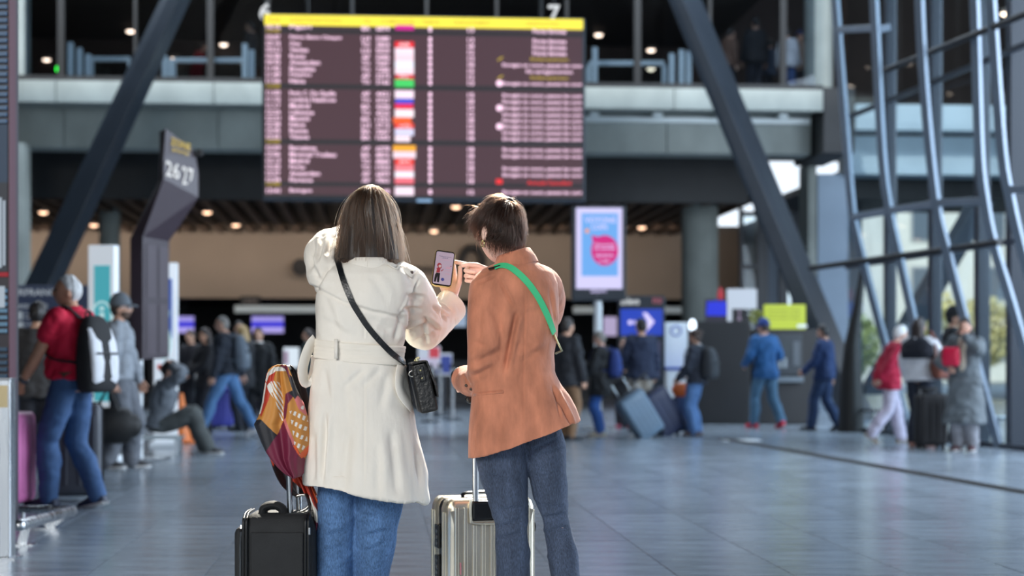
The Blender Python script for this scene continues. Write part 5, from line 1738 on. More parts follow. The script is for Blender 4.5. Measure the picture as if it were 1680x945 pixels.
pw_, Pq = person('woman in black holding a white sheet of paper', 338, 712, 120, Pose(H=1.56, lh=(-.12, .30, .98), rh=(.10, .32, .98), le=(-.8, -.6, -.4), re=(.8, -.6, -.4), hpitch=-10), dict(rgb=(26, 24, 30), hem=.72, bulk=.035, name='coat'), dict(rgb=(24, 26, 36)), hair=('long', (50, 38, 34)), vox=.018, seed=10)
c = on_person(pw_, (-.01, .36, .92)); t = empty('paper_sheet', c, math.radians(120), 'white sheet of paper in the hands of the woman in black', 'paper')
mb = MB(); mb.loft([[(-.11, .0, -.13), (.11, .0, -.13), (.11, .004, -.13), (-.11, .004, -.13)], [(-.11, .06, .05), (.11, .06, .05), (.11, .064, .05), (-.11, .064, .05)], [(-.11, .10, .14), (.11, .10, .14), (.11, .104, .14), (-.11, .104, .14)]]); mb.build('sheet', m_white, t)
person('person in dark clothes at the queue post beside the cone', 313, 700, 150, Pose(H=1.58), dict(rgb=(36, 34, 40), hem=.8, bulk=.03), dict(rgb=(28, 30, 38)), hair=('short', (66, 50, 42)), vox=.018, seed=11)
sc_ = suitcase('violet blue suitcase standing behind the woman with the paper', (*ground(362, 704), 0), 20, .38, .26, .62, (84, 88, 190), ribs=4, handle=.3)
person('person in a dark green coat just left of the trench coat', 507, 694, 90, Pose(H=1.62), dict(rgb=(38, 48, 46), hem=.62, bulk=.045, name='coat'), dict(rgb=(28, 30, 38)), hair=('short', (50, 40, 36)), vox=.018, seed=12)
person('dark haired person in a red scarf behind the striding man', 392, 697, 200, Pose(H=1.74), dict(rgb=(34, 30, 36), hem=.8, bulk=.03), dict(rgb=(30, 34, 50)), hair=('short', (30, 26, 26)), vox=.018, seed=13, collar=(170, 40, 56))

# right middle group
person('person in a dark coat and tan trousers behind the rust jacket', 930, 722, -50, Pose(H=1.66), dict(rgb=(34, 36, 42), hem=.76, bulk=.04, name='coat'), dict(rgb=(126, 96, 70)), hair=('short', (44, 36, 32)), vox=.017, seed=14)
Pg = Pose(H=1.50, lh=(-.12, .28, 1.0), rh=(.10, .28, 1.02), le=(-.8, -.6, -.5), re=(.8, -.6, -.5), hpitch=-12)
gw, Pg = person('short grey haired woman in a black coat wearing glasses', 985, 716, 76, Pg, dict(rgb=(24, 26, 30), hem=.66, bulk=.05, name='coat'), dict(rgb=(40, 82, 150), name='jeans'), ((160, 150, 130), (190, 186, 180)), ('short', (120, 116, 112)), (206, 164, 146), vox=.015, glasses=(40, 44, 52), seed=15)
backpack('navy blue backpack on the short woman in the black coat', gw, Pg, (28, 50, 112), (36, 66, 140), w=.32, h=.46, d=.2, panels=1, back=-.15)
Pv = Pose(H=1.72, lh=(-.20, .24, .98), rh=(.27, .12, .78), hyaw=20)
person('man in a navy padded jacket and beige trousers with his back turned', 1052, 708, 14, Pv, dict(rgb=(30, 40, 66), hem=.80, bulk=.045, name='padded_jacket'), dict(rgb=(164, 154, 142), grow=.03), hair=('short', (30, 26, 26)), vox=.015, seed=16)
person('small person in black between the padded jacket and the black coat', 1024, 703, 172, Pose(H=1.44), dict(rgb=(30, 28, 32), hem=.6, bulk=.04, name='coat'), dict(rgb=(40, 36, 44)), ((150, 60, 80), None), ('short', (84, 62, 50)), (206, 164, 146), vox=.018, seed=17)
person('person in a mauve top behind the white kiosk counter', 1104, 690, -70, Pose(H=1.42, rh=(.08, .2, 1.3), re=(.8, .2, -.6)), dict(rgb=(112, 92, 112), hem=.8, bulk=.03), dict(rgb=(40, 44, 60)), hair=('short', (36, 30, 30)), vox=.018, seed=18)
Pb = Pose(H=1.53, lh=(-.2, .22, .92), rh=(.14, .24, 1.0), re=(.8, -.6, -.4), hpitch=-6)
bw, Pb = person('brown haired woman in a navy jacket with a grey hood and blue jeans', 1142, 715, 62, Pb, dict(rgb=(34, 40, 54), hem=.84, bulk=.035), dict(rgb=(76, 110, 156), name='jeans', grow=.02, flare=.02), ((70, 56, 60), None), ('bun', (62, 46, 40)), (200, 156, 134), vox=.015, collar=(178, 184, 190), seed=19)
backpack('dark grey backpack on the brown haired woman by the kiosk', bw, Pb, (50, 54, 60), (62, 68, 76), w=.34, h=.5, d=.24, panels=1)
suitcase('light blue grey suitcase tilted on its wheels', (*ground(1072, 718), 0), 18, .40, .27, .66, (100, 124, 146), tilt=-33, ribs=5, handle=.3, group=None)
suitcase('navy blue suitcase tilted right behind the light one', (*ground(1108, 714), 0), 16, .42, .29, .68, (38, 50, 84), tilt=-32, ribs=4, handle=.3)
sc_ = suitcase('small upright blue suitcase under the orange bag', (*ground(1119, 713), 0), 8, .26, .22, .50, (44, 66, 108), ribs=3)
c = ground(1119, 713); t = empty('orange_bag', (*c, .555), math.radians(8), 'soft orange bag lying on the small blue suitcase', 'bag')
mb = MB(); rounded_block(mb, .27, .18, .20, .06, 0.0, bulge=.08); mb.build('body', mat('bag_orange', (200, 98, 44), rough=.7, var=.15, vscale=9), t, smooth=60)
mb = MB(); mb.tube(smooth_path([(-.08, 0, .18), (-.05, 0, .27), (.05, 0, .27), (.08, 0, .18)], 4), .012, 8); mb.build('handle', mat('bag_orange_dark', (140, 66, 34), rough=.7), t, smooth=60)
c = ground(1134, 712); t = empty('knob_stand', (*c, 0), 0, 'thin steel stand with three shining knobs left of the jeans by the kiosk', 'stand')
mb = MB(); mb.cyl((0, 0, 0), (0, 0, .84), .014, n=10); mb.build('rod', m_inox, t); mb = MB(); mb.cyl((0, 0, 0), (0, 0, .02), .12, n=16); mb.build('base', m_mull, t)
for z in (.62, .72, .82):
    mb = MB(); mb.sphere((0, 0, z), .045, 12, 8); mb.build('knob', m_inox, t, smooth=180)

# by the cash machine
person('man in a blue jacket and blue cap with red shoes at the cash machine', 1256, 702, 24, Pose(H=1.74, lean=4, lh=(-.22, .26, 1.0), rh=(.22, .28, 1.06), lf=(-.12, .14, .085), rf=(.16, -.20, .11), rheel=18, hyaw=22, hpitch=-8), dict(rgb=(28, 82, 134), hem=.78, bulk=.035), dict(rgb=(72, 108, 136), name='jeans', grow=.02, flare=.02), ((206, 24, 56), None), ('short', (60, 48, 42)), (196, 150, 128), vox=.014, cap=(26, 54, 120), seed=20)
person('man in a dark blue jacket walking away past the cash machine', 1352, 706, 58, Pose(H=1.64, lh=(-.2, .26, .96), rh=(.24, -.04, .82), lf=(-.10, .18, .085), rf=(.11, -.20, .11), rheel=20, hpitch=-10), dict(rgb=(20, 46, 90), hem=.82, bulk=.035), dict(rgb=(24, 46, 80), grow=.025, flare=.02), ((30, 30, 36), None), ('short', (36, 32, 34)), (190, 146, 124), vox=.014, seed=21)

# right group by the glazing
person('white haired lady in a crimson cardigan walking right', 1460, 727, -82, Pose(H=1.56, lean=13, lh=(-.10, -.17, .92), rh=(.12, -.17, .94), le=(-1, -.4, 0), re=(1, -.4, 0), lf=(-.08, .20, .085), rf=(.08, -.30, .14), rheel=38, hpitch=-14), dict(rgb=(172, 18, 58), hem=.78, bulk=.035, name='cardigan'), dict(rgb=(190, 184, 204), grow=.028, flare=.02), ((120, 104, 92), (190, 180, 168)), ('short', (232, 230, 228)), (204, 164, 146), vox=.013, seed=22)
Pn = Pose(H=1.62, lh=(-.22, .12, .88), rh=(.20, .24, 1.06), re=(.9, -.5, -.4), hyaw=-10)
tw_, Pn = person('dark haired woman with a black shawl over a white shirt', 1508, 734, -38, Pn, dict(rgb=(206, 210, 218), hem=.88, bulk=.03, name='shirt'), dict(rgb=(28, 36, 52), grow=.022, flare=.02), ((150, 110, 100), None), ('long', (42, 32, 32)), (190, 144, 122), vox=.013, seed=23)
mb = MB(); mb.loft([Pn.T(ring((0, -.012, z), a, b)) for z, a, b in ((1.17, .222, .165), (1.25, .238, .17), (1.34, .236, .155), (1.40, .19, .13), (1.45, .105, .095), (1.475, .08, .08))]); cloth(Pn, mb, .013, 'shawl', mat('shawl_black', (22, 26, 38), rough=.85), tw_, 31, .008)
c = on_person(tw_, (.27, .05, .86)); t = empty('shoulder_bag', c, math.radians(-38), 'brown leather shoulder bag at the side of the woman in the shawl', 'bag')
bm = mat('bag_brown', (112, 62, 48), rough=.45, var=.15, vscale=8)
mb = MB(); rounded_block(mb, .14, .36, .27, .05, 0, bulge=.1); mb.build('body', bm, t, smooth=60)
mb = MB(); mb.tube(smooth_path([(0, -.15, .25), (-.03, -.10, .42), (-.12, -.03, .60), (-.03, .06, .42), (0, .15, .25)], 5), [(.006, .014)] * 21, 8); mb.build('strap', bm, t, smooth=60)
suitcase('black upright suitcase beside the person in the grey coat', (*ground(1527, 737), 0), 10, .36, .27, .62, (34, 34, 38), ribs=4, handle=.12, rough=.7)
person('man in a black cap and black jacket behind the grey coat', 1564, 725, -104, Pose(H=1.78, lh=(-.24, .1, .84), rh=(.24, .16, .86)), dict(rgb=(22, 24, 28), hem=.80, bulk=.035), dict(rgb=(26, 28, 34)), hair=('short', (30, 28, 28)), tone=(190, 146, 124), vox=.014, cap=(20, 22, 26), seed=24)
Pl = Pose(H=1.60, lh=(-.07, .20, 1.45), le=(-.7, .6, -.7), rh=(.16, .22, 1.06), re=(.9, -.5, -.4), hpitch=-6, hyaw=6)
lc, Pl = person('dark haired woman in a long grey coat with a hand at her face', 1584, 740, 148, Pl, dict(rgb=(92, 100, 106), hem=.36, bulk=.04, flare=.03, name='coat', var=.2), dict(rgb=(140, 142, 150), grow=.03, flare=.02), ((66, 34, 40), (206, 206, 206)), ('long', (28, 24, 26)), (200, 154, 134), vox=.012, seed=25, collar=(190, 178, 162))
mb = MB(); mb.loft([Pl.T(ring((0, .10, z), a, .06)) * Pl.k for z, a in ((1.02, .05), (1.2, .06), (1.38, .06), (1.44, .05))]); mb.build('blouse', mat('blouse_cream', (196, 186, 168), rough=.8), lc, smooth=180)
c = on_person(lc, (.10, .25, 1.02)); t = empty('red_bag', c, math.radians(148), 'small red crossbody bag on the grey coat', 'bag')
mb = MB(); rounded_block(mb, .20, .09, .23, .035, 0, bulge=.04); mb.build('body', mat('bag_red', (196, 14, 60), rough=.45), t, smooth=60)
mb = MB(); mb.tube(smooth_path([(-.09, 0, .2), (-.12, -.04, .30), (-.16, -.12, .40)], 5), [(.004, .01)] * 11, 8); mb.build('strap', mat('bag_red_dark', (120, 14, 40), rough=.5), t, smooth=60)

# upstairs
def upstairs(label, px, Y, yaw, H, rgb, legs=(36, 38, 48), hair=('short', (40, 34, 32)), seed=40, cap=None, **kw):
    c = P(px, 590, Y)
    return person(label, 0, 0, yaw, Pose(H=H, **kw), dict(rgb=rgb, hem=.8, bulk=.035), dict(rgb=legs), hair=hair, vox=.02, loc=(c[0], c[1], 6.56), seed=seed, cap=cap)
upstairs('person in a long black coat upstairs at the right', 1240, 36.5, 20, 1.86, (18, 19, 24), seed=41)
upstairs('person in a brown jacket upstairs beside the slanted column', 1192, 36.3, -60, 1.60, (92, 66, 52), seed=42, lean=10)
upstairs('person in a white shirt upstairs by the round column', 1292, 36.0, -30, 1.52, (186, 186, 190), (60, 84, 130), seed=43)
upstairs('person in a tan jacket and blue cap upstairs at the round column', 1312, 36.8, 160, 1.62, (120, 100, 88), seed=44, cap=(50, 56, 92))
upstairs('person in grey blue upstairs between the black coat and the white shirt', 1262, 37.0, 40, 1.50, (60, 70, 88), seed=45)
upstairs('person in dark clothes upstairs just left of the display board', 412, 36.6, 80, 1.80, (30, 28, 30), seed=46)
upstairs('person in a red top upstairs left of the display board', 322, 37.5, -80, 1.52, (150, 30, 40), seed=47, lean=12)
# ------------------------------------------------------------------ the two women in front
YF = 6.1
SF = FPX / YF


def pixel_of(v):
    return 840 + v[:, 0] / v[:, 1] * FPX, HOR - (v[:, 2] - CAMZ) / v[:, 1] * FPX


def row_ring(py, xl, xr, ry, dy=0.0, grow=0.0, shear=None, n=56, e=2.35):
    """Body section from a silhouette row; shear(x01) lowers or lifts the ring along its width (pixels)."""
    a, b = P(xl, py, YF), P(xr, py, YF)
    r = ring(((a[0] + b[0]) / 2, YF + dy, a[2]), (b[0] - a[0]) / 2 + grow, ry + grow, n, e)
    if shear is not None:
        q = (r[:, 0] - a[0]) / (b[0] - a[0])
        r[:, 2] -= shear(np.clip(q, 0, 1)) / SF
    return r


def px_crease(v, n, lines):
    """Folds drawn along pixel-space strokes on the cloth that faces the viewer."""
    X, Y_ = pixel_of(v)
    out = np.zeros(len(v))
    face = sm(.25, -.15, n[:, 1])
    for x0, y0, x1, y1, w, d in lines:
        ax, ay = x1 - x0, y1 - y0
        L2 = ax * ax + ay * ay
        t = np.clip(((X - x0) * ax + (Y_ - y0) * ay) / L2, 0, 1)
        dist = np.hypot(X - x0 - t * ax, Y_ - y0 - t * ay)
        side = ((X - x0) * ay - (Y_ - y0) * ax) / math.sqrt(L2)
        fade = sm(-.02, .25, t) * sm(1.02, .7, t)
        g = -np.exp(-(dist / w) ** 2) + .55 * np.exp(-((side - 1.7 * w) / (1.2 * w)) ** 2) * (dist < 4 * w)
        out += d * g * fade
    return out * face


def fg_part(verts, faces, base, name, m, root, smooth=180, **kw):
    o = MB(); o.add(verts - base, faces)
    return o.build(name, m, root, smooth=smooth, **kw)


def tube_n(mb, pts, rad, n=22, sub=6, ends=True):
    q = smooth_path([np.append(p, r) for p, r in zip(pts, rad)], sub)
    mb.tube([a[:3] for a in q], [a[3] for a in q], n, round_ends=ends)


def bvh_of(v, f):
    return BVHTree.FromPolygons([tuple(a) for a in v], f)


def project(bvh, px, py, lift=.004):
    d = Vector(((px - 840) / FPX, 1, (HOR - py) / FPX)).normalized()
    hit, nn, _, dist = bvh.ray_cast(Vector((0, 0, CAMZ)), d)
    if hit is None:
        hit, nn, _, dist = bvh.find_nearest(Vector(P(px, py, YF - .1)))
    if nn.y > 0:
        nn = -nn
    return np.array(hit) + np.array(nn) * lift, np.array(nn)


def strap_on(bvh, pts, w, t, lift=.003, sub=5):
    q = smooth_path(pts, sub)
    pr = [project(bvh, x, y, lift) for x, y in q]
    p = np.array([a[0] for a in pr]); nn = np.array([a[1] for a in pr])
    for _ in range(3):
        p[1:-1] = .5 * p[1:-1] + .25 * (p[:-2] + p[2:]); nn[1:-1] = .5 * nn[1:-1] + .25 * (nn[:-2] + nn[2:])
    mb = MB(); mb.ribbon(list(p), list(nn), w, t)
    return mb


def cloth_mat(name, rgb, weave, wstr, var, vscale, stretch, rough=.85, sheen=0.0, folds=0.0, fold_scale=14, fstretch=(1, 1, .5), fleck=0.0):
    """Fabric: mottled colour, fine weave bump and soft crumple bump."""
    m = mat(name, rgb, rough, var=var, vscale=vscale, stretch=stretch, sheen=sheen, detail=6)
    nt = m.node_tree; b = nt.nodes['Principled BSDF']
    tc = nt.nodes.new('ShaderNodeTexCoord')
    n1 = nt.nodes.new('ShaderNodeTexNoise'); n1.inputs['Scale'].default_value = weave; n1.inputs['Detail'].default_value = 2
    nt.links.new(tc.outputs['Object'], n1.inputs['Vector'])
    b1 = nt.nodes.new('ShaderNodeBump'); b1.inputs['Strength'].default_value = wstr; b1.inputs['Distance'].default_value = .002
    nt.links.new(n1.outputs['Fac'], b1.inputs['Height'])
    mp = nt.nodes.new('ShaderNodeMapping'); mp.inputs['Scale'].default_value = fstretch
    n2 = nt.nodes.new('ShaderNodeTexNoise'); n2.inputs['Scale'].default_value = fold_scale; n2.inputs['Detail'].default_value = 3; n2.inputs['Distortion'].default_value = .6
    nt.links.new(tc.outputs['Object'], mp.inputs['Vector']); nt.links.new(mp.outputs[0], n2.inputs['Vector'])
    b2 = nt.nodes.new('ShaderNodeBump'); b2.inputs['Strength'].default_value = folds; b2.inputs['Distance'].default_value = .02
    nt.links.new(n2.outputs['Fac'], b2.inputs['Height']); nt.links.new(b1.outputs[0], b2.inputs['Normal'])
    nt.links.new(b2.outputs[0], b.inputs['Normal'])
    if fleck:
        mp3 = nt.nodes.new('ShaderNodeMapping'); mp3.inputs['Scale'].default_value = (1, 1, .22)
        n3 = nt.nodes.new('ShaderNodeTexNoise'); n3.inputs['Scale'].default_value = 340; n3.inputs['Detail'].default_value = 2
        nt.links.new(tc.outputs['Object'], mp3.inputs['Vector']); nt.links.new(mp3.outputs[0], n3.inputs['Vector'])
        mr = nt.nodes.new('ShaderNodeMapRange'); mr.inputs['From Min'].default_value = .3; mr.inputs['From Max'].default_value = .7
        mr.inputs['To Min'].default_value = 1 - fleck; mr.inputs['To Max'].default_value = 1 + fleck
        hs = nt.nodes.new('ShaderNodeHueSaturation'); src = b.inputs['Base Color'].links[0].from_socket
        nt.links.new(n3.outputs['Fac'], mr.inputs['Value']); nt.links.new(mr.outputs[0], hs.inputs['Value']); nt.links.new(src, hs.inputs['Color']); nt.links.new(hs.outputs[0], b.inputs['Base Color'])
    return m


def hair_mat(name, rgb, rough=.3):
    m = bpy.data.materials.new(name); m.use_nodes = True
    nt = m.node_tree; nt.nodes.clear()
    o = nt.nodes.new('ShaderNodeOutputMaterial'); h = nt.nodes.new('ShaderNodeBsdfHairPrincipled')
    h.parametrization = 'COLOR'
    h.inputs['Color'].default_value = (*lin(rgb), 1); h.inputs['Roughness'].default_value = rough; h.inputs['Radial Roughness'].default_value = .35
    if 'Random Roughness' in h.inputs: h.inputs['Random Roughness'].default_value = .2
    if 'Random Color' in h.inputs: h.inputs['Random Color'].default_value = .25
    nt.links.new(h.outputs[0], o.inputs[0])
    return m


def strands(name, lines, radius, m, parent, base):
    cu = bpy.data.hair_curves.new(name)
    cu.add_curves([len(l) for l in lines])
    pts = np.concatenate(lines) - base
    cu.attributes['position'].data.foreach_set('vector', pts.astype(np.float32).ravel())
    ra = cu.attributes.get('radius') or cu.attributes.new('radius', 'FLOAT', 'POINT')
    rv = np.concatenate([radius * np.linspace(1, .35, len(l)) for l in lines]).astype(np.float32)
    ra.data.foreach_set('value', rv)
    cu.materials.append(m)
    o = bpy.data.objects.new(name, cu); COL.objects.link(o); o.parent = parent
    tag(o, kind='stuff')
    return o


m_skin_a = mat('skin_light', (226, 192, 178), rough=.45, var=.05, vscale=30, spec=.4)

# ================================================================== woman in the trench coat
BL = np.array((P(594, 590, YF)[0], YF, 0.0))
COAT = [(433, 572, 640, .055, 0), (441, 556, 660, .078, 0), (452, 538, 676, .098, 0), (466, 524, 683, .112, 0), (484, 517, 681, .122, 0), (505, 516, 674, .126, 0), (530, 518, 668, .122, 0), (555, 518, 665, .116, 0),
        (577, 517, 661, .110, 0), (598, 514, 666, .120, 0), (640, 510, 673, .138, 0), (680, 507, 680, .150, 0), (730, 503, 689, .165, 0), (775, 501, 697, .178, 0), (800, 500, 702, .184, 0)]
hem_shear = lambda q: (q - .25) * 30
def coat_ring(row, grow=0.0):
    py = row[0]
    f = float(sm(640, 800, py))
    return row_ring(*row, grow=grow, shear=lambda q: hem_shear(q) * f)
mb = MB()
rings = [coat_ring(r) for r in COAT]
last = COAT[-1]
inner = [coat_ring((last[0] - 1, last[1], last[2], last[3], 0), grow=-.016), coat_ring((last[0] - 24, last[1], last[2], last[3], 0), grow=-.02)]
mb.loft(rings[::1] + inner)
sleeve_R = [(P(645, 466, 6.12), .085), (P(666, 474, 6.14), .083), (P(684, 508, 6.22), .079), (P(694, 540, 6.31), .074), (P(714, 527, 6.40), .068), (P(730, 510, 6.455), .064), (P(739, 501, 6.485), .066)]
sleeve_L = [(P(562, 470, 6.12), .085), (P(546, 455, 6.15), .080), (P(537, 430, 6.22), .076), (P(537, 411, 6.31), .070), (P(556, 402, 6.36), .062), (P(578, 392, 6.40), .055)]
for sl in (sleeve_R, sleeve_L):
    tube_n(mb, [a for a, _ in sl], [r for _, r in sl], ends=False)
v, n, f = fuse(mb, .0042, 5, .6)
X, Y_ = pixel_of(v)
# storm flap across the shoulders: one cloth thickness proud of the back
yl = np.interp(X, [500, 520, 560, 610, 655, 700], [462, 470, 491, 508, 517, 520])
flap = sm(2.0, -2.0, Y_ - yl) * (n[:, 1] < .3) * sm(672, 655, X)
disp = .0065 * flap - .004 * np.exp(-((Y_ - yl - 4) / 2.5) ** 2) * (n[:, 1] < .3) * sm(672, 655, X)
disp -= .010 * np.exp(-((Y_ - 579 - .05 * (X - 590)) / 13) ** 4) * (X < 672) * sm(0, .02, np.abs(v[:, 1] - 6.0) + .02)
ang = np.arctan2(v[:, 0] - P(598, 590, YF)[0], -(v[:, 1] - YF))
low = sm(600, 800, Y_) * (v[:, 1] < 6.32)
disp += low * (.006 * np.sin(ang * 5 + .6) + .007 * waves(v, 17, 77, 8, (1, 1, .10)) + .003 * waves(v, 40, 78, 8, (1, 1, .12)))
disp += .0034 * crumple(v, 17, 61, (1.1, 1, .7)) + .0022 * crumple(v, 30, 63, (1, 1, .6))
disp += .0060 * waves(v, 15, 11, 8, (1.2, 1, .55)) * sm(440, 520, Y_) + .0026 * waves(v, 42, 12, 8, (1.2, 1, .6))
disp += px_crease(v, n, [
    (534, 672, 526, 800, 4.0, .016), (598, 610, 598, 815, 1.6, .0035), (598, 515, 598, 560, 1.4, .003), (676, 640, 690, 815, 3.5, .016), (572, 700, 562, 816, 9, .010), (640, 700, 652, 822, 8, .010), (618, 720, 620, 822, 6, .005), (515, 700, 512, 800, 5, .008), (590, 640, 630, 600, 6, .005), (560, 640, 600, 604, 5, .005), (640, 605, 620, 680, 7, .006), (560, 600, 575, 700, 7, .005), (534, 600, 540, 660, 5, .006),
    (660, 520, 650, 562, 4, .010), (655, 505, 672, 560, 3.5, .010), (646, 545, 600, 520, 6, .005), (530, 480, 560, 560, 6, .005), (525, 520, 580, 556, 6, .004), (610, 450, 640, 500, 7, .004),
    (655, 522, 691, 452, 1.7, .011), (664, 542, 708, 528, 3.5, .013), (676, 560, 722, 540, 3.5, .012), (692, 518, 724, 546, 3.5, .013), (658, 506, 694, 508, 3.5, .010), (708, 500, 732, 530, 3, .011), (664, 484, 698, 488, 3.5, .008), (694, 530, 700, 566, 3, .011), (716, 512, 738, 520, 2.5, .009),
    (518, 388, 508, 452, 4.5, .014), (532, 384, 520, 440, 4, .013), (548, 384, 536, 424, 4, .012), (548, 432, 518, 474, 4.5, .014), (510, 420, 525, 462, 4, .010), (560, 390, 548, 432, 4, .010), (560, 410, 548, 445, 4, .006)])
v = v + n * disp[:, None]
coat_v, coat_f = v, f
m_coat = cloth_mat('trench_cotton', (233, 227, 217), 900, .25, .05, 5, (1, 1, .6), rough=.75, folds=.3, fold_scale=12, fstretch=(1.2, 1, .7))
coat_bvh = bvh_of(v, f)
# body: one skin under the clothes
LEGS_L = [[(P(556, 745, YF), .070), (P(553, 800, YF), .074), (P(549, 870, YF), .073), (P(546, 945, YF), .071), ((P(545, 590, YF)[0], YF, .30), .070), ((P(543, 590, YF)[0], YF - .01, .075), .070)],
          [(P(622, 745, YF), .080), (P(622, 805, YF), .086), (P(617, 870, YF + .01), .078), (P(611, 945, YF + .02), .066), ((P(608, 590, YF)[0], YF + .03, .30), .066), ((P(607, 590, YF)[0], YF + .03, .075), .068)]]


def fg_body(rows, sleeves, legs, hc, R, s, neck, hands, base, tone, name_label, vox=.0055, head_vox=.0042):
    mb = MB()
    mb.loft([row_ring(r[0], r[1], r[2], r[3], 0, grow=-.028) for r in rows if r[0] < 620])
    mb.tube(neck, [.062, .054, .050, .050], 18)
    for sl in sleeves:
        tube_n(mb, [a for a, _ in sl], [r * .60 if r > .06 else .030 for _, r in sl], 14)
    for lg in legs:
        tube_n(mb, [np.asarray(a) for a, _ in lg], [r * .72 for _, r in lg], 16)
    head_mesh(mb, hc, R, s, 48, 36)
    v, n, f = fuse(mb, vox, 2)
    out = MB(); out.add(v - base, f)
    for h in hands:
        hm = MB(); h(hm)
        v, n, f = fuse(hm, .0026, 2)
        out.add(v - base, f)
    o = out.build('person', tone, None, smooth=180)
    o.location = base
    return tag(o, name_label, 'person')


hcL = P(607, 366, 6.14)
RL = rot_xyz(math.radians(2), math.radians(2), math.radians(-4))


def hand_phone(hm):
    make_hand(hm, P(741, 490, 6.50), (-.20, .42, 1.0), (-.30, -1, .3), 1, [(.10, .25, .2), (.12, .25, .2), (.15, .25, .2), (.2, .25, .2)], s=.98, thumb=(.15, .35, .15), thumb_out=.62)


def hand_brow(hm):
    make_hand(hm, P(574, 392, 6.41), (1.0, .05, .45), (0, -.2, -1), -1, RELAX, s=.95)


woman_l = fg_body(COAT, [sleeve_R + [(P(741, 492, 6.49), .03)], sleeve_L], LEGS_L, hcL, RL, 1.0, [P(604, 445, 6.11), P(605, 425, 6.11), P(606, 400, 6.12), hcL], [hand_phone, hand_brow], BL, m_skin_a, 'brown haired woman in a cream trench coat holding up the phone')
fg_part(coat_v, coat_f, BL, 'trench_coat', m_coat, woman_l)
# lining strip turned out at the lower right hem
mb = MB(); mb.ribbon([P(667, 812, YF - .13), P(680, 816, YF - .10), P(692, 820, YF - .05)], [(0, -1, 0.0)] * 3, .030, .003)
fg_part(mb.verts(), mb.f, BL, 'hem_lining', mat('lining_cream', (228, 212, 178), rough=.7), woman_l)
# belt with its loops, the long end at the left and the tail at the right
mb = MB(); rr = []
for py, g in ((559, -.008), (560, .004), (563, .0052), (565, .004), (567, .0052), (570, .0052), (572, .004), (574, .0052), (577, .0052), (579, .004), (581, .0052), (584, .0052), (586, .004), (588, .0052), (590.5, .004), (591.5, -.008)):
    xl = np.interp(py, [555, 577, 598], [518, 517, 514]); xr = np.interp(py, [555, 577, 598], [665, 661, 666])
    rr.append(row_ring(py, xl, xr, np.interp(py, [555, 577, 598], [.116, .110, .120]), grow=g, shear=lambda q: 12 * q - 4 + 3 * np.sin(q * 3)))
mb.loft(rr)
strap_bvh = bvh_of(np.concatenate([coat_v, mb.verts()]), list(coat_f) + [tuple(i + len(coat_v) for i in q) for q in mb.f])
belt = fg_part(mb.verts(), mb.f, BL, 'belt', cloth_mat('belt_cotton', (233, 226, 214), 800, .25, .05, 6, (1, 1, 1), folds=.12, fold_scale=60, fstretch=(.3, .3, 2)), woman_l)
for px in (553,):
    y0 = 566 + (px - 553) * .1
    p0, n0 = project(coat_bvh, px, y0 - 10, .014); p1, _ = project(coat_bvh, px, y0 + 26, .014)
    mb = MB(); mb.ribbon([p0, p1], [n0, n0], .013, .003); fg_part(mb.verts(), mb.f, BL, 'belt_loop', m_coat, belt)
pts = [P(517, 556, 6.06), P(509, 566, 6.05), P(500, 588, 6.03), P(496, 610, 6.03), P(501, 627, 6.05), P(511, 620, 6.07), P(516, 600, 6.09), P(517, 582, 6.10)]
q = smooth_path(pts, 5); mb = MB(); nn = []
fr_ = frame_along(q)
for (t_, a_, b_) in fr_:
    o_ = np.cross(t_, (0, 1, 0)); nn.append(unit(o_ + np.array((0, -.75, .0))))
mb.ribbon(q, nn, .05, .004); fg_part(mb.verts(), mb.f, BL, 'belt_end', m_coat, belt)
tail = [(657, 598), (653, 618), (652, 636), (659, 652), (671, 667)]
mb = strap_on(coat_bvh, tail, .048, .004, .007); fg_part(mb.verts(), mb.f, BL, 'belt_tail', m_coat, belt)
# epaulette and cuff strap
mb = strap_on(coat_bvh, [(646, 430), (660, 438), (678, 451)], .042, .004, .003, 3); ep = fg_part(mb.verts(), mb.f, BL, 'epaulette', m_coat, woman_l)
p_, n_ = project(coat_bvh, 674, 449, .009); mb = MB(); mb.sphere(p_, (.006, .003, .006), 10, 6); fg_part(mb.verts(), mb.f, BL, 'button', mat('horn_button', (70, 56, 48), rough=.35), ep)
c0, c1 = P(722, 519, 6.43), P(730, 511, 6.455); d_ = unit(c1 - c0)
mb = MB(); mb.tube([c0, c1], [.067, .066], 24, round_ends=False); cs = fg_part(mb.verts(), mb.f, BL, 'cuff_strap', m_coat, woman_l, bevel=.002)
mb = MB(); b0 = P(739, 531, 6.43); mb.tube([b0 + (-.012, 0, -.014), b0 + (.010, 0, .012)], [(.009, .013)] * 2, 8); fg_part(mb.verts(), mb.f, BL, 'buckle', mat('buckle_dark', (32, 30, 32), rough=.35), cs)
# coat collar under the hair
mb = MB(); rr = []
for py, xl, xr, ry in ((446, 560, 652, .088), (436, 566, 646, .082), (424, 572, 640, .072), (424, 578, 634, .06), (440, 578, 634, .058)):
    rr.append(row_ring(py, xl, xr, ry, .0, n=40))
mb.loft(rr, caps=False); fg_part(mb.verts(), mb.f, BL, 'collar', m_coat, woman_l)
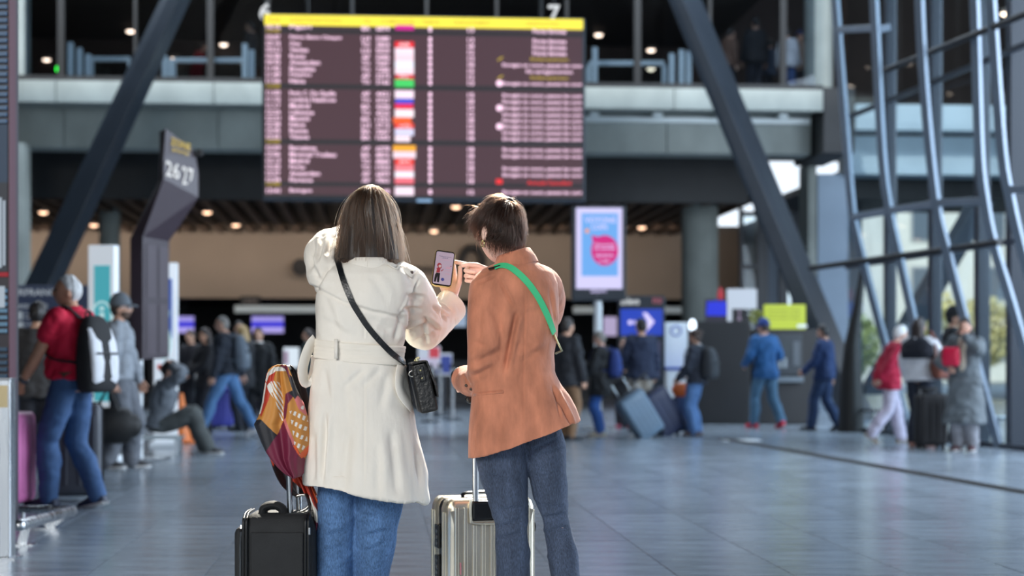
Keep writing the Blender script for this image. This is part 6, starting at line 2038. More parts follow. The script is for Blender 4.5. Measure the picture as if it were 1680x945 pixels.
# jeans
m_denim_l = cloth_mat('denim_light', (78, 112, 156), 700, .5, .24, 13, (1.3, 1.3, .35), rough=.9, folds=.45, fold_scale=20, fstretch=(1, 1, 1.3), fleck=.4)
mb = MB(); mb.loft([row_ring(py, 518, 664, .105, 0) for py in (690, 730, 765)])
for lg in LEGS_L: tube_n(mb, [np.asarray(a) for a, _ in lg], [r for _, r in lg])
v, n, f = fuse(mb, .006, 4)
X, Y_ = pixel_of(v)
d = .0042 * crumple(v, 22, 81, (.8, 1, 1.3)) + .0050 * waves(v, 18, 21, 8, (1, 1, 1.2)) + .0026 * waves(v, 46, 22, 7) + px_crease(v, n, [(652, 815, 640, 943, 2, .004), (530, 880, 575, 868, 4, .006), (525, 905, 570, 895, 4, .005), (596, 880, 640, 868, 4, .006), (598, 905, 636, 890, 4, .005), (590, 845, 640, 850, 5, .005)])
fg_part(v + n * d[:, None], f, BL, 'jeans', m_denim_l, woman_l)
def fg_shoes(legs, base, root, rgb, yaw=0):
    for lg, ya in zip(legs, (6 + yaw, -8 + yaw)):
        an = np.asarray(lg[-1][0]); mb = MB(); rings = []
        R_ = np.array(Matrix.Rotation(math.radians(ya), 3, 'Z'))
        for y, hw, top in ((-.085, .02, .05), (-.07, .038, .085), (-.02, .042, .12), (.04, .044, .10), (.10, .05, .07), (.155, .045, .055), (.18, .022, .04)):
            rings.append([np.array((an[0], an[1], 0)) + R_ @ np.array((hw * math.copysign(abs(math.cos(a)) ** .7, math.cos(a)), y, top / 2 + top / 2 * math.copysign(abs(math.sin(a)) ** .7, math.sin(a)))) for a in np.linspace(0, 2 * math.pi, 18, endpoint=False)])
        mb.loft(rings); fg_part(mb.verts(), mb.f, base, 'shoe', mat('shoe_fg_%d' % rgb[0], rgb, rough=.5), root, smooth=60)
fg_shoes(LEGS_L, BL, woman_l, (214, 210, 204))

# bob hair: dark core and single strands
hb = mat('hair_core_brown', (46, 38, 34), rough=.5, var=.3, vscale=40, stretch=(3, 3, .3))
mb = MB(); hair_cap(mb, hcL, RL, 1.0, thick=.13, low=-.95)
rr = []
for q in np.linspace(0, 1, 8):
    c = hcL + np.array((.0, -.012, .0 - .138 * q))
    rr.append(ring(c, .088 + .030 * q ** .8, .098 - .004 * q, 32, 2.1))
rr.append(ring(hcL + np.array((0, -.012, -.135)), .10, .08, 32, 2.1)); rr.append(ring(hcL + np.array((0, -.012, -.09)), .08, .06, 32, 2.1))
mb.loft(rr)
v, n, f = fuse(mb, .0045, 4)
v = v + n * (.0025 * waves(v, 90, 5, 8, (1, 1, .12)))[:, None]
hairL = fg_part(v, f, BL, 'hair', hb, woman_l)
hr = np.random.default_rng(3)


def bob_strands(N, fly=0):
    out = []
    for i in range(N):
        u = hr.uniform(0.0, 1.0); th0 = math.acos(1 - u * 1.05) if u < .95 else 1.5   # polar angle of the root from the crown
        ph = hr.uniform(-math.pi, math.pi)                    # 0 = back of the head (towards -Y)
        if abs(ph) > 2.25: ph = math.copysign(hr.uniform(1.5, 2.25), ph)
        lay = hr.uniform(0, 1) ** .6
        k = 1.10 + .055 * lay
        clump = .05 * math.sin(ph * 23) + .03 * math.sin(ph * 51 + 1)
        pts = []
        th1 = 1.62
        m1 = max(2, int((th1 - th0) * 7))
        for a in np.linspace(th0, th1, m1, endpoint=False):
            dvec = np.array((math.sin(a) * math.sin(ph + clump * a), -math.sin(a) * math.cos(ph + clump * a), math.cos(a)))
            bw = 1 + .15 * math.exp(-((a - 1.15) / .5) ** 2)
            pts.append(hcL + RL @ (dvec * HEAD_R * k * np.array((bw, 1, 1 + .03 * math.exp(-((a - .7) / .4) ** 2)))))
        L = hr.uniform(.84, 1.02) * .145
        for q in np.linspace(0, 1, 8):
            ax = HEAD_R[0] * k * 1.11 + (.026 * q ** .85) * (.75 + .25 * lay); ay = HEAD_R[1] * k + .004 * q - .012 * q * q
            p2 = ph + clump * 1.6 * (1 + .35 * q)
            pts.append(hcL + np.array((ax * math.sin(p2), -ay * math.cos(p2), -.006 - L * q)))
        pts = np.array(pts)
        j = hr.normal(size=3) * .0015
        w = np.linspace(0, 1, len(pts))[:, None]
        for _ in range(5):
            pts[1:-1] = .5 * pts[1:-1] + .25 * (pts[:-2] + pts[2:])
        pts += j * w + np.sin(w * hr.uniform(3, 9) + hr.uniform(0, 6)) * hr.normal(size=3) * .0012
        if fly and i < fly:
            o_ = unit(np.array((math.sin(ph), -math.cos(ph), .4 * hr.normal()))) * hr.uniform(.006, .022)
            pts = pts + o_ * np.sin(w * math.pi * hr.uniform(.6, 1.4)) + hr.normal(size=3) * .012 * w ** 2
        out.append(pts)
    return out


mhL = hair_mat('hair_brown', (46, 30, 19), .30)
strands('strands', bob_strands(11000, 330), .00055, mhL, hairL, BL)

# phone in her hand
c = P(727.5, 440.5, 6.44)
ph = empty('phone', c, 0, 'phone with a lit pink app page held up between the women', 'phone')
ph.rotation_euler = (math.radians(-24), math.radians(8), math.radians(4))
def slab(w, h, d, r, y):
    mb = MB(); q = []
    for cx, cz, a0 in ((w / 2 - r, h / 2 - r, 0), (-w / 2 + r, h / 2 - r, 90), (-w / 2 + r, -h / 2 + r, 180), (w / 2 - r, -h / 2 + r, 270)):
        for a in np.linspace(a0, a0 + 90, 7): q.append((cx + r * math.cos(math.radians(a)), cz + r * math.sin(math.radians(a))))
    mb.loft([[(x, y + d, z) for x, z in q], [(x, y, z) for x, z in q]]); return mb
slab(.078, .152, .010, .013, .0).build('case', mat('gold_case', (206, 178, 120), rough=.3, metal=.7), ph, bevel=.002)
slab(.073, .147, .003, .011, -.002).build('body', mat('phone_black', (14, 14, 16), rough=.15), ph)
slab(.067, .136, .001, .006, -.0028).build('screen', mat('phone_screen', (212, 190, 212), emit=.45, rough=.2), ph)
mb = MB(); mb.text('Profitez gratuitement', -.021, .025, .047, .051, -.0032); mb.text('du Wi-Fi', -.008, .012, .041, .045, -.0032); mb.build('heading', mat('print_navy', (40, 44, 90), rough=.5), ph)
mb = MB(); mb.text('Connexion a votre reseau', -.017, .02, .034, .036, -.0032)
for z in (.006, -.010, -.024): mb.text('Votre espace', .008, .027, z, z + .0035, -.0032)
mb.box(.008, .026, -.0033, -.003, .0015, .0035); mb.build('small_print', mat('print_rose', (206, 130, 150), rough=.5), ph)
mb = MB(); mb.text('9:41', -.026, -.014, .0655, .069, -.0032); mb.text('5G', .016, .026, .0655, .069, -.0032); mb.build('status_print', mat('print_pale', (200, 200, 210), emit=.4), ph)
def disc(mb, cx, cz, rx, rz, y=-.0034, n=18): mb.add([(cx + rx * math.cos(a), y, cz + rz * math.sin(a)) for a in np.linspace(0, 6.283, n + 1)[:-1]], [tuple(reversed(range(n)))])
mb = MB(); disc(mb, -.017, .010, .0085, .0095); disc(mb, -.012, .003, .005, .006); mb.add([(-.029, -.0034, -.022), (-.012, -.0034, -.022), (-.011, -.0034, -.002), (-.017, -.0034, .002), (-.025, -.0034, -.002)], [(0, 1, 2, 3, 4)]); mb.add([(-.007, -.0034, -.016), (.001, -.0034, -.007), (.0, -.0034, -.004), (-.009, -.0034, -.012)], [(0, 1, 2, 3)]); disc(mb, .027, .012, .0022, .0022); tag(mb.build('red_figure', mat('print_red', (196, 22, 56), emit=.35), ph), kind='stuff')
mb = MB(); disc(mb, -.0145, .006, .0048, .006, -.0036); mb.add([(-.029, -.0036, -.028), (-.026, -.0036, -.028), (-.024, -.0036, -.008), (-.027, -.0036, -.008)], [(0, 1, 2, 3)]); mb.build('pale_figure', mat('print_skin', (240, 214, 214), emit=.4), ph)
mb = MB(); mb.add([(-.030, -.0034, -.062), (-.022, -.0034, -.062), (-.019, -.0034, -.036), (-.018, -.0034, -.062), (-.010, -.0034, -.062), (-.010, -.0034, -.023), (-.028, -.0034, -.023)], [(0, 1, 2, 5, 6), (2, 3, 4, 5)]); mb.build('black_figure', mat('print_black', (18, 18, 24), rough=.5), ph)
mb = MB(); disc(mb, .002, -.048, .0065, .0065); mb.build('round_button', mat('print_blue', (36, 60, 170), emit=.35), ph)

# handbag with its strap
bagc = P(692, 634, 6.09)
hbg = empty('handbag', bagc, 0, 'black crocodile pattern handbag at the hip of the trench coat', 'handbag')
hbg.rotation_euler = (0, math.radians(-12), math.radians(7))
m_croc = mat('black_leather', (14, 13, 13), rough=.42, bump=.55, bscale=75, var=.3, vscale=50, spec=.6)
def bagbox(mb, x0, x1, y0, y1, z0, z1): mb.loft([[(x0 * (.8 if z < z1 - .02 else .62), y0, z), (x1 * (1 if z < z1 - .02 else .72), y0, z), (x1 * (1 if z < z1 - .02 else .72), y1, z), (x0 * (.8 if z < z1 - .02 else .62), y1, z)] for z in (z0, z0 + .02, z1 - .03, z1)]); return mb
bagbox(MB(), -.036, .034, -.10, .11, -.092, .085).build('body', m_croc, hbg, bevel=.010, seg=3)
mb = MB(); mb.loft([[(-.026, -.108, .084), (.028, -.108, .084), (.028, .118, .084), (-.026, .118, .084)], [(-.024, -.108, .091), (.030, -.108, .090), (.030, .118, .090), (-.024, .118, .091)]]); mb.loft([[(.024, -.108, .088), (.032, -.108, .088), (.032, .118, .088), (.024, .118, .088)], [(.038, -.110, .0), (.045, -.110, .0), (.045, .120, .0), (.038, .120, .0)], [(.039, -.108, -.045), (.045, -.108, -.045), (.045, .118, -.045), (.039, .118, -.045)]])
mb.build('flap', m_croc, hbg, bevel=.003)
mb = MB(); mb.tube([(-.010, -.104, .097), (.012, .02, .100), (.016, .11, .098)], [(.004, .006)] * 3, 6)
for i in range(9): mb.box(-.008 + i * .0026, -.003 + i * .0026, -.098 + i * .024, -.088 + i * .024, .093, .105)
mb.build('zip', mat('gold_zip', (212, 200, 150), rough=.25, metal=1.0), hbg)
mb = MB(); mb.box(-.012, .012, -.112, -.102, .02, .075); tab = mb.build('strap_tab', m_croc, hbg, bevel=.003)
for z in (.032, .060):
    mb = MB(); mb.sphere((0, -.113, z), (.004, .003, .004), 10, 6); mb.build('stud', mat('gold_zip', (212, 200, 150)), tab)
st_path = [(553, 420), (557, 436), (566, 468), (582, 502), (604, 536), (630, 568), (655, 592), (672, 610)]
mb = strap_on(strap_bvh, st_path, .021, .005, .006)
sv = mb.verts()
o_ = MB(); Mi = (Matrix.Translation(Vector(bagc)) @ hbg.rotation_euler.to_matrix().to_4x4()).inverted()
o_.add(sv @ np.array(Mi)[:3, :3].T + np.array(Mi)[:3, 3], mb.f)
o_.build('strap', mat('strap_black', (16, 18, 22), rough=.35, bump=.2, bscale=120), hbg, smooth=40)
rc_ = np.array(Mi @ Vector(P(677, 613, 6.0)))
mb = MB(); q = [rc_ + np.array((.013 * math.cos(a), .0, .010 * math.sin(a))) for a in np.linspace(0, 6.283, 17)]; mb.tube(q, .0026, 8, round_ends=False); mb.build('ring', mat('ring_silver', (210, 206, 196), rough=.2, metal=1.0), hbg, smooth=180)

# ================================================================== woman in the rust corduroy jacket
BR = np.array((P(868, 590, YF)[0], YF, 0.0))
JAK = [(428, 822, 876, .055, 0), (437, 806, 892, .078, 0), (448, 790, 906, .098, 0), (464, 781, 913, .112, 0), (490, 778, 916, .120, 0), (520, 777, 916, .122, 0), (550, 776, 912, .118, 0), (580, 774, 907, .114, 0),
       (610, 773, 910, .116, 0), (645, 771, 921, .126, 0), (680, 769, 934, .138, 0), (710, 768, 945, .146, 0), (735, 768, 953, .150, 0)]
jack_shear = lambda q: 17 - 62 * np.clip(q, 0, 1) ** 1.25
def jak_ring(row, grow=0.0):
    f = float(sm(600, 735, row[0]))
    return row_ring(*row, grow=grow, shear=lambda q: jack_shear(q) * f, e=2.2)
mb = MB(); last = JAK[-1]
mb.loft([jak_ring(r) for r in JAK] + [jak_ring((last[0] - 1, *last[1:]), -.016), jak_ring((last[0] - 18, *last[1:]), -.02)])
slv_L = [(P(822, 470, 6.10), .080), (P(806, 478, 6.08), .078), (P(801, 530, 6.05), .076), (P(799, 590, 6.05), .073), (P(794, 618, 6.10), .066), (P(774, 627, 6.19), .058), (P(759, 621, 6.27), .053)]
slv_R = [(P(872, 466, 6.12), .078), (P(890, 476, 6.16), .074), (P(893, 505, 6.26), .068), (P(880, 520, 6.38), .062), (P(850, 490, 6.47), .052), (P(822, 462, 6.51), .044)]
for sl in (slv_L, slv_R): tube_n(mb, [a for a, _ in sl], [r for _, r in sl], ends=False)
v, n, f = fuse(mb, .0042, 5, .6)
X, Y_ = pixel_of(v)
disp = .0024 * crumple(v, 18, 71, (1, 1, .8)) + .005 * waves(v, 14, 31, 8, (1.1, 1, .6)) + .0022 * waves(v, 40, 32, 8, (1.2, 1, .7))
disp += px_crease(v, n, [
    (849, 503, 826, 618, 4.5, .017), (778, 468, 815, 452, 2.0, .005), (815, 452, 846, 512, 2.0, .006), (862, 440, 858, 740, 1.5, .003), (900, 470, 912, 540, 3, .005), (905, 630, 944, 705, 2.6, .014), (912, 640, 922, 690, 2, .006),
    (772, 600, 830, 572, 7, .010), (768, 622, 815, 600, 6, .010), (775, 560, 800, 572, 5, .005), (835, 520, 900, 505, 6, .004), (840, 560, 900, 590, 7, .004), (850, 600, 905, 560, 6, .004),
    (776, 645, 830, 641, 1.6, .005), (806, 500, 826, 560, 6, .004), (790, 500, 784, 570, 5, .004), (870, 640, 880, 720, 8, .004), (820, 660, 815, 740, 8, .004), (758, 612, 770, 636, 2.2, .005)])
v = v + n * disp[:, None]
jak_v, jak_f = v, f
m_cord = cloth_mat('rust_corduroy', (190, 121, 92), 600, .3, .27, 13, (1.5, 1.5, .6), rough=.8, sheen=.25, folds=.25, fold_scale=18, fstretch=(1.3, 1.3, .7))
_nt = m_cord.node_tree; _b = _nt.nodes['Principled BSDF']
_tc = _nt.nodes.new('ShaderNodeTexCoord'); _wv = _nt.nodes.new('ShaderNodeTexWave'); _wv.wave_type = 'BANDS'; _wv.bands_direction = 'X'; _wv.inputs['Scale'].default_value = 120; _wv.inputs['Distortion'].default_value = .5
_nt.links.new(_tc.outputs['Object'], _wv.inputs['Vector']); _bp = _nt.nodes.new('ShaderNodeBump'); _bp.inputs['Strength'].default_value = .14; _bp.inputs['Distance'].default_value = .001
_nt.links.new(_wv.outputs['Fac'], _bp.inputs['Height']); _pv = _b.inputs['Normal'].links[0].from_socket; _nt.links.new(_pv, _bp.inputs['Normal']); _nt.links.new(_bp.outputs[0], _b.inputs['Normal'])
jak_bvh = bvh_of(v, f)
LEGS_R = [[(P(822, 700, YF), .085), (P(824, 755, YF), .088), (P(833, 820, YF - .01), .070), (P(839, 870, YF - .02), .060), (P(841, 945, YF - .01), .060), ((P(841, 590, YF)[0], YF, .25), .052), ((P(840, 590, YF)[0], YF, .075), .046)],
          [(P(886, 690, YF), .070), (P(896, 750, YF + .02), .074), (P(905, 815, YF + .03), .060), (P(916, 868, YF + .03), .050), (P(928, 945, YF), .054), ((P(936, 590, YF)[0], YF - .03, .25), .050), ((P(938, 590, YF)[0], YF - .05, .075), .046)]]
hcR = P(821, 379, 6.12)
RR = rot_xyz(math.radians(4), math.radians(0), math.radians(38))


def hand_point(hm):
    make_hand(hm, P(806, 452, 6.505), (-1, .0, .12), (.05, -1, -.15), 1, [(.05, .06, .05), (1.15, 1.3, .7), (1.2, 1.3, .7), (1.25, 1.3, .7)], s=.98, thumb=(.5, .6, .4), thumb_out=.5)


def hand_waist(hm):
    make_hand(hm, P(760, 624, 6.31), (-.2, 1, -.15), (.9, .3, -.2), -1, GRIP, s=.92)


woman_r = fg_body(JAK, [slv_L, slv_R + [(P(810, 454, 6.508), .028)]], LEGS_R, hcR, RR, .985, [P(848, 446, 6.11), P(842, 426, 6.11), P(834, 404, 6.115), hcR], [hand_point, hand_waist], BR, m_skin_a, 'short haired woman in a rust corduroy jacket pointing at the phone')
fg_part(jak_v, jak_f, BR, 'corduroy_jacket', m_cord, woman_r)
# turned up collar
mb = MB(); rr = []
for k_, (cx, cy, rx, ry, tilt) in enumerate(((846, 438, .082, .088, 14), (845, 428, .074, .080, 15), (842, 414, .060, .066, 16), (842, 413, .054, .060, 16), (845, 430, .052, .058, 15))):
    c = P(cx, cy, YF + .005); r_ = ring(c, rx, ry, 40, 2.1); r_[:, 2] += (r_[:, 0] - c[0]) * math.tan(math.radians(tilt)) ; rr.append(r_)
mb.loft(rr, caps=False); fg_part(mb.verts(), mb.f, BR, 'collar', m_cord, woman_r)
# pocket welt and cuff buttons
mb = strap_on(jak_bvh, [(778, 648), (800, 646), (826, 643)], .010, .003, .001, 3); fg_part(mb.verts(), mb.f, BR, 'pocket_welt', m_cord, woman_r)
for px, py in ((766, 632), (774, 638)):
    p_, n_ = project(jak_bvh, px, py, .003); mb = MB(); mb.sphere(p_, (.006, .004, .006), 10, 6); fg_part(mb.verts(), mb.f, BR, 'button', mat('horn_button', (70, 56, 48), rough=.35), woman_r)
mb = MB(); c0, c1 = P(757, 619, 6.285), P(753, 617, 6.31); mb.tube([c0, c1], .033, 18, round_ends=False); fg_part(mb.verts(), mb.f, BR, 'bracelet', mat('ring_silver', (210, 206, 196)), woman_r, smooth=50)
mb = MB(); mb.box(-.008, .008, -.006, .006, -.012, .012); o_ = MB(M=Matrix.Translation(Vector(P(757, 606, 6.29)))); o_.merge(mb); fg_part(o_.verts(), o_.f, BR, 'watch_face', mat('gold_zip', (212, 200, 150)), woman_r)
# earring, rings
ear = hcR + RR @ np.array((-.082, -.008, -.042))
mb = MB(); mb.tube([ear + RR @ np.array((0, .008 * math.cos(a), -.008 + .010 * math.sin(a))) for a in np.linspace(0, 6.283, 15)], .0022, 6, round_ends=False); mb.sphere(ear + np.array((-.002, -.002, .003)), .004, 10, 8)
fg_part(mb.verts(), mb.f, BR, 'earring', mat('gold_zip', (212, 200, 150)), woman_r)
for px, py, r_ in ((768, 440, .0098), (775, 452, .0105)):
    c = P(px, py, 6.49); mb = MB(); mb.tube([c + np.array((.0, r_ * math.cos(a), r_ * math.sin(a))) for a in np.linspace(0, 6.283, 15)], .0016, 6, round_ends=False); fg_part(mb.verts(), mb.f, BR, 'finger_ring', mat('gold_zip', (212, 200, 150)), woman_r)
# jeans
m_denim_d = cloth_mat('denim_dark', (62, 74, 96), 700, .5, .30, 13, (1.4, 1.4, .35), rough=.9, folds=.45, fold_scale=22, fstretch=(1, 1, 1.4), fleck=.4)
mb = MB(); mb.loft([row_ring(py, 792, 912, .095, 0) for py in (620, 660, 695)])
for lg in LEGS_R: tube_n(mb, [np.asarray(a) for a, _ in lg], [r for _, r in lg])
v, n, f = fuse(mb, .006, 4)
d = .0042 * crumple(v, 24, 91, (.8, 1, 1.4)) + .0042 * waves(v, 22, 41, 8, (1, 1, 1.3)) + .0024 * waves(v, 52, 42, 7) + px_crease(v, n, [(812, 868, 862, 850, 3.5, .007), (812, 885, 864, 872, 3, .006), (815, 838, 862, 832, 4, .005), (890, 850, 938, 842, 3.5, .007), (895, 872, 940, 862, 3, .006), (868, 760, 912, 940, 1.6, .004), (800, 775, 845, 800, 4, .005), (880, 748, 930, 735, 3, .006), (870, 740, 925, 715, 3, .006)])
fg_part(v + n * d[:, None], f, BR, 'jeans', m_denim_d, woman_r)
fg_shoes(LEGS_R, BR, woman_r, (60, 52, 48))

# short hair
hb2 = mat('hair_core_dark', (30, 22, 20), rough=.5, var=.3, vscale=40)
mb = MB(); hair_cap(mb, hcR, RR, .985, thick=.065, hairline=.30, low=-.38)
v, n, f = fuse(mb, .0045, 3); v = v + n * (.003 * waves(v, 80, 6, 8))[:, None]
hairR = fg_part(v, f, BR, 'hair', hb2, woman_r)
h2 = np.random.default_rng(9)
crown = unit(np.array((0.02, -.45, .89)))
lines = []
for i in range(13000):
    d0 = h2.normal(size=3); d0 = unit(d0)
    x, y, z = d0
    if y - .85 * z - .30 + .10 * abs(x) > -.05 or z < -.40 + .08 * h2.uniform():
        continue
    t = unit(d0 - crown * (d0 @ crown)); t = unit(t - d0 * (t @ d0))       # combed away from the crown
    if abs(x) > .70 and -.25 < y < .5 and z < -.02:
        continue                                                           # cut round the ears
    fringe = y > .15 and z > .1
    t = unit(t + h2.normal(size=3) * .13 + .35 * np.array((math.sin(6 * x + 4 * z), math.sin(5 * z + 7 * x), 0)) + np.array((0, 0, -.25 if not fringe else 0)))
    L = h2.uniform(.045, .085) * (1.25 if fringe else 1.0) * (.5 if z < -.2 else 1)
    lift = h2.uniform(.05, .32) * (1.5 if z > .3 else .5)
    p = d0 * HEAD_R * 1.04 * .985; pts = [p]; dr = unit(t + d0 * lift)
    for k_ in range(8):
        p = p + dr * L / 8
        nrm_ = unit(p / HEAD_R ** 2); r_ = np.linalg.norm(p / (HEAD_R * .985))
        dr = unit(dr + (-.16 * nrm_ if r_ > 1.085 else .12 * nrm_ if r_ < 1.05 else 0) + np.array((0, 0, -.05)))
        pts.append(p)
    lines.append(np.array([hcR + RR @ q for q in pts]))
for i in range(260):                                                       # the tuft that stands out over the forehead
    q0 = np.array((h2.uniform(-.045, .02), h2.uniform(.06, .085), h2.uniform(.05, .085)))
    e = q0 + np.array((-.02 + h2.normal() * .012, .035 + h2.normal() * .012, -.020 + h2.normal() * .014)); m_ = (q0 + e) / 2 + np.array((0, .006, .018))
    lines.append(np.array([hcR + RR @ ((1 - s) ** 2 * q0 + 2 * s * (1 - s) * m_ + s * s * e) for s in np.linspace(0, 1, 8)]))
strands('strands', lines, .0006, hair_mat('hair_dark', (32, 17, 10), .28), hairR, BR)

# green bag strap across the jacket: the bag itself hangs in front of her
gs = empty('shoulder_strap_bag', (P(880, 590, 6.3)[0], 6.30, .96), 0, 'bag on a bright green strap worn across the rust jacket', 'bag')
mb = strap_on(jak_bvh, [(812, 441), (822, 437), (838, 440), (862, 460), (882, 488), (897, 518), (907, 546)], .024, .004, .004)
o_ = MB(); o_.add(mb.verts() - np.array(gs.location), mb.f); o_.build('strap', mat('green_webbing', (66, 196, 134), rough=.6, bump=.2, bscale=300), gs, smooth=40)
p0, n0 = project(jak_bvh, 908, 550, .004); p1 = np.array((P(915, 600, 6.24)))
mb = MB(); mb.tube([p0, p0 * .5 + p1 * .5 + (.02, 0, 0), P(912, 580, 6.28)], .004, 8); o_ = MB(); o_.add(mb.verts() - np.array(gs.location), mb.f); o_.build('hook', mat('gold_zip', (212, 200, 150)), gs, smooth=60)
p0, n0 = project(jak_bvh, 812, 441, .006); mb = MB(); mb.tube([p0 + (-.018, 0, -.004), p0, p0 + (.02, 0, .006)], [(.004, .009)] * 3, 8); o_ = MB(); o_.add(mb.verts() - np.array(gs.location), mb.f); o_.build('buckle', mat('buckle_dark', (32, 30, 32)), gs, smooth=60)
mb = MB(); rounded_block(mb, .17, .07, .16, .03, 0); o_ = MB(M=Matrix.Translation((-.02, .10, .0))); o_.merge(mb); o_.build('body', mat('bag_dark_green', (40, 62, 54), rough=.5), gs, smooth=60)

# ================================================================== black soft cabin case with the scarf over its handle
YB = 5.95; kb_ = YB / FPX
def bpx(px): return (px - 447) * kb_
def bpz(py): return CAMZ + (590 - py) * kb_
bc = empty('cabin_case', (P(447, 590, YB)[0], YB + .14, 0), 0, 'black soft cabin case with a steel handle beside the trench coat', 'suitcase')
m_nyl = mat('black_nylon', (24, 26, 29), rough=.7, bump=.35, bscale=420, var=.15, vscale=14)
topz = bpz(846)
W = bpx(513) - bpx(392)
mb = MB(); rounded_block(mb, W, .24, topz - .03, .05, .03, n=8, bulge=.01, c=((bpx(513) + bpx(392)) / 2, 0)); mb.build('body', m_nyl, bc, smooth=50)
mb = MB(); rounded_block(mb, bpx(405) - bpx(380), .19, bpz(868) - .10, .022, .10, c=((bpx(405) + bpx(380)) / 2, 0)); sp_ = mb.build('side_pocket', m_nyl, bc, smooth=50)
mb = MB(); mb.tube(smooth_path([(bpx(391.5), -.102, .14), (bpx(391.5), -.104, .40), (bpx(392), -.102, bpz(875)), (bpx(388), -.05, bpz(867))], 4), .0035, 6); mb.build('zip', mat('zip_silver', (170, 172, 174), rough=.3, metal=1), sp_)
mp_ = mat('piping_black', (12, 13, 15), rough=.4)
for xx in (398, 403, 500, 505):
    mb = MB(); q = smooth_path([(bpx(xx), -.128, .07), (bpx(xx), -.131, .3), (bpx(xx), -.127, topz - .045), (bpx(xx), -.105, topz - .008), (bpx(xx), -.05, topz + .004), (bpx(xx), .06, topz + .004)], 5); mb.tube(q, .0045, 8); mb.build('piping', mp_, bc, smooth=180)
mb = MB(); mb.box(bpx(410), bpx(497), -.1285, -.118, .10, topz - .06); mb.build('front_panel', m_nyl, bc, bevel=.02, seg=3)
mb = MB(); q = smooth_path([(bpx(424), -.03, topz - .004), (bpx(426), -.03, topz + .016), (bpx(435), -.03, topz + .026), (bpx(447), -.03, topz + .026), (bpx(456), -.03, topz + .014), (bpx(458), -.03, topz - .004)], 5); mb.tube(q, [(.016, .036)] * len(q), 12, up=(0, 0, 1)); mb.build('carry_handle', m_nyl, bc, smooth=60)
rods = [(bpx(463), bpx(468), -.035, 640), (bpx(476), bpx(478), .05, 640)]
for i, (x1, x0, y, yt) in enumerate(((bpx(464), bpx(470), -.02, 608), (bpx(474), bpx(479), .07, 612))):
    mb = MB(); zt = bpz(yt); zm = bpz(778)
    mb.tube([(x0, y, topz - .05), (x0 * .45 + x1 * .55, y, zm)], [(.011, .013)] * 2, 14, round_ends=False); o_ = mb.build('outer_rod', m_inox, bc, smooth=50)
    mb = MB(); mb.tube([(x0 * .45 + x1 * .55, y, zm), (x1 - .01, y, zt)], [(.008, .010)] * 2, 12, round_ends=False); mb.build('inner_rod', m_inox, bc, smooth=50)
mb = MB(); mb.tube([(bpx(462), -.05, bpz(606)), (bpx(462), .10, bpz(606))], .014, 12); mb.build('handle_grip', mp_, bc, smooth=60)
mb = MB(); q = smooth_path([(bpx(483), .02, topz), (bpx(494), .02, topz + .012), (bpx(500), .02, topz + .035), (bpx(497), .02, topz + .055), (bpx(487), .02, topz + .060), (bpx(476), .02, topz + .055)], 5); mb.tube(q, .0055, 10); mb.build('cable_lock', mat('ring_silver', (210, 206, 196)), bc, smooth=180)
mb = MB(); mb.box(bpx(505), bpx(509), -.135, -.122, bpz(878), bpz(866)); mb.build('zip_puller', mat('zip_silver', (170, 172, 174)), bc, bevel=.002)
for sx_ in (-1, 1):
    for sy_ in (-.08, .08):
        mb = MB(); x = bpx(452) + sx_ * .10; mb.cyl((x - .014, sy_, .022), (x + .014, sy_, .022), .022, n=16); mb.build('wheel', mp_, bc, smooth=40)

# scarf: colour fields are the print of the cloth
OCH, RED, BLK, MAR, PNK, WHT, ORG = (196, 132, 58), (186, 60, 40), (34, 34, 40), (110, 26, 56), (206, 112, 112), (226, 222, 214), (222, 92, 40)
def in_poly(x, y, poly):
    r = np.zeros(x.shape, bool); n_ = len(poly)
    for i in range(n_):
        (x1, y1), (x2, y2) = poly[i], poly[(i + 1) % n_]
        c = ((y1 > y) != (y2 > y)) & (x < (x2 - x1) * (y - y1) / ((y2 - y1) or 1e-9) + x1)
        r ^= c
    return r
FRONT = [(OCH, [(0, 0), (500, 0), (500, 900), (0, 900)]), (RED, [(60, 100), (160, 95), (125, 240), (85, 330), (60, 300)]), (WHT, [(100, 140), (112, 100), (150, 70), (215, 66), (218, 92), (160, 92), (124, 116), (108, 150)]), (WHT, [(60, 260), (82, 240), (100, 150), (108, 156), (92, 260), (80, 310), (66, 320)]),
         (BLK, [(20, 350), (85, 342), (168, 422), (112, 512), (90, 520), (40, 420)]), (MAR, [(205, 340), (168, 422), (108, 512), (180, 640), (330, 660), (310, 560), (262, 470)]), (MAR, [(212, 210), (232, 196), (252, 220), (226, 260), (214, 340), (203, 350), (200, 300)]), (BLK, [(210, 90), (240, 120), (290, 210), (300, 260), (272, 226), (248, 200), (228, 205), (262, 236)]), (BLK, [(228, 200), (250, 190), (276, 222), (262, 240)]),
         (PNK, [(200, 345), (212, 336), (262, 462), (252, 476), (240, 440)]), (PNK, [(258, 240), (272, 218), (330, 300), (310, 320), (280, 290)]), (ORG, [(252, 478), (262, 470), (286, 520), (330, 470), (330, 520), (290, 545)]),
         (MAR, [(180, 60), (215, 62), (235, 130), (225, 120), (205, 80)])]
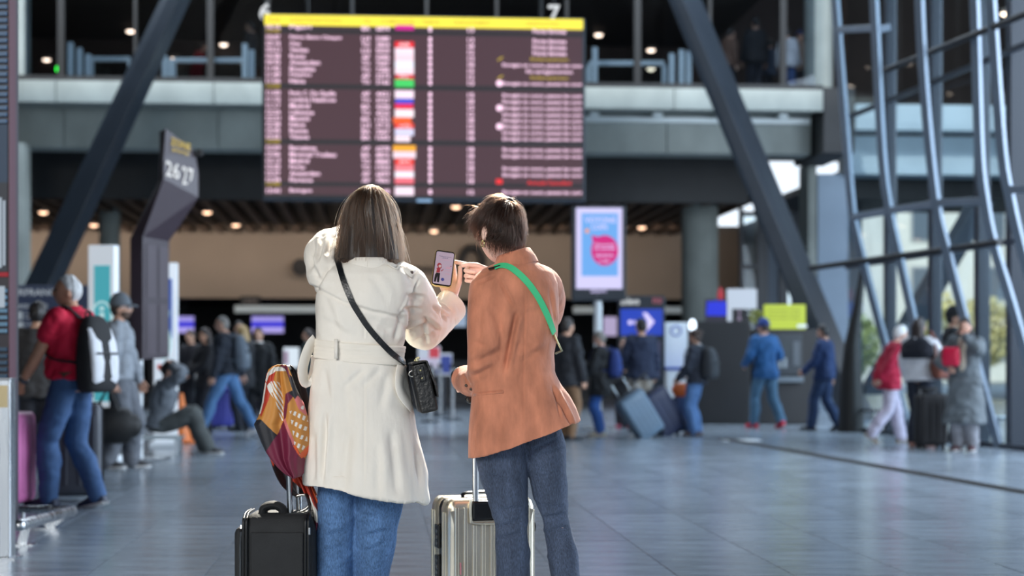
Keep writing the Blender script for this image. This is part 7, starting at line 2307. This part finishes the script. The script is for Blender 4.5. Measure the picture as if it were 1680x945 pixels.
def scarf_col(cx, cy, layer):
    col = np.zeros((len(cx), 3)); col[:] = lin(OCH if layer == 0 else BLK)
    for c, poly in FRONT if layer == 0 else BACK:
        col[in_poly(cx, cy, poly)] = lin(c)
    if layer == 0:
        lad = (in_poly(cx, cy, [(236, 300), (300, 270), (322, 330), (318, 470), (284, 524), (258, 470), (244, 360)])) & (np.mod(cx * .35 + cy * .12, 9) < 4.5) & (np.mod(cy - cx * .55, 52) < 24)
        col[lad] = lin(WHT)
        fl_ = in_poly(cx, cy, [(112, 168), (140, 140), (178, 150), (196, 240), (200, 350), (185, 345), (160, 240), (130, 205)]) & ((np.mod(cx * 1.0 - cy * .55, 17) < 9) | (in_poly(cx, cy, [(112, 168), (132, 150), (150, 190), (140, 205)])))
        col[fl_] = lin(WHT)
    return col
BACK = [(RED, [(170, 560), (300, 600), (390, 840), (380, 880), (300, 740), (180, 660)]), (ORG, [(290, 640), (310, 640), (400, 840), (384, 850)]), (RED, [(95, 500), (135, 540), (120, 600), (104, 560)]), (WHT, [(318, 740), (372, 850), (370, 905), (330, 860)]), (BLK, [(190, 690), (320, 745), (300, 770), (180, 740)]), (MAR, [(320, 860), (380, 900), (345, 940)])]
def scarf_sheet(rows, Y0, amp, layer, name, parent, base, seed, nu=90, nv=150):
    R_ = np.array(rows, float)                       # crop rows: cy, left, right
    cy = np.linspace(R_[0, 0], R_[-1, 0], nv); l = np.interp(cy, R_[:, 0], R_[:, 1]); r = np.interp(cy, R_[:, 0], R_[:, 2])
    u = np.linspace(0, 1, nu)
    CX = l[:, None] + (r - l)[:, None] * u; CY = np.repeat(cy[:, None], nu, 1)
    px, py = 400 + CX * .3175, 580 + CY * .3175
    q = (cy - cy[0]) / (cy[-1] - cy[0])
    bul = np.sin(np.pi * u)[None, :] ** .7
    Yd = Y0 - amp * bul * (.5 + .5 * q[:, None]) + .012 * np.sin(u[None, :] * 11 + q[:, None] * 3 + seed) * sm(0, .3, q)[:, None] + .006 * np.sin(u[None, :] * 23 + q[:, None] * 5)
    Xw = (px - 840) / FPX * YB; Zw = CAMZ + (590 - py) / FPX * YB
    v = np.stack([Xw.ravel(), Yd.ravel(), Zw.ravel()], 1)
    fcs = [(i * nu + j, i * nu + j + 1, (i + 1) * nu + j + 1, (i + 1) * nu + j) for i in range(nv - 1) for j in range(nu - 1)]
    o_ = MB(); o_.add(v - base, fcs); ob = o_.build(name, vcol_mat('scarf_silk', rough=.55, bump=.15, bscale=500), parent, smooth=180)
    at = ob.data.color_attributes.new('print', 'FLOAT_COLOR', 'POINT')
    c = scarf_col(CX.ravel(), CY.ravel(), layer); at.data.foreach_set('color', np.concatenate([c, np.ones((len(c), 1))], 1).astype(np.float32).ravel())
    so = ob.modifiers.new('solid', 'SOLIDIFY'); so.thickness = .0018; so.offset = 0
    return ob
sb_ = np.array((P(465, 590, YB)[0], YB + .1, bpz(600)))
scf = empty('scarf', sb_, 0, 'patterned ochre, black and maroon scarf draped over the cabin case handle', 'scarf')
scarf_sheet([(58, 165, 205), (66, 140, 216), (85, 118, 226), (110, 106, 236), (180, 92, 262), (260, 80, 300), (330, 62, 320), (370, 40, 324), (420, 62, 326), (470, 84, 326), (510, 104, 322), (545, 128, 305), (590, 165, 300), (625, 205, 298), (640, 232, 285), (646, 245, 262)], YB + .05, .05, 0, 'front_fold', scf, sb_, 1, 110, 190)
scarf_sheet([(60, 168, 208), (90, 110, 240), (180, 72, 290), (300, 60, 318), (450, 76, 322), (540, 96, 318), (610, 118, 312), (660, 140, 312), (700, 165, 326), (740, 205, 345), (755, 235, 352)], YB + .17, -.03, 1, 'back_fold', scf, sb_, 2)
scarf_sheet([(640, 240, 298), (700, 272, 326), (760, 300, 352), (820, 318, 380), (860, 326, 388), (900, 336, 380), (935, 348, 362)], YB + .13, .02, 1, 'tail', scf, sb_, 3, 60, 90)

# ================================================================== silver ribbed case behind the rust jacket
YS = 6.42; ks = YS / FPX
sc0 = P(786, 590, YS); th = math.radians(20)
sv_ = empty('ribbed_case', (sc0[0] + .012, YS + .06, 0), th, 'silver ribbed hard case with black fittings behind the dark jeans', 'suitcase')
m_alu = mat('champagne_shell', (214, 206, 188), rough=.26, metal=.75, var=.05, vscale=3, spec=.6)
m_blk = mat('gloss_black', (16, 17, 19), rough=.25)
W, D, H0 = .35, .225, CAMZ - 226 * ks
mb = MB(); rounded_block(mb, W, D * .48, H0 - .05, .036, .05, n=8); fsh = MB(M=Matrix.Translation((0, -D * .26, 0))); fsh.merge(mb); fsh.build('front_shell', m_alu, sv_, smooth=45)
mb = MB(); rounded_block(mb, W, D * .48, H0 - .05, .036, .05, n=8); fsh = MB(M=Matrix.Translation((0, D * .26, 0))); fsh.merge(mb); fsh.build('rear_shell', m_alu, sv_, smooth=45)
mb = MB(); rounded_block(mb, W - .012, D * .16, H0 - .062, .03, .056, n=8); mb.build('zip_band', m_blk, sv_, smooth=45)
for i in range(9):
    x = -W * .40 + i * W * .10
    zt = H0 - .03 if i < 2 or i > 6 else H0 - .095
    mb = MB(); mb.loft([[(x - .011, -D * .5 + .004, z), (x + .011, -D * .5 + .004, z), (x + .007, -D * .5 - .006, z), (x - .007, -D * .5 - .006, z)] for z in (.10, zt)]); mb.build('rib', m_alu, sv_, bevel=.003)
for s_ in (-1, 1):
    for yy in (-D * .36, -D * .24, D * .22, D * .36):
        mb = MB(); mb.box(s_ * W / 2 - .004, s_ * W / 2 + .004, yy - .007, yy + .007, .10, H0 - .05); mb.build('side_rib', m_alu, sv_, bevel=.003)
    mb = MB(); mb.loft([[(s_ * (W / 2 - .012) + (.02 * s_ if z > 0 else 0) * 0, -D * .5 - .002, H0 - .045 + z) for z in (0,)] + [(s_ * (W / 2 - .075), -D * .5 - .004, H0 - .03), (s_ * (W / 2 - .030), -D * .5 - .004, H0 - .115)]] + [[(s_ * (W / 2 - .012), -D * .5 + .01, H0 - .045), (s_ * (W / 2 - .075), -D * .5 + .01, H0 - .03), (s_ * (W / 2 - .030), -D * .5 + .01, H0 - .115)]]); mb.build('corner_guard', m_alu, sv_)
# handle trough, plate and rods
mb = MB(); mb.box(-.085, .085, -D * .5 - .006, -D * .5 + .02, H0 - .085, H0 - .008); mb.build('handle_trough', m_blk, sv_, bevel=.014, seg=3)
mb = MB(); mb.tube(smooth_path([(-.088, -D * .5 - .006, H0 - .005), (-.088, -D * .5 - .008, H0 - .07), (-.07, -D * .5 - .008, H0 - .09), (.07, -D * .5 - .008, H0 - .09), (.088, -D * .5 - .008, H0 - .07), (.088, -D * .5 - .006, H0 - .005)], 5), .006, 8); mb.build('trough_rim', m_alu, sv_, smooth=60)
for x in (-.062, .062):
    mb = MB(); mb.tube([(x, -D * .5 + .012, H0 - .078), (x, -D * .5 + .016, H0 + .36)], [(.009, .012)] * 2, 14, up=(0, 1, 0), round_ends=False); mb.build('handle_rod', m_inox, sv_, smooth=50)
mb = MB(); mb.tube([(-.085, -D * .5 + .016, H0 + .37), (.085, -D * .5 + .016, H0 + .37)], .016, 12); mb.build('handle_grip', m_blk, sv_, smooth=60)
mb = MB(); mb.tube(smooth_path([(-.09, -.03, H0), (-.08, -.03, H0 + .016), (0, -.03, H0 + .02), (.08, -.03, H0 + .016), (.09, -.03, H0)], 4), [(.006, .016)] * 17, 10); mb.build('top_grip', m_blk, sv_, smooth=60)
mb = MB(); mb.box(.025, .125, -D * .5 - .010, -D * .5, H0 - .26, H0 - .145); pl_ = mb.build('plate', m_blk, sv_, bevel=.012, seg=3)
mb = MB(); mb.tube([(.078 + .036 * math.cos(a), -D * .5 - .011, H0 - .203 + .036 * math.sin(a)) for a in np.linspace(0, 6.283, 33)], .003, 6, round_ends=False); mb.build('round_seal', mat('seal_black', (40, 42, 46), rough=.3), pl_, smooth=180)
mb = MB(); mb.tube([(.020 + .0, -D * .5 - .008, H0 - .14), (.13, -D * .5 - .008, H0 - .14), (.13, -D * .5 - .008, H0 - .265), (.020, -D * .5 - .008, H0 - .265), (.020, -D * .5 - .008, H0 - .14)], .004, 6); mb.build('plate_rim', m_alu, pl_)
for z0, z1 in ((H0 - .19, H0 - .10), (H0 - .30, H0 - .215)):
    mb = MB(); mb.box(-W / 2 - .010, -W / 2 + .004, -.022, .022, z0, z1); lk_ = mb.build('latch', m_blk, sv_, bevel=.004)
    for i in range(3):
        mb = MB(); mb.cyl((-W / 2 - .012, -.01 + 0.0, z0 + .02 + i * .022), (-W / 2 - .006, -.01, z0 + .02 + i * .022), .007, n=10); mb.build('dial', mat('dial_steel', (150, 150, 150), rough=.3, metal=1), lk_)
mb = MB(); mb.cyl((W / 2 - .002, -.03, H0 - .12), (W / 2 + .022, -.03, H0 - .12), .022, n=16); mb.build('side_foot', m_blk, sv_, smooth=40)
mb = MB(); mb.box(-.128, -.125, -D * .5 - .007, -D * .5 - .0055, H0 - .28, H0 - .235); mb.build('scuff', mat('scuff_pink', (206, 120, 140), rough=.5), sv_)
for sx_ in (-1, 1):
    for sy_ in (-1, 1):
        mb = MB(); x, y = sx_ * (W / 2 - .05), sy_ * .07
        mb.cyl((x - .013, y, .026), (x + .013, y, .026), .026, n=16); mb.box(x - .02, x + .02, y - .012, y + .012, .03, .06); mb.build('wheel', m_blk, sv_, smooth=40)
